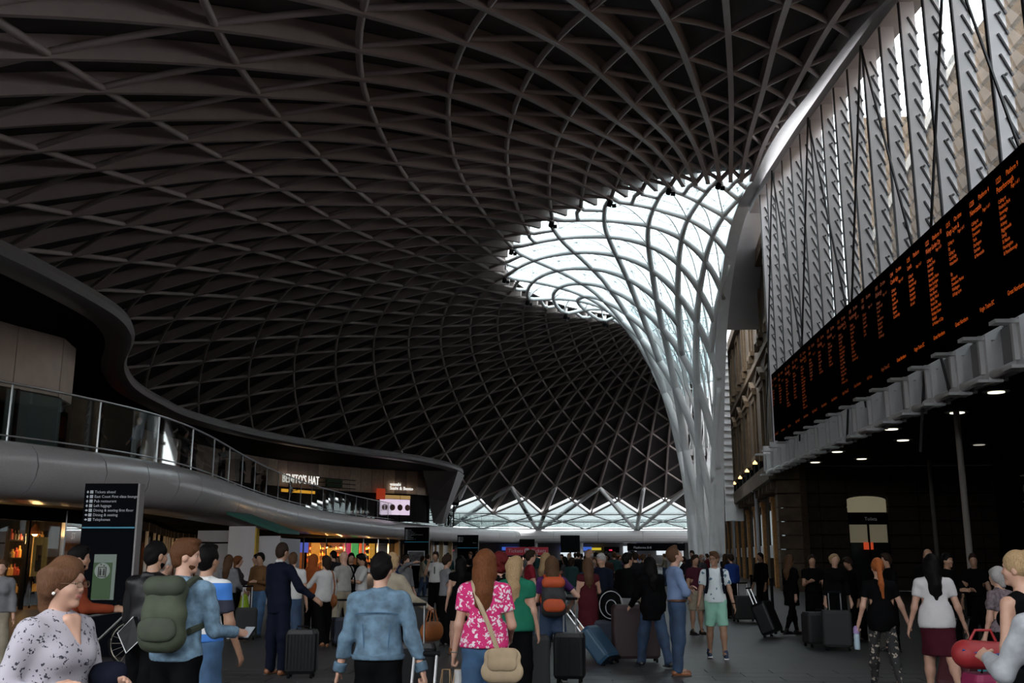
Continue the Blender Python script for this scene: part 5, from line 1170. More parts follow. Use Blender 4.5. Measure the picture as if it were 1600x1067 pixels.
def gx(px_, Y):
    """x at distance Y on the bearing px_ of the viewfinder"""
    t = math.atan((px_ - 800) / 1555.5 * math.cos(R_(12.1))) - R_(3.605); return Y * math.tan(t)
# patterned cloth
def _stripes(t, b):
    tc = t.nodes.new('ShaderNodeTexCoord'); sx = t.nodes.new('ShaderNodeSeparateXYZ'); r = t.nodes.new('ShaderNodeValToRGB'); mr = t.nodes.new('ShaderNodeMapRange')
    mr.inputs['From Min'].default_value = 0.86; mr.inputs['From Max'].default_value = 1.46; t.links.new(tc.outputs['Object'], sx.inputs[0]); t.links.new(sx.outputs[2], mr.inputs[0]); t.links.new(mr.outputs[0], r.inputs[0])
    r.color_ramp.interpolation = 'CONSTANT'; B_, W0, K_ = (0.035, 0.16, 0.50, 1), (0.60, 0.60, 0.60, 1), (0.012, 0.013, 0.03, 1)
    els = [(0.0, B_), (0.20, W0), (0.42, K_), (0.64, B_), (0.86, W0)]
    while len(r.color_ramp.elements) < len(els): r.color_ramp.elements.new(0.5)
    for e, (p, c) in zip(r.color_ramp.elements, els): e.position = p; e.color = c
    t.links.new(r.outputs[0], b.inputs['Base Color']); b.inputs['Roughness'].default_value = 0.8
M_polo = pattern_mat('striped_polo_cloth', _stripes)
def _blotch(base, spots, scale, thr, rough=0.8, feat='F1', soft=0.02):
    def f(t, b):
        tc = t.nodes.new('ShaderNodeTexCoord'); vo = t.nodes.new('ShaderNodeTexVoronoi'); nz = t.nodes.new('ShaderNodeTexNoise'); ad = t.nodes.new('ShaderNodeMixRGB'); r = t.nodes.new('ShaderNodeValToRGB')
        nz.inputs['Scale'].default_value = scale * 1.6; nz.inputs['Detail'].default_value = 3; ad.inputs[0].default_value = 0.09; ad.blend_type = 'ADD'
        t.links.new(tc.outputs['Object'], nz.inputs['Vector']); t.links.new(tc.outputs['Object'], ad.inputs[1]); t.links.new(nz.outputs['Color'], ad.inputs[2]); t.links.new(ad.outputs[0], vo.inputs['Vector'])
        vo.inputs['Scale'].default_value = scale; t.links.new(vo.outputs['Distance'], r.inputs[0]); r.color_ramp.elements[0].position = thr; r.color_ramp.elements[0].color = (*spots, 1); r.color_ramp.elements[1].position = thr + soft; r.color_ramp.elements[1].color = (*base, 1)
        t.links.new(r.outputs[0], b.inputs['Base Color']); b.inputs['Roughness'].default_value = rough
    return f
M_floral = pattern_mat('floral_blouse_cloth', _blotch((0.34, 0.315, 0.355), (0.02, 0.02, 0.032), 27, 0.245))
M_pink = pattern_mat('pink_butterfly_cloth', _blotch((0.55, 0.015, 0.14), (0.72, 0.62, 0.66), 23, 0.37))
M_printed = pattern_mat('printed_trouser_cloth', _blotch((0.012, 0.011, 0.012), (0.32, 0.27, 0.22), 16, 0.30))
M_tprint = pattern_mat('printed_tee_cloth', _blotch((0.58, 0.64, 0.66), (0.07, 0.14, 0.20), 9, 0.24))
M_denim = mat('cloth_denim', (0.085, 0.145, 0.205), 0.8, var=0.38, scale=16, bump=0.5, detail=10); M_denim_l = mat('cloth_denim_light', (0.115, 0.19, 0.265), 0.8, var=0.4, scale=20, bump=0.2, detail=8); M_jeans = mat('cloth_jeans', (0.035, 0.085, 0.17), 0.8, var=0.35, scale=6, bump=0.2); M_dkjeans = mat('cloth_dark_jeans', (0.018, 0.04, 0.085), 0.8, var=0.35, scale=6)
M_blk = cm('black', (0.0035, 0.0035, 0.004), spec=0.03); M_leather = mat('black_leather', (0.006, 0.006, 0.007), 0.4, var=0.2, scale=9, bump=0.25, spec=0.2); M_navyc = cm('navy', (0.005, 0.007, 0.016)); M_whitec = cm('white', (0.48, 0.47, 0.46), var=0.05); M_grey = cm('grey', (0.17, 0.17, 0.18)); M_ltgrey = cm('light_grey', (0.36, 0.36, 0.37))
S_blk = (mat('shoe_black', (0.008, 0.008, 0.008), 0.4), mat('sole_dark', (0.02, 0.02, 0.02), 0.7)); S_white = (mat('shoe_white', (0.5, 0.5, 0.5), 0.5), mat('sole_white', (0.6, 0.6, 0.58), 0.6)); S_brown = (mat('shoe_brown', (0.20, 0.07, 0.025), 0.35), mat('sole_dark', (0, 0, 0))); S_navy = (mat('shoe_navy', (0.015, 0.03, 0.07), 0.6), mat('sole_white', (0, 0, 0))); S_bare = None
# ------------------------------------------------------------------ bags and luggage
def soft(parts, h, m, name, parent, fold=None): # parts: list of SDF calls
    S = SDF()
    S.fold = fold
    for p in parts: getattr(S, p[0])(*p[1], **(p[2] if len(p) > 2 else {}))
    return link(name, vf_mesh(name, [S.mesh(h)], m), parent)
def backpack(R, label, m, m2, size=(0.30, 0.17, 0.44), z=0.30, pocket=True, strap_m=None, h=0.015):
    u = R['u']; c = R['tz'](0, -0.20 - size[1] * 0.2, z); t = hold('backpack', label, 'backpack', R, c)
    T = R['T']; w_, d, hh = [s * u for s in size]; q = lambda x, y, zz: T @ np.array([x, y, zz])
    fl = (T @ np.array([0, 1.0, 0]), 0.85)
    S = SDF(); r = w_ * 0.30; xx = w_ / 2 - r; zl, zh = -hh / 2 + r, hh / 2 - r
    for sx in (-1, 1): S.rc(q(sx * xx, 0, zl), q(sx * xx * 0.85, 0.01, zh), r * 1.05, r * 0.95, 0.04, fl)
    S.rc(q(-xx, 0, zl), q(xx, 0, zl), r * 1.05, None, 0.04, fl); S.rc(q(-xx, 0, 0), q(xx, 0, 0), r * 1.02, None, 0.05, fl); S.rc(q(-xx * 0.85, 0.01, zh), q(xx * 0.85, 0.01, zh), r * 0.95, None, 0.04, fl); S.fold = (0.006, 30, 1.0); link('main_body', vf_mesh('pack', [S.mesh(h)], m), t)
    if pocket:
        S = SDF(); S.rc(q(-w_ * 0.2, -d * 0.40, -hh * 0.22), q(w_ * 0.2, -d * 0.40, -hh * 0.22), hh * 0.17, None, 0.03, (T @ np.array([0, 1.0, 0]), 0.40)); S.fold = (0.003, 40, 2.0); link('front_pocket', vf_mesh('pocket', [S.mesh(h)], m2), t)
        S = SDF(); S.rc(q(-w_ * 0.26, -d * 0.12, hh * 0.36), q(w_ * 0.26, -d * 0.12, hh * 0.36), hh * 0.15, None, 0.03, (T @ np.array([0, 1.0, 0]), 0.9)); link('top_flap', vf_mesh('flap', [S.mesh(h)], m2), t)
    for sx in (-1, 1):
        pts = [R['tz'](sx * 0.09, -0.16, z + 0.17), R['tz'](sx * 0.105, -0.10, 0.525), R['tz'](sx * 0.11, 0.0, 0.552), R['tz'](sx * 0.115, 0.08, 0.50), R['tz'](sx * 0.13, 0.125, 0.38), R['tz'](sx * 0.165, 0.08, 0.25), R['tz'](sx * 0.14, -0.12, z - 0.12)]
        pts = [p - c for p in catmull(pts, 4)]; MB().tube(pts, 0.026 * u, 6, up=tuple(T @ np.array([1.0, 0, 0]))).build('strap', strap_m or m2, t)
    return t
def suitcase(loc, size, m, rz_, label, tilt=0.0, handle=0.42, ribs=0, rod_m=None, group=None):
    w_, d, h = size; t = thing('suitcase', label, 'suitcase', loc, rz_, group); A = Matrix.Rotation(tilt, 3, 'X'); T_ = lambda p: tuple(A @ Vector(p))
    mb = MB(); rings = []; r = 0.05
    for z, k in ((0.06, 0.9), (0.1, 1.0), (h - 0.05, 1.0), (h, 0.9)):
        ring = []
        for cx, cy, a0 in ((1, 1, 0), (-1, 1, 90), (-1, -1, 180), (1, -1, 270)):
            for a in (0, 30, 60, 90): ring.append(T_(((cx * (w_ / 2 - r) + r * math.cos(R_(a0 + a))) * k, (cy * (d / 2 - r) + r * math.sin(R_(a0 + a))) * k, z)))
        rings.append(ring)
    mb.loft(rings); mb.build('shell', m, t)
    for i in range(ribs):
        x = -w_ / 2 + w_ * (i + 0.7) / (ribs + 0.4)
        for y in (-d / 2 - 0.006, d / 2 + 0.006): MB().add([T_((x + a * 0.012, y + b * 0.008, z)) for z in (0.12, h - 0.06) for a, b in ((-1, -1), (1, -1), (1, 1), (-1, 1))], [(0, 3, 2, 1), (4, 5, 6, 7), (0, 1, 5, 4), (1, 2, 6, 5), (2, 3, 7, 6), (3, 0, 4, 7)]).build('rib', m, t)
    for x in (-w_ / 2 + 0.06, w_ / 2 - 0.06):
        for y in (-d / 2 + 0.04, d / 2 - 0.04): MB().lathe(T_((x - 0.015, y, 0.03)), [(0.03, 0), (0.03, 0.03)], 10, (1, 0, 0)).build('wheel', M_black, t)
    if handle:
        rm = rod_m or M_steel
        for x in (-w_ * 0.2, w_ * 0.2): MB().tube([T_((x, d / 2 - 0.05, h - 0.05)), T_((x, d / 2 - 0.05, h + handle))], 0.011, 8).build('handle_rod', rm, t)
        MB().tube([T_((-w_ * 0.2 - 0.02, d / 2 - 0.05, h + handle)), T_((w_ * 0.2 + 0.02, d / 2 - 0.05, h + handle))], 0.018, 8).build('handle_grip', M_black, t)
    else: MB().tube([T_((-0.08, 0, h)), T_((-0.07, 0, h + 0.04)), T_((0.07, 0, h + 0.04)), T_((0.08, 0, h))], 0.012, 6).build('top_handle', M_black, t)
    return t
def strapline(R, pts, r, m, parent, c): MB().tube([p - c for p in catmull([R['tz'](*p) for p in pts], 5)], r, 6).build('strap', m, parent)

# ------------------------------------------------------------------ foreground people
# woman in a floral blouse
R = person('grey-haired woman in glasses and floral blouse at the left edge, black jacket over her arm'.replace('grey-haired', 'brown-haired'), (gx(100, 4.5), 4.5), 1.56, -104, 0, 'fair', ('bob', 'chestnut'), ('blouse', M_floral, 1.72, -0.02), ('trousers', M_blk), S_blk, fat=1.18, head=(-10, -2), armR=(-12, 16, 112, 14), armL=(16, 10, 88, 25), fem=True, eyes='brown')
hd = R['hd']; t = R['root']; u = R['u']
S = SDF(); S.rc(hd(-0.018, 0.0835, -0.0555), hd(0.018, 0.0835, -0.0555), 0.0068 * u, None, 0.004); S.rc(hd(-0.014, 0.082, -0.065), hd(0.014, 0.082, -0.065), 0.0072 * u, None, 0.004); link('lips', vf_mesh('lips', [S.mesh(0.004)], mat('lip_rose', (0.40, 0.14, 0.12), 0.45)), t)
gl = hold('eyeglasses', 'thin rectangular glasses on the face of the woman in the floral blouse', 'glasses', R, hd(0, 0.1, 0)); c = hd(0, 0.1, 0); gm = mat('glasses_bronze', (0.22, 0.13, 0.08), 0.3, 0.8)
for sx in (-1, 1):
    ring = [hd(sx * 0.033 + 0.023 * math.copysign(abs(math.cos(a)) ** 0.6, math.cos(a)), 0.106 - 0.004, 0.0 + 0.0145 * math.copysign(abs(math.sin(a)) ** 0.6, math.sin(a))) - c for a in np.linspace(0, 2 * math.pi, 21)]
    MB().tube(ring, 0.0014, 5).build('lens_rim', gm, gl); MB().add([tuple(p) for p in ring[:-1]], [tuple(range(20))]).build('lens', M_glass, gl)
    MB().tube([hd(sx * 0.056, 0.1, 0.005) - c, hd(sx * 0.078, 0.07, 0.006) - c, hd(sx * 0.083, 0.0, 0.004) - c], 0.0016, 5).build('temple', gm, gl)
MB().tube([hd(-0.01, 0.105, 0.004) - c, hd(0, 0.112, 0.007) - c, hd(0.01, 0.105, 0.004) - c], 0.0015, 5).build('bridge', gm, gl)
for sx in (-1, 1): MB().lathe(tuple(hd(sx * 0.087, 0.0, -0.045)), [(0.001, -0.008), (0.007, -0.004), (0.008, 0.0), (0.007, 0.004), (0.001, 0.008)], 10).build('earring', mat('pearl', (0.75, 0.7, 0.65), 0.15), t, smooth=True)
MB().tube(catmull([R['tz'](-0.06, 0.02, 0.54), R['tz'](-0.04, 0.085, 0.50), R['tz'](0, 0.12, 0.455), R['tz'](0.04, 0.085, 0.50), R['tz'](0.06, 0.02, 0.54)], 4), 0.0016, 5).build('necklace', mat('gold_chain', (0.6, 0.4, 0.15), 0.25, 1.0), t)
for z in (0.447, 0.43): MB().lathe(tuple(R['tz'](0, 0.125, z)), [(0.001, -0.007), (0.007, 0), (0.001, 0.007)], 8).build('pendant', mat('pearl', (0, 0, 0)), t, smooth=True)
S = SDF(); S.rc(R['tz'](-0.02, 0.085, 0.535), R['tz'](0, 0.135, 0.42), 0.032 * u, 0.010 * u, 0.02); S.rc(R['tz'](0.025, 0.08, 0.535), R['tz'](0, 0.135, 0.42), 0.032 * u, 0.010 * u, 0.02); link('neckline_skin', vf_mesh('neckline', [S.mesh(0.006)], SK['fair']), t)
c = R['wr']['L'][0]; jk = hold('folded_jacket', 'black jacket draped over the forearm of the woman in the floral blouse', 'jacket', R, c); d1 = R['wr']['L'][1]
a = R['el']['L']; b = R['wr']['R'][0]
fa = unit(c - a); cl = []
for k_ in (0.25, 0.55, 0.85):
    p0 = a + (c - a) * k_ - c + np.array([0, 0, 0.02]); cl.append(('rc', (p0, p0 + np.array([0.0, 0.02, -0.30]), 0.052, 0.075, 0.05)))
cl.append(('rc', (a + (c - a) * 0.2 - c + np.array([0, 0, 0.02]), a + (c - a) * 0.9 - c + np.array([0, 0, 0.02]), 0.056, 0.056, 0.05)))
soft(cl, 0.012, mat('jacket_blackish', (0.006, 0.007, 0.014), 0.8, spec=0.05), 'jacket_cloth', jk, (0.012, 26, 0.7))
# man with green backpack
R = person('bearded man in a pale denim shirt holding a phone, seen from the side', (gx(286, 7.0), 7.0), 1.69, -5, 0, 'fair', ('short', 'ginger'), ('shirt', M_denim_l, 1.9, -0.02), ('trousers', M_blk), S_blk, lean=3, head=(70, -2), armR=(10, 12, 70, -14), armL=(14, 6, 78, 22), legL=(8, 3, 8), legR=(-10, 3, 6), beard='ginger', eyes='ginger', grip=(1, 1))
M_olive = mat('olive_canvas', (0.04, 0.05, 0.028), 0.8, var=0.18, scale=10, bump=0.2); M_olive2 = mat('olive_canvas_dark', (0.03, 0.038, 0.022), 0.8, var=0.18, scale=10)
backpack(R, 'olive green canvas backpack on the man in the pale denim shirt', M_olive, M_olive2, (0.31, 0.21, 0.50), 0.31)
w_, d1 = R['wr']['R']; ph_ = hold('phone', 'dark phone in the hand of the man with the green backpack', 'phone', R, w_ + d1 * 0.10); MB().box((0, 0.0, 0.0), (0.075, 0.15, 0.01), mtx=Matrix.Rotation(0.5, 3, 'X')).build('phone_body', M_black, ph_); MB().box((0, 0.0, 0.008), (0.068, 0.135, 0.004), mtx=Matrix.Rotation(0.5, 3, 'X')).build('phone_screen', mat('phone_glass', (0.35, 0.38, 0.42), 0.1), ph_)
# man in black leather jacket with drawstring bag
R = person('dark-haired man in a black leather jacket beside the bicycle', (gx(237, 8.4), 8.4), 1.70, -14, 0, 'tan', ('crop', 'black'), ('jacket', M_leather), ('trousers', M_blk), S_blk, lean=4, head=(25, 0), legL=(12, 3, 10), legR=(-8, 3, 8), armL=(8, 8, 25, 0), armR=(8, 6, 40, 10), beard='black')
c = R['tz'](-0.02, -0.20, 0.04); t = hold('drawstring_bag', 'black drawstring bag with white cord edge hanging behind the leather jacket', 'bag', R, c)
MB().prism([(-0.11, 0, 0.02), (0.02, -0.04, -0.13), (0.11, 0, -0.03), (0.03, 0.0, 0.15)], (0.0, 0.05, 0.0)).build('bag_body', M_leather, t)
MB().tube([(0.03, 0, 0.15), (-0.11, 0, 0.02), (0.02, -0.04, -0.13), (0.11, 0, -0.03), (0.10, 0, 0.08)], 0.005, 6).build('cord_edge', mat('white_cord', (0.6, 0.6, 0.6), 0.6), t)
# man in striped polo
R = person('man in a blue, black and white striped polo shirt and blue jeans', (gx(324, 8.2), 8.2), 1.655, -8, 0, 'tan', ('short', 'black'), ('polo', M_polo), ('jeans', M_jeans), S_blk, head=(14, 6), armL=(20, 8, 70, 10), armR=(6, 10, 20, 5), legL=(2, 5, 3), legR=(-4, 4, 3))
# navy suit
R = person('man in a navy suit standing with a ribbed black suitcase', (gx(440, 14.0), 14.0), 1.74, -30, 1, 'tan', ('crop', 'dark'), ('jacket', M_navyc, 1.95, -0.12), ('trousers', M_navyc), S_brown, armR=(18, 26, 30, -10), armL=(4, 6, 12, 0), head=(0, -4))
S = SDF(); S.rc(R['tz'](-0.035, -0.035, 0.585), R['tz'](0.035, -0.035, 0.585), 0.028, None, 0.01); link('shirt_collar', vf_mesh('collar', [S.mesh(0.01)], M_whitec), R['root'])
M_case = mat('case_black', (0.006, 0.006, 0.007), 0.35, spec=0.25)
suitcase((gx(478, 13.7), 13.7, 0), (0.42, 0.26, 0.62), M_case, 0.1, 'ribbed black hard-shell suitcase beside the navy suit', ribs=9, handle=0.0)
# denim jacket man
R = person('man in a blue denim jacket and black trousers seen from behind', (gx(596, 7.35), 7.35), 1.585, 0, 0, 'fair', ('short', 'black'), ('jacket', M_denim, 1.96, 0.03), ('trousers', M_blk), S_blk, head=(10, -8), armL=(-4, 13, 12, -4), armR=(-6, 17, 6, -6), legL=(4, 4, 3), legR=(-5, 4, 4), fat=1.02, grip=(0, 1), eyes='dark')
u = R['u']; seam = mat('denim_seam', (0.045, 0.10, 0.17), 0.9)
for pts in ([(-0.11, -0.125, 0.30), (-0.09, -0.118, 0.06)], [(0.11, -0.125, 0.30), (0.09, -0.118, 0.06)], [(-0.17, -0.118, 0.375), (-0.08, -0.134, 0.385), (0.08, -0.134, 0.385), (0.17, -0.118, 0.375)]): MB().tube([R['tz'](*p) for p in catmull(pts, 4)], 0.0045, 5).build('seam', seam, R['root'])
S = SDF(); R['torso'](S, 0.024); R['hips'](S, 0.040); S.plane(R['tz'](0, 0, 0.026), -R['up']); S.plane(R['tz'](0, 0, 0.07), R['up']); S.rc(R['tz'](0, 0, 0.2), R['tz'](0, 0, 0.0), 0.12 * u + 0.024, 0.148 * u + 0.026, 0.06, (np.array([0, 1.0, 0]), 0.78)); link('waistband', vf_mesh('waistband', [S.mesh(0.0125)], mat('denim_band', (0.065, 0.115, 0.165), 0.8, var=0.3, scale=18)), R['root'])
for k_ in 'LR':
    S = SDF(); R['arm'](S, k_, 0.0215, 2.06); w0, d0 = R['wr'][k_]; S.plane(w0 - d0 * 0.055, -d0); S.plane(w0 + d0 * 0.012, d0); link('cuff', vf_mesh('cuff', [S.mesh(0.011)], MATS['denim_band']), R['root'])
w_, d1 = R['wr']['R']; hp = world_of(R, w_ + d1 * 0.09)
suitcase((hp.x, hp.y - 0.42, 0), (0.40, 0.24, 0.60), M_case, math.pi, 'black trolley case pulled by the man in the denim jacket', tilt=R_(28), handle=0.40)
# pink blouse woman
R = person('woman in a pink and white patterned blouse and jeans seen from behind', (gx(758, 8.35), 8.35), 1.62, -4, 0, 'fair', ('long', 'auburn'), ('blouse', M_pink, 0.58, 0.0), ('jeans', M_jeans), S_blk, fem=True, fat=1.12, armL=(-2, 10, 10, 0), armR=(6, 12, 62, 20), legL=(3, 3, 2), legR=(-3, 3, 3), grip=(1, 0), head=(0, -4))
M_beige = mat('beige_canvas', (0.40, 0.30, 0.19), 0.8, var=0.1, scale=12, bump=0.15)
c = R['tz'](0.17, -0.12, -0.10); t = hold('messenger_bag', 'beige canvas messenger bag on the hip of the woman in pink', 'bag', R, c)
soft([('rc', (np.array([-0.08, 0, -0.08]), np.array([0.08, 0.02, -0.08]), 0.09, 0.09, 0.03, (np.array([0, 1.0, 0]), 0.5))), ('rc', (np.array([-0.07, 0, 0.03]), np.array([0.08, 0.02, 0.03]), 0.075, 0.07, 0.03, (np.array([0, 1.0, 0]), 0.5)))], 0.011, M_beige, 'bag_body', t)
soft([('rc', (np.array([-0.07, -0.025, 0.05]), np.array([0.08, -0.01, 0.05]), 0.05, 0.05, 0.03, (np.array([0, 1.0, 0]), 0.6))), ('rc', (np.array([-0.06, -0.045, -0.02]), np.array([0.07, -0.03, -0.02]), 0.055, 0.055, 0.03, (np.array([0, 1.0, 0]), 0.3)))], 0.010, mat('beige_canvas_flap', (0.34, 0.25, 0.155), 0.8, var=0.1, scale=12), 'flap', t)
strapline(R, [(0.14, -0.13, -0.03), (0.06, -0.165, 0.2), (-0.03, -0.16, 0.40), (-0.085, -0.09, 0.53), (-0.09, 0.0, 0.55), (-0.02, 0.13, 0.40), (0.12, 0.14, 0.15), (0.2, 0.0, -0.02)], 0.02, M_beige, t, c)
w_, d1 = R['wr']['L']; c = w_ + d1 * 0.1
for k, (dx, mm, lab) in enumerate(((-0.05, mat('kraft_paper', (0.33, 0.20, 0.10), 0.8, var=0.06, scale=5), 'brown paper carrier bag in the left hand of the woman in pink'), (0.055, mat('kraft_paper_light', (0.45, 0.31, 0.18), 0.8, var=0.05, scale=5), 'paler paper bag with white roll sticking out, held by the woman in pink'))):
    t = hold('paper_bag', lab, 'bag', R, c + np.array([dx, 0, -0.12])); MB().box((0, 0, -0.17), (0.13, 0.10, 0.30)).build('bag_body', mm, t)
    for y in (-0.045, 0.045): MB().tube([(-0.04, y, -0.02), (-0.03, y * 0.3, 0.10), (0.03, y * 0.3, 0.10), (0.04, y, -0.02)], 0.004, 5).build('handle', mm, t)
    if k: MB().lathe((0.0, -0.01, -0.1), [(0.035, 0), (0.035, 0.2)], 12).build('paper_roll', M_whitec, t)
MB().tube([R['wr']['L'][0] + np.array([0.03 * math.cos(a), 0.03 * math.sin(a), 0.02]) for a in np.linspace(0, 6.28, 13)], 0.004, 6).build('bracelet', M_steel, R['root'])
# woman with orange and black rucksack
R = person('person in purple top with a black and orange rucksack, hand on hip', (gx(862, 13.6), 13.6), 1.56, 6, 1, 'fair', ('long', 'brown'), ('tee', cm('purple', (0.06, 0.02, 0.09))), ('trousers', M_dkjeans), S_navy, fem=True, armR=(-12, 42, 85, 55), armL=(10, 12, 60, 20), legL=(3, 4, 3), legR=(-5, 6, 4), fat=1.05)
backpack(R, 'black rucksack with bright orange panels worn beside the tickets queue', mat('rucksack_black', (0.012, 0.012, 0.014), 0.7), mat('rucksack_orange', (0.42, 0.06, 0.012), 0.7, var=0.1, scale=8), (0.34, 0.24, 0.56), 0.26)
suitcase((gx(888, 13.4), 13.4, 0), (0.40, 0.27, 0.62), M_case, -0.1, 'black soft trolley case standing right of the orange rucksack', handle=0.42, ribs=3)
suitcase((gx(832, 12.4), 12.4, 0), (0.40, 0.27, 0.66), mat('case_matte', (0.012, 0.012, 0.013), 0.7), 0.1, 'large black case standing behind the woman in pink', handle=0.35)
t = thing('water_bottle', 'small blue plastic bottle standing on the floor beside the beige bag', 'bottle', (gx(805, 11.7), 11.7, 0)); MB().lathe((0, 0, 0), [(0.045, 0), (0.048, 0.02), (0.048, 0.12), (0.03, 0.15)], 14).build('bottle_body', mat('blue_plastic', (0.02, 0.16, 0.30), 0.25), t, smooth=True); MB().lathe((0, 0, 0.15), [(0.03, 0), (0.03, 0.03)], 12).build('cap', mat('blue_plastic', (0, 0, 0)), t)
# maroon dress
R = person('woman in a dark maroon dress with long fair hair', (gx(918, 17.0), 17.0), 1.53, 14, 1, 'fair', ('long', 'brown'), ('dress', cm('maroon', (0.055, 0.008, 0.012)), 0.25, -0.42), ('skirt0.8', cm('maroon', (0, 0, 0))), S_brown, fem=True, armR=(20, 14, 60, 10), armL=(5, 6, 10, 0), legL=(4, 3, 2), legR=(-4, 3, 3))
person('white-haired man in a dark jumper behind the maroon dress', (gx(940, 18.6), 18.6), 1.60, 150, 1, 'fair', ('short', 'grey'), ('shirt', M_navyc), ('trousers', M_blk), S_blk, head=(0, -18))
R = person('man in a black jacket and pale trousers among the luggage', (gx(980, 17.6), 17.6), 1.61, -25, 1, 'tan', ('short', 'black'), ('jacket', M_blk), ('trousers', M_ltgrey), S_white, head=(35, 0), armR=(8, 8, 30, 0), armL=(5, 8, 20, 0))
R = person('person in a long black coat and jeans leaning on luggage', (gx(1017, 15.3), 15.3), 1.58, 20, 1, 'fair', ('long', 'black'), ('coat', M_blk, 1.97, -0.18), ('jeans', M_dkjeans), S_blk, fem=True, legL=(18, 3, 6), legR=(-16, 4, 8), lean=4, armL=(22, 10, 25, 0))
suitcase((gx(953, 15.6), 15.6, 0.02), (0.40, 0.24, 0.62), mat('case_blue', (0.02, 0.065, 0.12), 0.45), R_(60), 'blue trolley case tilted on its wheels left of the black coat', tilt=R_(-42), handle=0.5)
suitcase((gx(990, 16.0), 16.0, 0), (0.72, 0.3, 0.85), mat('case_maroon', (0.022, 0.008, 0.010), 0.6), 0.1, 'large dark maroon case standing among the waiting group', handle=0.0)
c = (gx(953, 17.0), 17.0, 0.62); t = thing('luggage_pack', 'black day pack with pale piping on top of the luggage trolley', 'backpack', (c[0], c[1], 0))
suitcase((gx(945, 17.1), 17.1, 0), (0.5, 0.3, 0.55), mat('case_navy', (0.01, 0.014, 0.03), 0.6), 0.2, 'navy case under the black day pack', handle=0.0)
soft([('rc', (np.array([0, 0, 0.72]), np.array([0, 0, 0.92]), 0.19, 0.15, 0.04, (np.array([0, 1.0, 0]), 0.6)))], 0.018, M_blk, 'pack_body', t); MB().tube([(0.19 * math.cos(a), -0.09, 0.80 + 0.22 * math.sin(a)) for a in np.linspace(0, 6.28, 25)], 0.008, 5).build('piping', M_ltgrey, t)
MB().tube([(0.09 * math.cos(a), -0.12, 0.76 + 0.12 * math.sin(a)) for a in np.linspace(0, 6.28, 25)], 0.007, 5).build('pocket_piping', M_ltgrey, t)
# blue shirt man looking up
M_bshirt = mat('cloth_blue_shirt', (0.145, 0.21, 0.36), 0.75, var=0.08, scale=9, bump=0.1)
R = person('man in a light blue shirt with folded arms looking up at the board', (gx(1055, 14.3), 14.3), 1.69, -78, 1, 'fair', ('short', 'brown'), ('shirt', M_bshirt, 1.55, 0.09), ('jeans', M_dkjeans), S_brown, head=(4, 26), lean=-2, armL=(22, 6, 98, 62), armR=(18, 8, 92, 58), legL=(3, 5, 2), legR=(-3, 5, 3), eyes='brown')
S = SDF(); S.rc(R['tz'](-0.05, 0, 0.085), R['tz'](0.05, 0, 0.085), 0.132, None, 0.03, (np.array([0, 1.0, 0]), 0.9)); S.plane(R['tz'](0, 0, 0.105), (0, 0, 1)); S.plane(R['tz'](0, 0, 0.065), (0, 0, -1)); link('belt', vf_mesh('belt', [S.mesh(0.012)], mat('belt_brown', (0.09, 0.035, 0.015), 0.4)), R['root'])
# shorts man
R = person('man in mint shorts and printed T-shirt walking towards the camera', (gx(1115, 16.7), 16.7), 1.63, 176, 1, 'tan', ('short', 'brown'), ('tee', M_tprint, 0.7, -0.02), ('shorts', mat('cloth_mint', (0.26, 0.52, 0.40), 0.8, var=0.06, scale=8)), S_navy, head=(28, 0), armL=(6, 12, 12, 0), armR=(2, 12, 14, 0), legL=(6, 3, 4), legR=(-6, 3, 8), eyes='dark')
for sx in (-1, 1): MB().tube([R['tz'](*p) for p in catmull([(sx * 0.12, -0.05, 0.53), (sx * 0.12, 0.05, 0.53), (sx * 0.125, 0.125, 0.42), (sx * 0.135, 0.128, 0.28), (sx * 0.16, 0.06, 0.14)], 4)], 0.024, 6).build('pack_strap', M_navyc, R['root'])
c = R['tz'](0, -0.2, 0.3); t = hold('backpack', 'navy day pack on the back of the man in mint shorts', 'backpack', R, c); soft([('rc', (np.array([0, 0, -0.12]), np.array([0, 0, 0.1]), 0.15, 0.14, 0.03, (np.array([0, 1.0, 0]), 0.6)))], 0.02, M_navyc, 'pack_body', t); MB().tube([(-0.04, -0.02, 0.22), (0, -0.02, 0.27), (0.04, -0.02, 0.22)], 0.01, 6).build('grab_loop', M_navyc, t)
c = R['hd'](0, 0.1, 0.0); t = hold('eyeglasses', 'dark-rimmed glasses worn by the man in mint shorts', 'glasses', R, c)
for sx in (-1, 1):
    MB().tube([R['hd'](sx * 0.032 + 0.022 * math.cos(a), 0.1, 0.016 * math.sin(a)) - c for a in np.linspace(0, 6.28, 15)], 0.0035, 5).build('lens_rim', M_black, t); MB().tube([R['hd'](sx * 0.055, 0.098, 0.004) - c, R['hd'](sx * 0.08, 0.06, 0.004) - c, R['hd'](sx * 0.08, 0.0, 0.0) - c], 0.003, 5).build('temple', M_black, t)
MB().tube([R['wr']['L'][0] + np.array([0.034 * math.cos(a), 0.034 * math.sin(a), 0.02]) for a in np.linspace(0, 6.28, 13)], 0.010, 6).build('watch_band', M_black, R['root'])
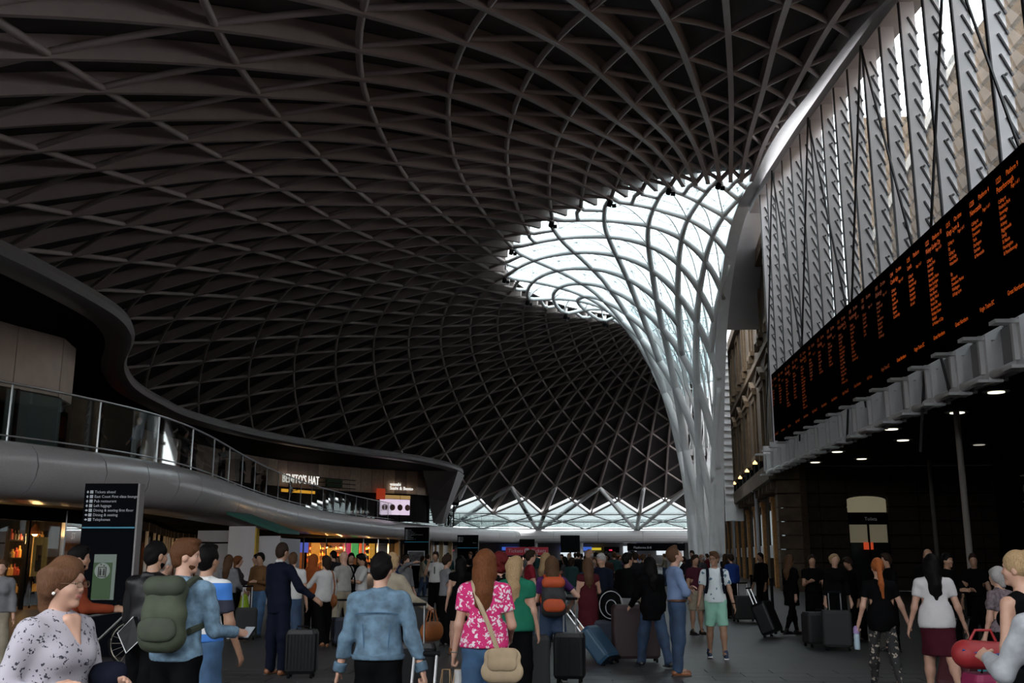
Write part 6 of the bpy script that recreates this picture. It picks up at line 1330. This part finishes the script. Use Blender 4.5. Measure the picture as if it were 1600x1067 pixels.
# red-haired woman
R = person('woman with a long red ponytail in black top and patterned trousers', (gx(1370, 12.9), 12.9), 1.545, -6, 1, 'fair', ('pony', 'red'), ('tee', M_blk, 0.6, -0.14), ('leggings', M_printed), (mat('sandal_black', (0.01, 0.01, 0.01), 0.5),), fem=True, armL=(-4, 14, 14, -4), armR=(-8, 18, 10, -4), legL=(12, 3, 3), legR=(-14, 3, 12), fat=1.05, grip=(1, 1))
w_, d1 = R['wr']['L']; t = hold('water_bottle', 'lilac and clear water bottle in the left hand of the red-haired woman', 'bottle', R, w_ + d1 * 0.11 + np.array([0, 0, -0.2])); MB().lathe((0, 0, 0), [(0.033, 0), (0.036, 0.02), (0.036, 0.16), (0.03, 0.19)], 12).build('bottle_body', mat('bottle_clear', (0.35, 0.45, 0.52), 0.15), t, smooth=True); MB().lathe((0, 0, 0.19), [(0.036, 0), (0.036, 0.06), (0.02, 0.09)], 12).build('cap', mat('lilac_cap', (0.30, 0.20, 0.42), 0.4), t)
w_, d1 = R['wr']['R']; hp = world_of(R, w_ + d1 * 0.09)
suitcase((hp.x + 0.30, hp.y - 0.38, 0.02), (0.38, 0.26, 0.58), mat('case_burgundy', (0.075, 0.010, 0.018), 0.6), math.pi - 0.75, 'burgundy trolley case pulled by the red-haired woman', tilt=R_(32), handle=0.36)
# white blouse woman
R = person('woman with long dark hair in a white blouse and burgundy skirt walking away', (gx(1455, 12.0), 12.0), 1.60, -10, 1, 'fair', ('long', 'black'), ('blouse', mat('cloth_white_blouse', (0.50, 0.48, 0.49), 0.75, var=0.06, scale=9, bump=0.1), 0.55, -0.06), ('skirt0.85', cm('burgundy', (0.05, 0.008, 0.014))), (mat('sandal_black', (0, 0, 0)),), fem=True, fat=1.12, armL=(2, 14, 12, -2), armR=(-4, 16, 14, -2), legL=(14, 2, 4), legR=(-18, 4, 22), lean=3)
# woman with hair bun
R = person('fair-haired woman with a bun in a black sleeveless top at the right edge', (gx(1590, 6.9), 6.9), 1.60, 28, 0, 'fair', ('bun', 'blond'), ('tank', M_blk, 0.0, 0.0), ('trousers', M_blk), S_blk, fem=True, armL=(2, 8, 8, 0), armR=(4, 8, 20, 0), legL=(5, 3, 4), legR=(-6, 3, 4), head=(-25, 0))
# hoodie with navy backpack at the frame edge
R = person('person in a grey hooded top mostly cut off by the right edge', (gx(1640, 5.3), 5.3), 1.55, 10, 0, 'fair', ('short', 'brown'), ('jacket', mat('cloth_grey_marl', (0.30, 0.31, 0.33), 0.85, var=0.12, scale=22, bump=0.2), 1.97, -0.08), ('trousers', M_grey), S_blk, armL=(26, 16, 80, 10), armR=(5, 8, 12, 0), fat=1.1)
backpack(R, 'navy backpack with white reflective piping at the right edge', M_navyc, M_navyc, (0.36, 0.24, 0.46), 0.33)
c = R['tz'](0, -0.34, 0.44); t = hold('reflective_strip', 'curved white reflective strip across the navy backpack', 'strip', R, c); t.name = 'reflective_strip'
MB().tube([R['tz'](x, -0.31 - 0.06 * math.cos(x * 9), 0.53 - 1.2 * x * x) - c for x in np.linspace(-0.19, 0.19, 13)], 0.009, 6).build('strip', mat('reflective_white', (0.8, 0.8, 0.8), 0.3), t)
# red duffel on the floor trolley
t = thing('duffel_bag', 'red duffel bag with blue trim resting on a pink case', 'bag', (gx(1522, 8.8), 8.8, 0)); M_redbag = mat('red_nylon', (0.28, 0.015, 0.018), 0.6, var=0.1, scale=8, bump=0.2)
soft([('rc', (np.array([-0.14, 0, 0.80]), np.array([0.16, 0.05, 0.78]), 0.115, 0.115, 0.03))], 0.014, M_redbag, 'bag_body', t); MB().tube([(-0.2, -0.09, 0.84), (0, -0.112, 0.80), (0.2, -0.07, 0.82)], 0.010, 6).build('zip_trim', mat('blue_trim', (0.02, 0.03, 0.16), 0.5), t); MB().tube([(-0.1, 0, 0.91), (-0.05, 0, 0.99), (0.08, 0.02, 0.99), (0.12, 0.03, 0.90)], 0.012, 6).build('handle', M_redbag, t)
suitcase((gx(1530, 8.9), 8.9, 0), (0.42, 0.28, 0.64), mat('case_pink', (0.22, 0.012, 0.06), 0.6), 0.2, 'pink case standing under the red duffel bag', handle=0.0)
# ------------------------------------------------------------------ bicycle by the signpost
bk = thing('bicycle', 'dark bicycle with pale frame tubes standing beside the near signpost', 'bicycle', (gx(160, 14.6), 14.6, 0), R_(14))
M_fr = mat('bike_frame', (0.10, 0.095, 0.09), 0.35, 0.3); M_alu = mat('bike_alloy', (0.4, 0.36, 0.3), 0.3, 0.9)
for x in (-0.52, 0.52):
    w1 = MB().tube([(x + 0.33 * math.cos(a), 0, 0.345 + 0.33 * math.sin(a)) for a in np.linspace(0, 2 * math.pi, 37)], 0.016, 8).build('tyre', M_black, bk, smooth=True)
    MB().tube([(x + 0.305 * math.cos(a), 0, 0.345 + 0.305 * math.sin(a)) for a in np.linspace(0, 2 * math.pi, 37)], 0.009, 6).build('rim', M_alu, w1)
    sp = MB()
    for k in range(18): a = k * math.pi / 9; sp.tube([(x, 0, 0.345), (x + 0.3 * math.cos(a), 0, 0.345 + 0.3 * math.sin(a))], 0.0018, 3)
    sp.build('spokes', M_alu, w1, kind='stuff'); MB().lathe((x, -0.04, 0.345), [(0.022, 0), (0.022, 0.08)], 10, (0, 1, 0)).build('hub', M_alu, w1)
for a, b, r in (((-0.05, 0, 0.3), (-0.17, 0, 0.78), 0.016), ((-0.05, 0, 0.3), (0.36, 0, 0.72), 0.02), ((-0.15, 0, 0.72), (0.34, 0, 0.80), 0.017), ((-0.05, 0, 0.3), (-0.52, 0.03, 0.345), 0.011), ((-0.16, 0, 0.72), (-0.52, 0.03, 0.345), 0.010), ((0.33, 0, 0.86), (0.40, 0, 0.62), 0.02), ((0.40, 0, 0.62), (0.52, 0.04, 0.345), 0.013)): MB().tube([a, b], r, 8).build('frame_tube', M_fr, bk)
MB().tube([(0.30, -0.28, 0.93), (0.33, -0.12, 0.95), (0.34, 0, 0.93), (0.33, 0.12, 0.95), (0.30, 0.28, 0.93)], 0.013, 8).build('handlebar', M_black, bk); soft([('rc', (np.array([-0.30, 0, 0.84]), np.array([-0.06, 0, 0.85]), 0.07, 0.025, 0.02, (np.array([0, 0, 1.0]), 0.5)))], 0.012, M_black, 'saddle', bk)
MB().lathe((-0.05, -0.05, 0.3), [(0.09, 0), (0.09, 0.006)], 20, (0, 1, 0)).build('chainring', M_alu, bk); MB().tube([(-0.05, -0.06, 0.3), (0.05, -0.08, 0.16)], 0.01, 6).build('crank', M_alu, bk); MB().box((0.05, -0.12, 0.16), (0.09, 0.09, 0.02)).build('pedal', M_black, bk)
# ------------------------------------------------------------------ waiting people further back
ORNG = cm('orange_hood', (0.30, 0.075, 0.02)); LIME = mat('lime_plastic', (0.25, 0.36, 0.01), 0.4, var=0.2, scale=10); M_brownj = cm('brown_jacket', (0.12, 0.06, 0.025)); M_beigec = cm('beige', (0.28, 0.24, 0.18)); M_greenc = cm('green', (0.012, 0.12, 0.07)); M_redc = cm('red', (0.17, 0.012, 0.02)); M_bluec = cm('blue', (0.02, 0.055, 0.16)); M_tanb = mat('tan_leather', (0.20, 0.065, 0.02), 0.5, var=0.15, scale=6, spec=0.2)
def shoulder_bag(R, label, m, p=(0.2, 0.0, -0.02), size=0.14, side=1):
    c = R['tz'](*p); t = hold('shoulder_bag', label, 'bag', R, c)
    soft([('rc', (np.array([0, -size * 0.6, -0.05]), np.array([0, size * 0.6, -0.05]), size * 0.75, size * 0.7, 0.03, (np.array([1.0, 0, 0]), 0.5)))], 0.018, m, 'bag_body', t)
    strapline(R, [(p[0], -0.1, p[2] + 0.05), (p[0] * 0.9, -0.14, 0.3), (side * 0.12, -0.03, 0.545), (p[0] * 0.9, 0.14, 0.3), (p[0], 0.1, p[2] + 0.05)], 0.014, m, t, c); return t
mid = [
 ('woman in a grey hooded top carrying a lime bag near the white kiosk', 358, 20.0, 1.58, -10, 'fair', ('long', 'brown'), ('jacket', M_grey), ('trousers', M_blk), S_white, dict(fem=True, armR=(15, 10, 40, 0))),
 ('dark-haired woman with a striped scarf beside the lime bag', 372, 20.8, 1.56, -70, 'fair', ('bob', 'auburn'), ('jacket', cm('dk_plum', (0.04, 0.03, 0.035))), ('trousers', M_blk), S_blk, dict(fem=True, armR=(30, 10, 60, 10))),
 ('man in a brown jacket and blue jeans facing the camera', 408, 20.4, 1.63, 165, 'tan', ('short', 'black'), ('jacket', M_brownj), ('jeans', M_jeans), S_blk, dict(armL=(20, 6, 80, 20), legL=(12, 2, 4), legR=(-10, 2, 8))),
 ('man behind the brown jacket in a dark checked shirt', 402, 22.5, 1.60, 120, 'brown', ('crop', 'black'), ('shirt', cm('check', (0.07, 0.07, 0.085), var=0.5, scale=30)), ('trousers', M_blk), S_blk, {}),
 ('man in a white T-shirt just behind the navy suit', 458, 16.5, 1.62, 10, 'fair', ('crop', 'brown'), ('tee', M_whitec), ('jeans', M_dkjeans), S_blk, {}),
 ('person in an orange headscarf in front of the lit bar', 490, 22.0, 1.58, -30, 'brown', ('hood', ORNG), ('coat', ORNG, 1.97, -0.1), ('trousers', M_blk), S_blk, dict(fem=True)),
 ('woman in a white blouse with a tan bag, holding hands with the navy suit', 508, 18.0, 1.57, 38, 'fair', ('bob', 'dark'), ('shirt', M_whitec, 1.9, -0.06), ('trousers', M_blk), S_brown, dict(fem=True, lean=-5, armL=(38, 18, 22, -6), legL=(-14, 3, 12), legR=(8, 3, 3), head=(-20, 0))),
 ('balding man in a pale grey T-shirt with a black shoulder bag', 538, 19.2, 1.66, 55, 'fair', ('none', 'grey'), ('tee', cm('pale_grey', (0.30, 0.29, 0.27))), ('trousers', M_beigec), S_blk, dict(armR=(25, 8, 85, 20), armL=(15, 8, 60, 20), legL=(12, 3, 8), legR=(-12, 3, 6))),
 ('man in a white shirt reading beside the balding man', 566, 21.0, 1.60, 120, 'tan', ('short', 'black'), ('shirt', M_whitec, 0.9, -0.05), ('trousers', M_blk), S_blk, dict(armL=(25, 5, 80, 15), armR=(25, 5, 85, 15), head=(0, -22))),
 ('man in a black T-shirt behind the white shirt', 549, 23.5, 1.62, -160, 'tan', ('short', 'black'), ('tee', M_blk), ('trousers', M_blk), S_blk, {}),
 ('fair-haired woman in a beige coat carrying a brown handbag', 612, 12.3, 1.60, -25, 'fair', ('bob', 'blond'), ('coat', M_beigec, 1.95, -0.1), ('trousers', M_blk), S_blk, dict(fem=True, armR=(24, 24, 40, -6))),
 ('person raising an arm with a red phone before the left totem', 634, 23.0, 1.56, -120, 'fair', ('short', 'dark'), ('shirt', M_grey), ('trousers', M_blk), S_blk, dict(armR=(120, 10, 20, 0))),
 ('man in a white T-shirt with a black number one', 681, 25.5, 1.66, 172, 'tan', ('short', 'dark'), ('tee', M_whitec), ('trousers', M_blk), S_blk, dict(armR=(40, 8, 125, 10))),
 ('woman with long dark hair in a black dress and bare legs', 720, 17.0, 1.56, 15, 'fair', ('long', 'black'), ('dress', M_blk, 0.3, -0.3), ('skirt0.7', M_blk), S_brown, dict(fem=True, legL=(3, 5, 2), legR=(-3, 5, 2))),
 ('man in a grey T-shirt beside the black dress', 698, 18.5, 1.58, -60, 'tan', ('short', 'dark'), ('tee', M_grey), ('trousers', M_blk), S_blk, {}),
 ('person with bushy dark red hair behind the woman in pink', 782, 12.0, 1.60, 10, 'fair', ('curly', 'crimson'), ('jacket', M_blk), ('trousers', M_blk), S_blk, dict(fem=True)),
 ('fair woman in a green top beside the black case', 806, 11.2, 1.56, -10, 'fair', ('long', 'blond'), ('blouse', M_greenc, 0.45, -0.05), ('trousers', M_blk), S_blk, dict(fem=True, fat=1.2, armR=(2, 8, 12, 0), head=(40, 0))),
 ('man in a red T-shirt standing side-on', 828, 19.0, 1.66, -80, 'fair', ('short', 'dark'), ('tee', M_redc), ('trousers', M_dkjeans), S_blk, dict(armR=(15, 5, 70, 10), armL=(15, 5, 70, 10))),
 ('blond woman in a blue top looking up', 853, 19.6, 1.62, -60, 'fair', ('long', 'blond'), ('tee', M_bluec), ('trousers', M_blk), S_blk, dict(fem=True, head=(0, 15))),
 ('woman in grey at the left edge before the lit shop', 4, 13.6, 1.52, -150, 'fair', ('bob', 'brown'), ('jacket', M_grey), ('trousers', M_beigec), S_white, dict(fem=True, armR=(20, 8, 60, 10))),
 ('bearded man in an orange jacket beyond the floral blouse', 122, 9.6, 1.66, -70, 'tan', ('short', 'black'), ('jacket', cm('rust', (0.16, 0.03, 0.012))), ('trousers', M_blk), S_blk, dict(beard='black', armR=(30, 6, 60, 10))),
 ('grey-haired man in a beige jacket glimpsed between the near men', 256, 10.8, 1.58, -40, 'fair', ('short', 'grey'), ('jacket', M_beigec), ('trousers', M_blk), S_blk, {}),
 ('woman in a black coat with fair hair walking right under the canopy', 1233, 21.5, 1.60, -60, 'fair', ('long', 'brown'), ('coat', M_blk, 1.97, -0.28), ('leggings', M_blk), S_blk, dict(fem=True, armL=(10, 10, 30, 0), armR=(-20, 14, 10, 0), legL=(16, 2, 4), legR=(-16, 2, 10))),
 ('steward in dark uniform before the brick arcade', 1188, 27.0, 1.64, 120, 'brown', ('crop', 'black'), ('jacket', M_blk), ('trousers', M_blk), S_blk, {}),
 ('man in black T-shirt holding a cup left of the stone wall', 1268, 20.5, 1.58, 175, 'tan', ('short', 'dark'), ('tee', M_blk), ('trousers', M_blk), S_blk, dict(armR=(20, 5, 90, 20))),
 ('fair-haired woman in black before the lit doorway', 1303, 19.0, 1.60, 178, 'fair', ('bob', 'blond'), ('jacket', M_blk), ('trousers', M_blk), S_blk, dict(fem=True)),
 ('man in black bending over luggage by the doorway', 1335, 20.0, 1.56, 120, 'tan', ('short', 'dark'), ('jacket', M_blk), ('trousers', M_blk), S_blk, dict(lean=16)),
 ('man in dark suit with a white collar under the canopy', 1385, 18.0, 1.60, 100, 'tan', ('short', 'dark'), ('jacket', M_blk), ('trousers', M_blk), S_blk, {}),
 ('bald man in black behind the white blouse', 1450, 17.5, 1.68, 150, 'tan', ('none', 'dark'), ('tee', M_blk), ('trousers', M_blk), S_blk, {}),
 ('man in a black shirt under the canopy, hands together', 1478, 17.0, 1.60, -150, 'tan', ('short', 'black'), ('shirt', M_blk), ('trousers', M_blk), S_blk, dict(armR=(25, 5, 70, 20), armL=(25, 5, 70, 20))),
 ('dim figure in black near the slim steel column', 1520, 18.5, 1.60, 160, 'tan', ('short', 'dark'), ('tee', M_blk), ('trousers', M_blk), S_blk, {}),
 ('grey-haired woman with a turquoise bag near the right edge', 1556, 11.2, 1.46, 30, 'fair', ('bob', 'grey'), ('tee', cm('mauve_print', (0.14, 0.11, 0.12), var=0.5, scale=30)), ('trousers', M_blk), S_blk, dict(fem=True, armL=(6, 8, 10, 0))),
 ('child in a maroon shirt beside the funnel foot', 1085, 21.5, 1.58, -150, 'tan', ('short', 'dark'), ('tee', cm('wine', (0.05, 0.01, 0.02))), ('shorts', M_beigec), S_blk, {}),
 ('person in a bright blue jacket behind the mint shorts', 1142, 27.0, 1.60, 30, 'fair', ('short', 'dark'), ('jacket', cm('royal', (0.02, 0.05, 0.22))), ('trousers', M_blk), S_blk, {}),
]
MR = {}
for (lab, px_, Y, H_, yw, sk, hr, tp, bt, sh_, kw) in mid:
    lab = lab.replace('child in a maroon', 'person in a maroon')
    MR[px_] = person(lab, (gx(px_, Y), Y), H_, yw, 1 if Y < 18 else 2, sk, hr, tp, bt, sh_, **kw)
# things they carry
R = MR[358]; c = R['wr']['R'][0]; t = hold('carrier_bag', 'lime green plastic bag carried beside the white kiosk', 'bag', R, c + np.array([0, 0.05, -0.05])); soft([('rc', (np.array([0, 0, -0.28]), np.array([0, 0, -0.12]), 0.16, 0.11, 0.03, (np.array([1.0, 0, 0]), 0.6)))], 0.02, LIME, 'bag_body', t); MB().tube([(0, -0.06, -0.08), (0, 0, 0.03), (0, 0.06, -0.08)], 0.01, 5).build('handle', LIME, t)
shoulder_bag(MR[508], 'tan leather bag on the woman in the white blouse', M_tanb, (0.17, 0.0, 0.02), 0.15)
shoulder_bag(MR[538], 'black laptop bag on the balding man', M_blk, (0.19, 0.04, 0.0), 0.18)
R = MR[612]; c = R['wr']['R'][0] + R['wr']['R'][1] * 0.08; t = hold('handbag', 'brown leather handbag hanging from the beige coat arm', 'bag', R, c); soft([('rc', (np.array([0, -0.1, -0.26]), np.array([0, 0.1, -0.26]), 0.12, 0.12, 0.03, (np.array([1.0, 0, 0]), 0.6)))], 0.015, M_tanb, 'bag_body', t)
for x in (-0.03, 0.03): MB().tube([(x, -0.1, -0.17), (x * 0.5, -0.04, 0.0), (x * 0.5, 0.04, 0.0), (x, 0.1, -0.17)], 0.008, 6).build('handle', M_tanb, t)
suitcase((gx(652, 11.3), 11.3, 0), (0.46, 0.3, 0.66), M_case, 0.15, 'big black case behind the denim jacket man', handle=0.4)
R = MR[681]; text_mesh('shirt_number', '1', 0.26, M_blk, R['root'], tuple(R['tz'](0.06, 0.13, 0.26)), (R_(90), 0, math.pi))
suitcase((gx(1203, 21.0), 21.0, 0.02), (0.5, 0.32, 0.68), M_case, R_(60), 'black trolley case pulled by the woman in the black coat', tilt=R_(-22), handle=0.35)
suitcase((gx(1275, 18.8), 18.8, 0), (0.6, 0.35, 0.6), mat('case_matte', (0, 0, 0)), 0.2, 'squat black case before the lit doorway', handle=0.0)
suitcase((gx(1300, 18.2), 18.2, 0), (0.5, 0.3, 0.66), mat('case_matte', (0, 0, 0)), -0.2, 'dark case right of the squat case under the canopy', handle=0.3)
suitcase((gx(1160, 25.6), 25.6, 0), (0.6, 0.35, 0.62), mat('case_matte', (0, 0, 0)), 0.2, 'black case beside the blue jacket near the brick arcade', handle=0.3)
suitcase((gx(390, 19.6), 19.6, 0), (0.42, 0.26, 0.6), mat('case_matte', (0, 0, 0)), 0.3, 'dark case standing beside the lime bag', handle=0.4)
suitcase((gx(540, 18.4), 18.4, 0), (0.42, 0.26, 0.5), mat('case_navy', (0, 0, 0)), 0.5, 'navy case on the floor behind the white blouse', handle=0.3)
R = MR[1556]; c = R['wr']['L'][0] + np.array([0, 0, -0.05]); t = hold('carrier_bag', 'turquoise bag held by the grey-haired woman', 'bag', R, c); soft([('rc', (np.array([0, 0, -0.3]), np.array([0, 0, -0.1]), 0.12, 0.10, 0.03, (np.array([1.0, 0, 0]), 0.5)))], 0.018, mat('turquoise', (0.02, 0.22, 0.24), 0.5), 'bag_body', t); MB().tube([(0, -0.06, -0.06), (0, 0, 0.03), (0, 0.06, -0.06)], 0.008, 5).build('handle', mat('turquoise', (0, 0, 0)), t)
# queue barrier posts by the arcade
for k, (px_, Y) in enumerate(((1172, 29.0), (1203, 24.5))):
    t = thing('barrier_post', 'black queue barrier post before the brick arcade, ' + ('left' if k == 0 else 'right') + ' of two', 'barrier', (gx(px_, Y), Y, 0)); MB().lathe((0, 0, 0), [(0.18, 0), (0.18, 0.02), (0.05, 0.04)], 14).build('base', M_black, t); MB().lathe((0, 0, 0.03), [(0.035, 0), (0.035, 0.95), (0.045, 0.96), (0.045, 1.03)], 12).build('post', M_black, t)
# ------------------------------------------------------------------ far crowd: a dozen figures, copied with other clothes
tops = [cm('c_%d' % i, c) for i, c in enumerate([(0.01, 0.01, 0.012), (0.02, 0.02, 0.03), (0.05, 0.05, 0.055), (0.30, 0.29, 0.28), (0.02, 0.04, 0.10), (0.10, 0.015, 0.02), (0.15, 0.14, 0.13), (0.012, 0.012, 0.015), (0.04, 0.02, 0.05), (0.20, 0.17, 0.13), (0.05, 0.02, 0.015), (0.02, 0.05, 0.05)])]
bots = [M_blk, M_dkjeans, M_blk, M_grey, M_beigec, M_dkjeans]
words = {0: 'black', 1: 'dark', 2: 'charcoal', 3: 'off-white', 4: 'blue', 5: 'crimson', 6: 'stone', 7: 'jet-black', 8: 'plum', 9: 'sand', 10: 'rust-brown', 11: 'teal'}
protos = []
for i in range(10):
    f = i % 2 == 1
    R = person('placeholder', (gx(620 + 40 * i, 30), 30), 1.68 if not f else 1.58, 0, 2, ('fair', 'tan', 'fair', 'brown', 'fair')[i % 5], ((('short', 'dark'), ('long', 'brown'), ('crop', 'black'), ('bob', 'dark'), ('short', 'brown'), ('pony', 'blond'), ('balding', 'grey'), ('long', 'black'), ('short', 'black'), ('bob', 'auburn'))[i]), (('jacket', 'tee', 'tee', 'coat', 'shirt', 'blouse', 'jacket', 'tee', 'jacket', 'shirt')[i], M_blk), ('trousers', M_blk), S_blk, fem=f, armL=((5, 8, 12, 0), (20, 6, 80, 15), (5, 10, 20, 0))[i % 3], armR=((8, 8, 30, 0), (5, 8, 10, 0), (25, 6, 90, 20))[i % 3], legL=((0, 3, 0), (10, 3, 4))[i % 2], legR=((0, 3, 0), (-10, 3, 6))[i % 2])
    protos.append(R['root'])
TOPN = ('t_shirt', 'polo_shirt', 'jacket', 'coat', 'shirt', 'blouse'); used_l = {}
def place_copy(pr, loc, yaw, z, ti, bi, label, group, sc_=1.0):
    o = copy_tree(pr); o.location = (loc[0], loc[1], z); o.rotation_euler = (0, 0, R_(yaw)); o['label'] = label; o['group'] = group; o.scale = (sc_,) * 3
    for ch in o.children:
        nm = ch.name.split('.')[0]
        if nm in TOPN or nm == 'trousers':
            ch.material_slots[0].link = 'OBJECT'; ch.material_slots[0].material = tops[ti] if nm in TOPN else bots[bi]
    return o
spots = []
for k in range(900):
    if len(spots) >= 64: break
    px_ = random.choice([random.uniform(455, 640), random.uniform(600, 1000), random.uniform(880, 1150)]); Y = random.uniform(24, 58); x = gx(px_, Y)
    if x > 8.3 + (Y - 30) * 0.05 or x < -11 or (abs(x + 2.9) < 2.2 and Y > 57.5) or (abs(x - 7.6) < 2.4 and abs(Y - 60) < 4): continue
    if any((x - a) ** 2 + (Y - b) ** 2 < 0.8 for a, b in spots): continue
    if x < -8.2 and Y < 40: continue
    if any((x - gx(m_[1], m_[2])) ** 2 + (Y - m_[2]) ** 2 < 1.2 for m_ in mid): continue
    if (abs(x + 7.9) < 1.2 and abs(Y - 50) < 1) or (abs(x + 6.2) < 1.2 and abs(Y - 58) < 1): continue
    spots.append((x, Y))
spots.sort(key=lambda p: p[1])
nth = ['first', 'second', 'third', 'fourth', 'fifth', 'sixth', 'seventh', 'eighth', 'ninth', 'tenth', 'eleventh', 'twelfth']
side = lambda x, Y: (lambda p: 'in front of the mezzanine signs' if p < 760 else 'in front of the tickets fascia' if p < 870 else 'before the far hall' if p < 1040 else 'near the foot of the funnel')(pix((x, Y, 1.5))[0])
hairw = ['short dark', 'long brown', 'cropped black', 'bobbed dark', 'short brown', 'blond ponytailed', 'thinning grey', 'long black', 'short black', 'bobbed auburn']
cnt = {}
for i, (x, Y) in enumerate(spots):
    pi = random.randrange(10); ti = random.randrange(12); key = (pi, ti, side(x, Y)); cnt[key] = cnt.get(key, 0) + 1
    rank = sum(1 for a, b in spots if pix((a, b, 1.5))[0] < pix((x, Y, 1.5))[0])
    lab = 'far person, %s hair, %s top, %s' % (hairw[pi], words[ti], side(x, Y)) + ('' if cnt[key] == 1 else ', ' + ('further back' if cnt[key] == 2 else 'furthest back'))
    place_copy(protos[pi], (x, Y), random.choice([0, 20, -30, 60, -70, 150, 180, -150, 100]), 0, ti, random.randrange(6), lab, 'crowd waiting across the hall', random.uniform(0.95, 1.03))
for s_, w2, yw, pi, ti, lab, mode in ((23.5, -1.6, 150, 6, 4, 'grey-haired man in blue standing on the mezzanine at far left', 0), (21.2, -2.0, -60, 3, 1, 'woman with dark bob on the mezzanine left of the man in blue', 0), (27.4, -1.1, -100, 8, 7, 'man in black suit behind the balustrade above the near signpost', 0), (30.2, -1.4, 100, 1, 8, 'woman in plum on the mezzanine beside the man in black suit', 0), (32.6, -0.7, -110, 2, 2, 'person in charcoal seated-height behind the curved balustrade', 0), (36.5, -0.55, -90, 0, 0, 'man in black leaning at the mezzanine handrail, phone raised', 0), (40.0, -0.7, -80, 4, 1, 'man in dark clothes further along the mezzanine rail', 0), (43.8, -0.9, 60, 5, 5, 'blond woman in crimson on the mezzanine', 0), (52, -1.2, -100, 7, 3, 'person in an off-white top on the mezzanine under the shop letters', 0), (61, -1.2, 90, 9, 10, 'person in rust brown on the mezzanine past the shop letters', 0), (86, -1.0, 120, 2, 3, 'person in an off-white top by the prow of the upper canopy', 0), (97, -1.0, 90, 0, 2, 'person in charcoal at the far end of the mezzanine', 0)):
    a, d = at_len(s_, w2); place_copy(protos[pi], (a[0], a[1]), yw, 4.43, ti, 0, lab, 'people up on the mezzanine')
for pr in protos:
    for ch in list(pr.children_recursive): bpy.data.objects.remove(ch)
    bpy.data.objects.remove(pr)
bpy.data.scenes.remove(TXS)
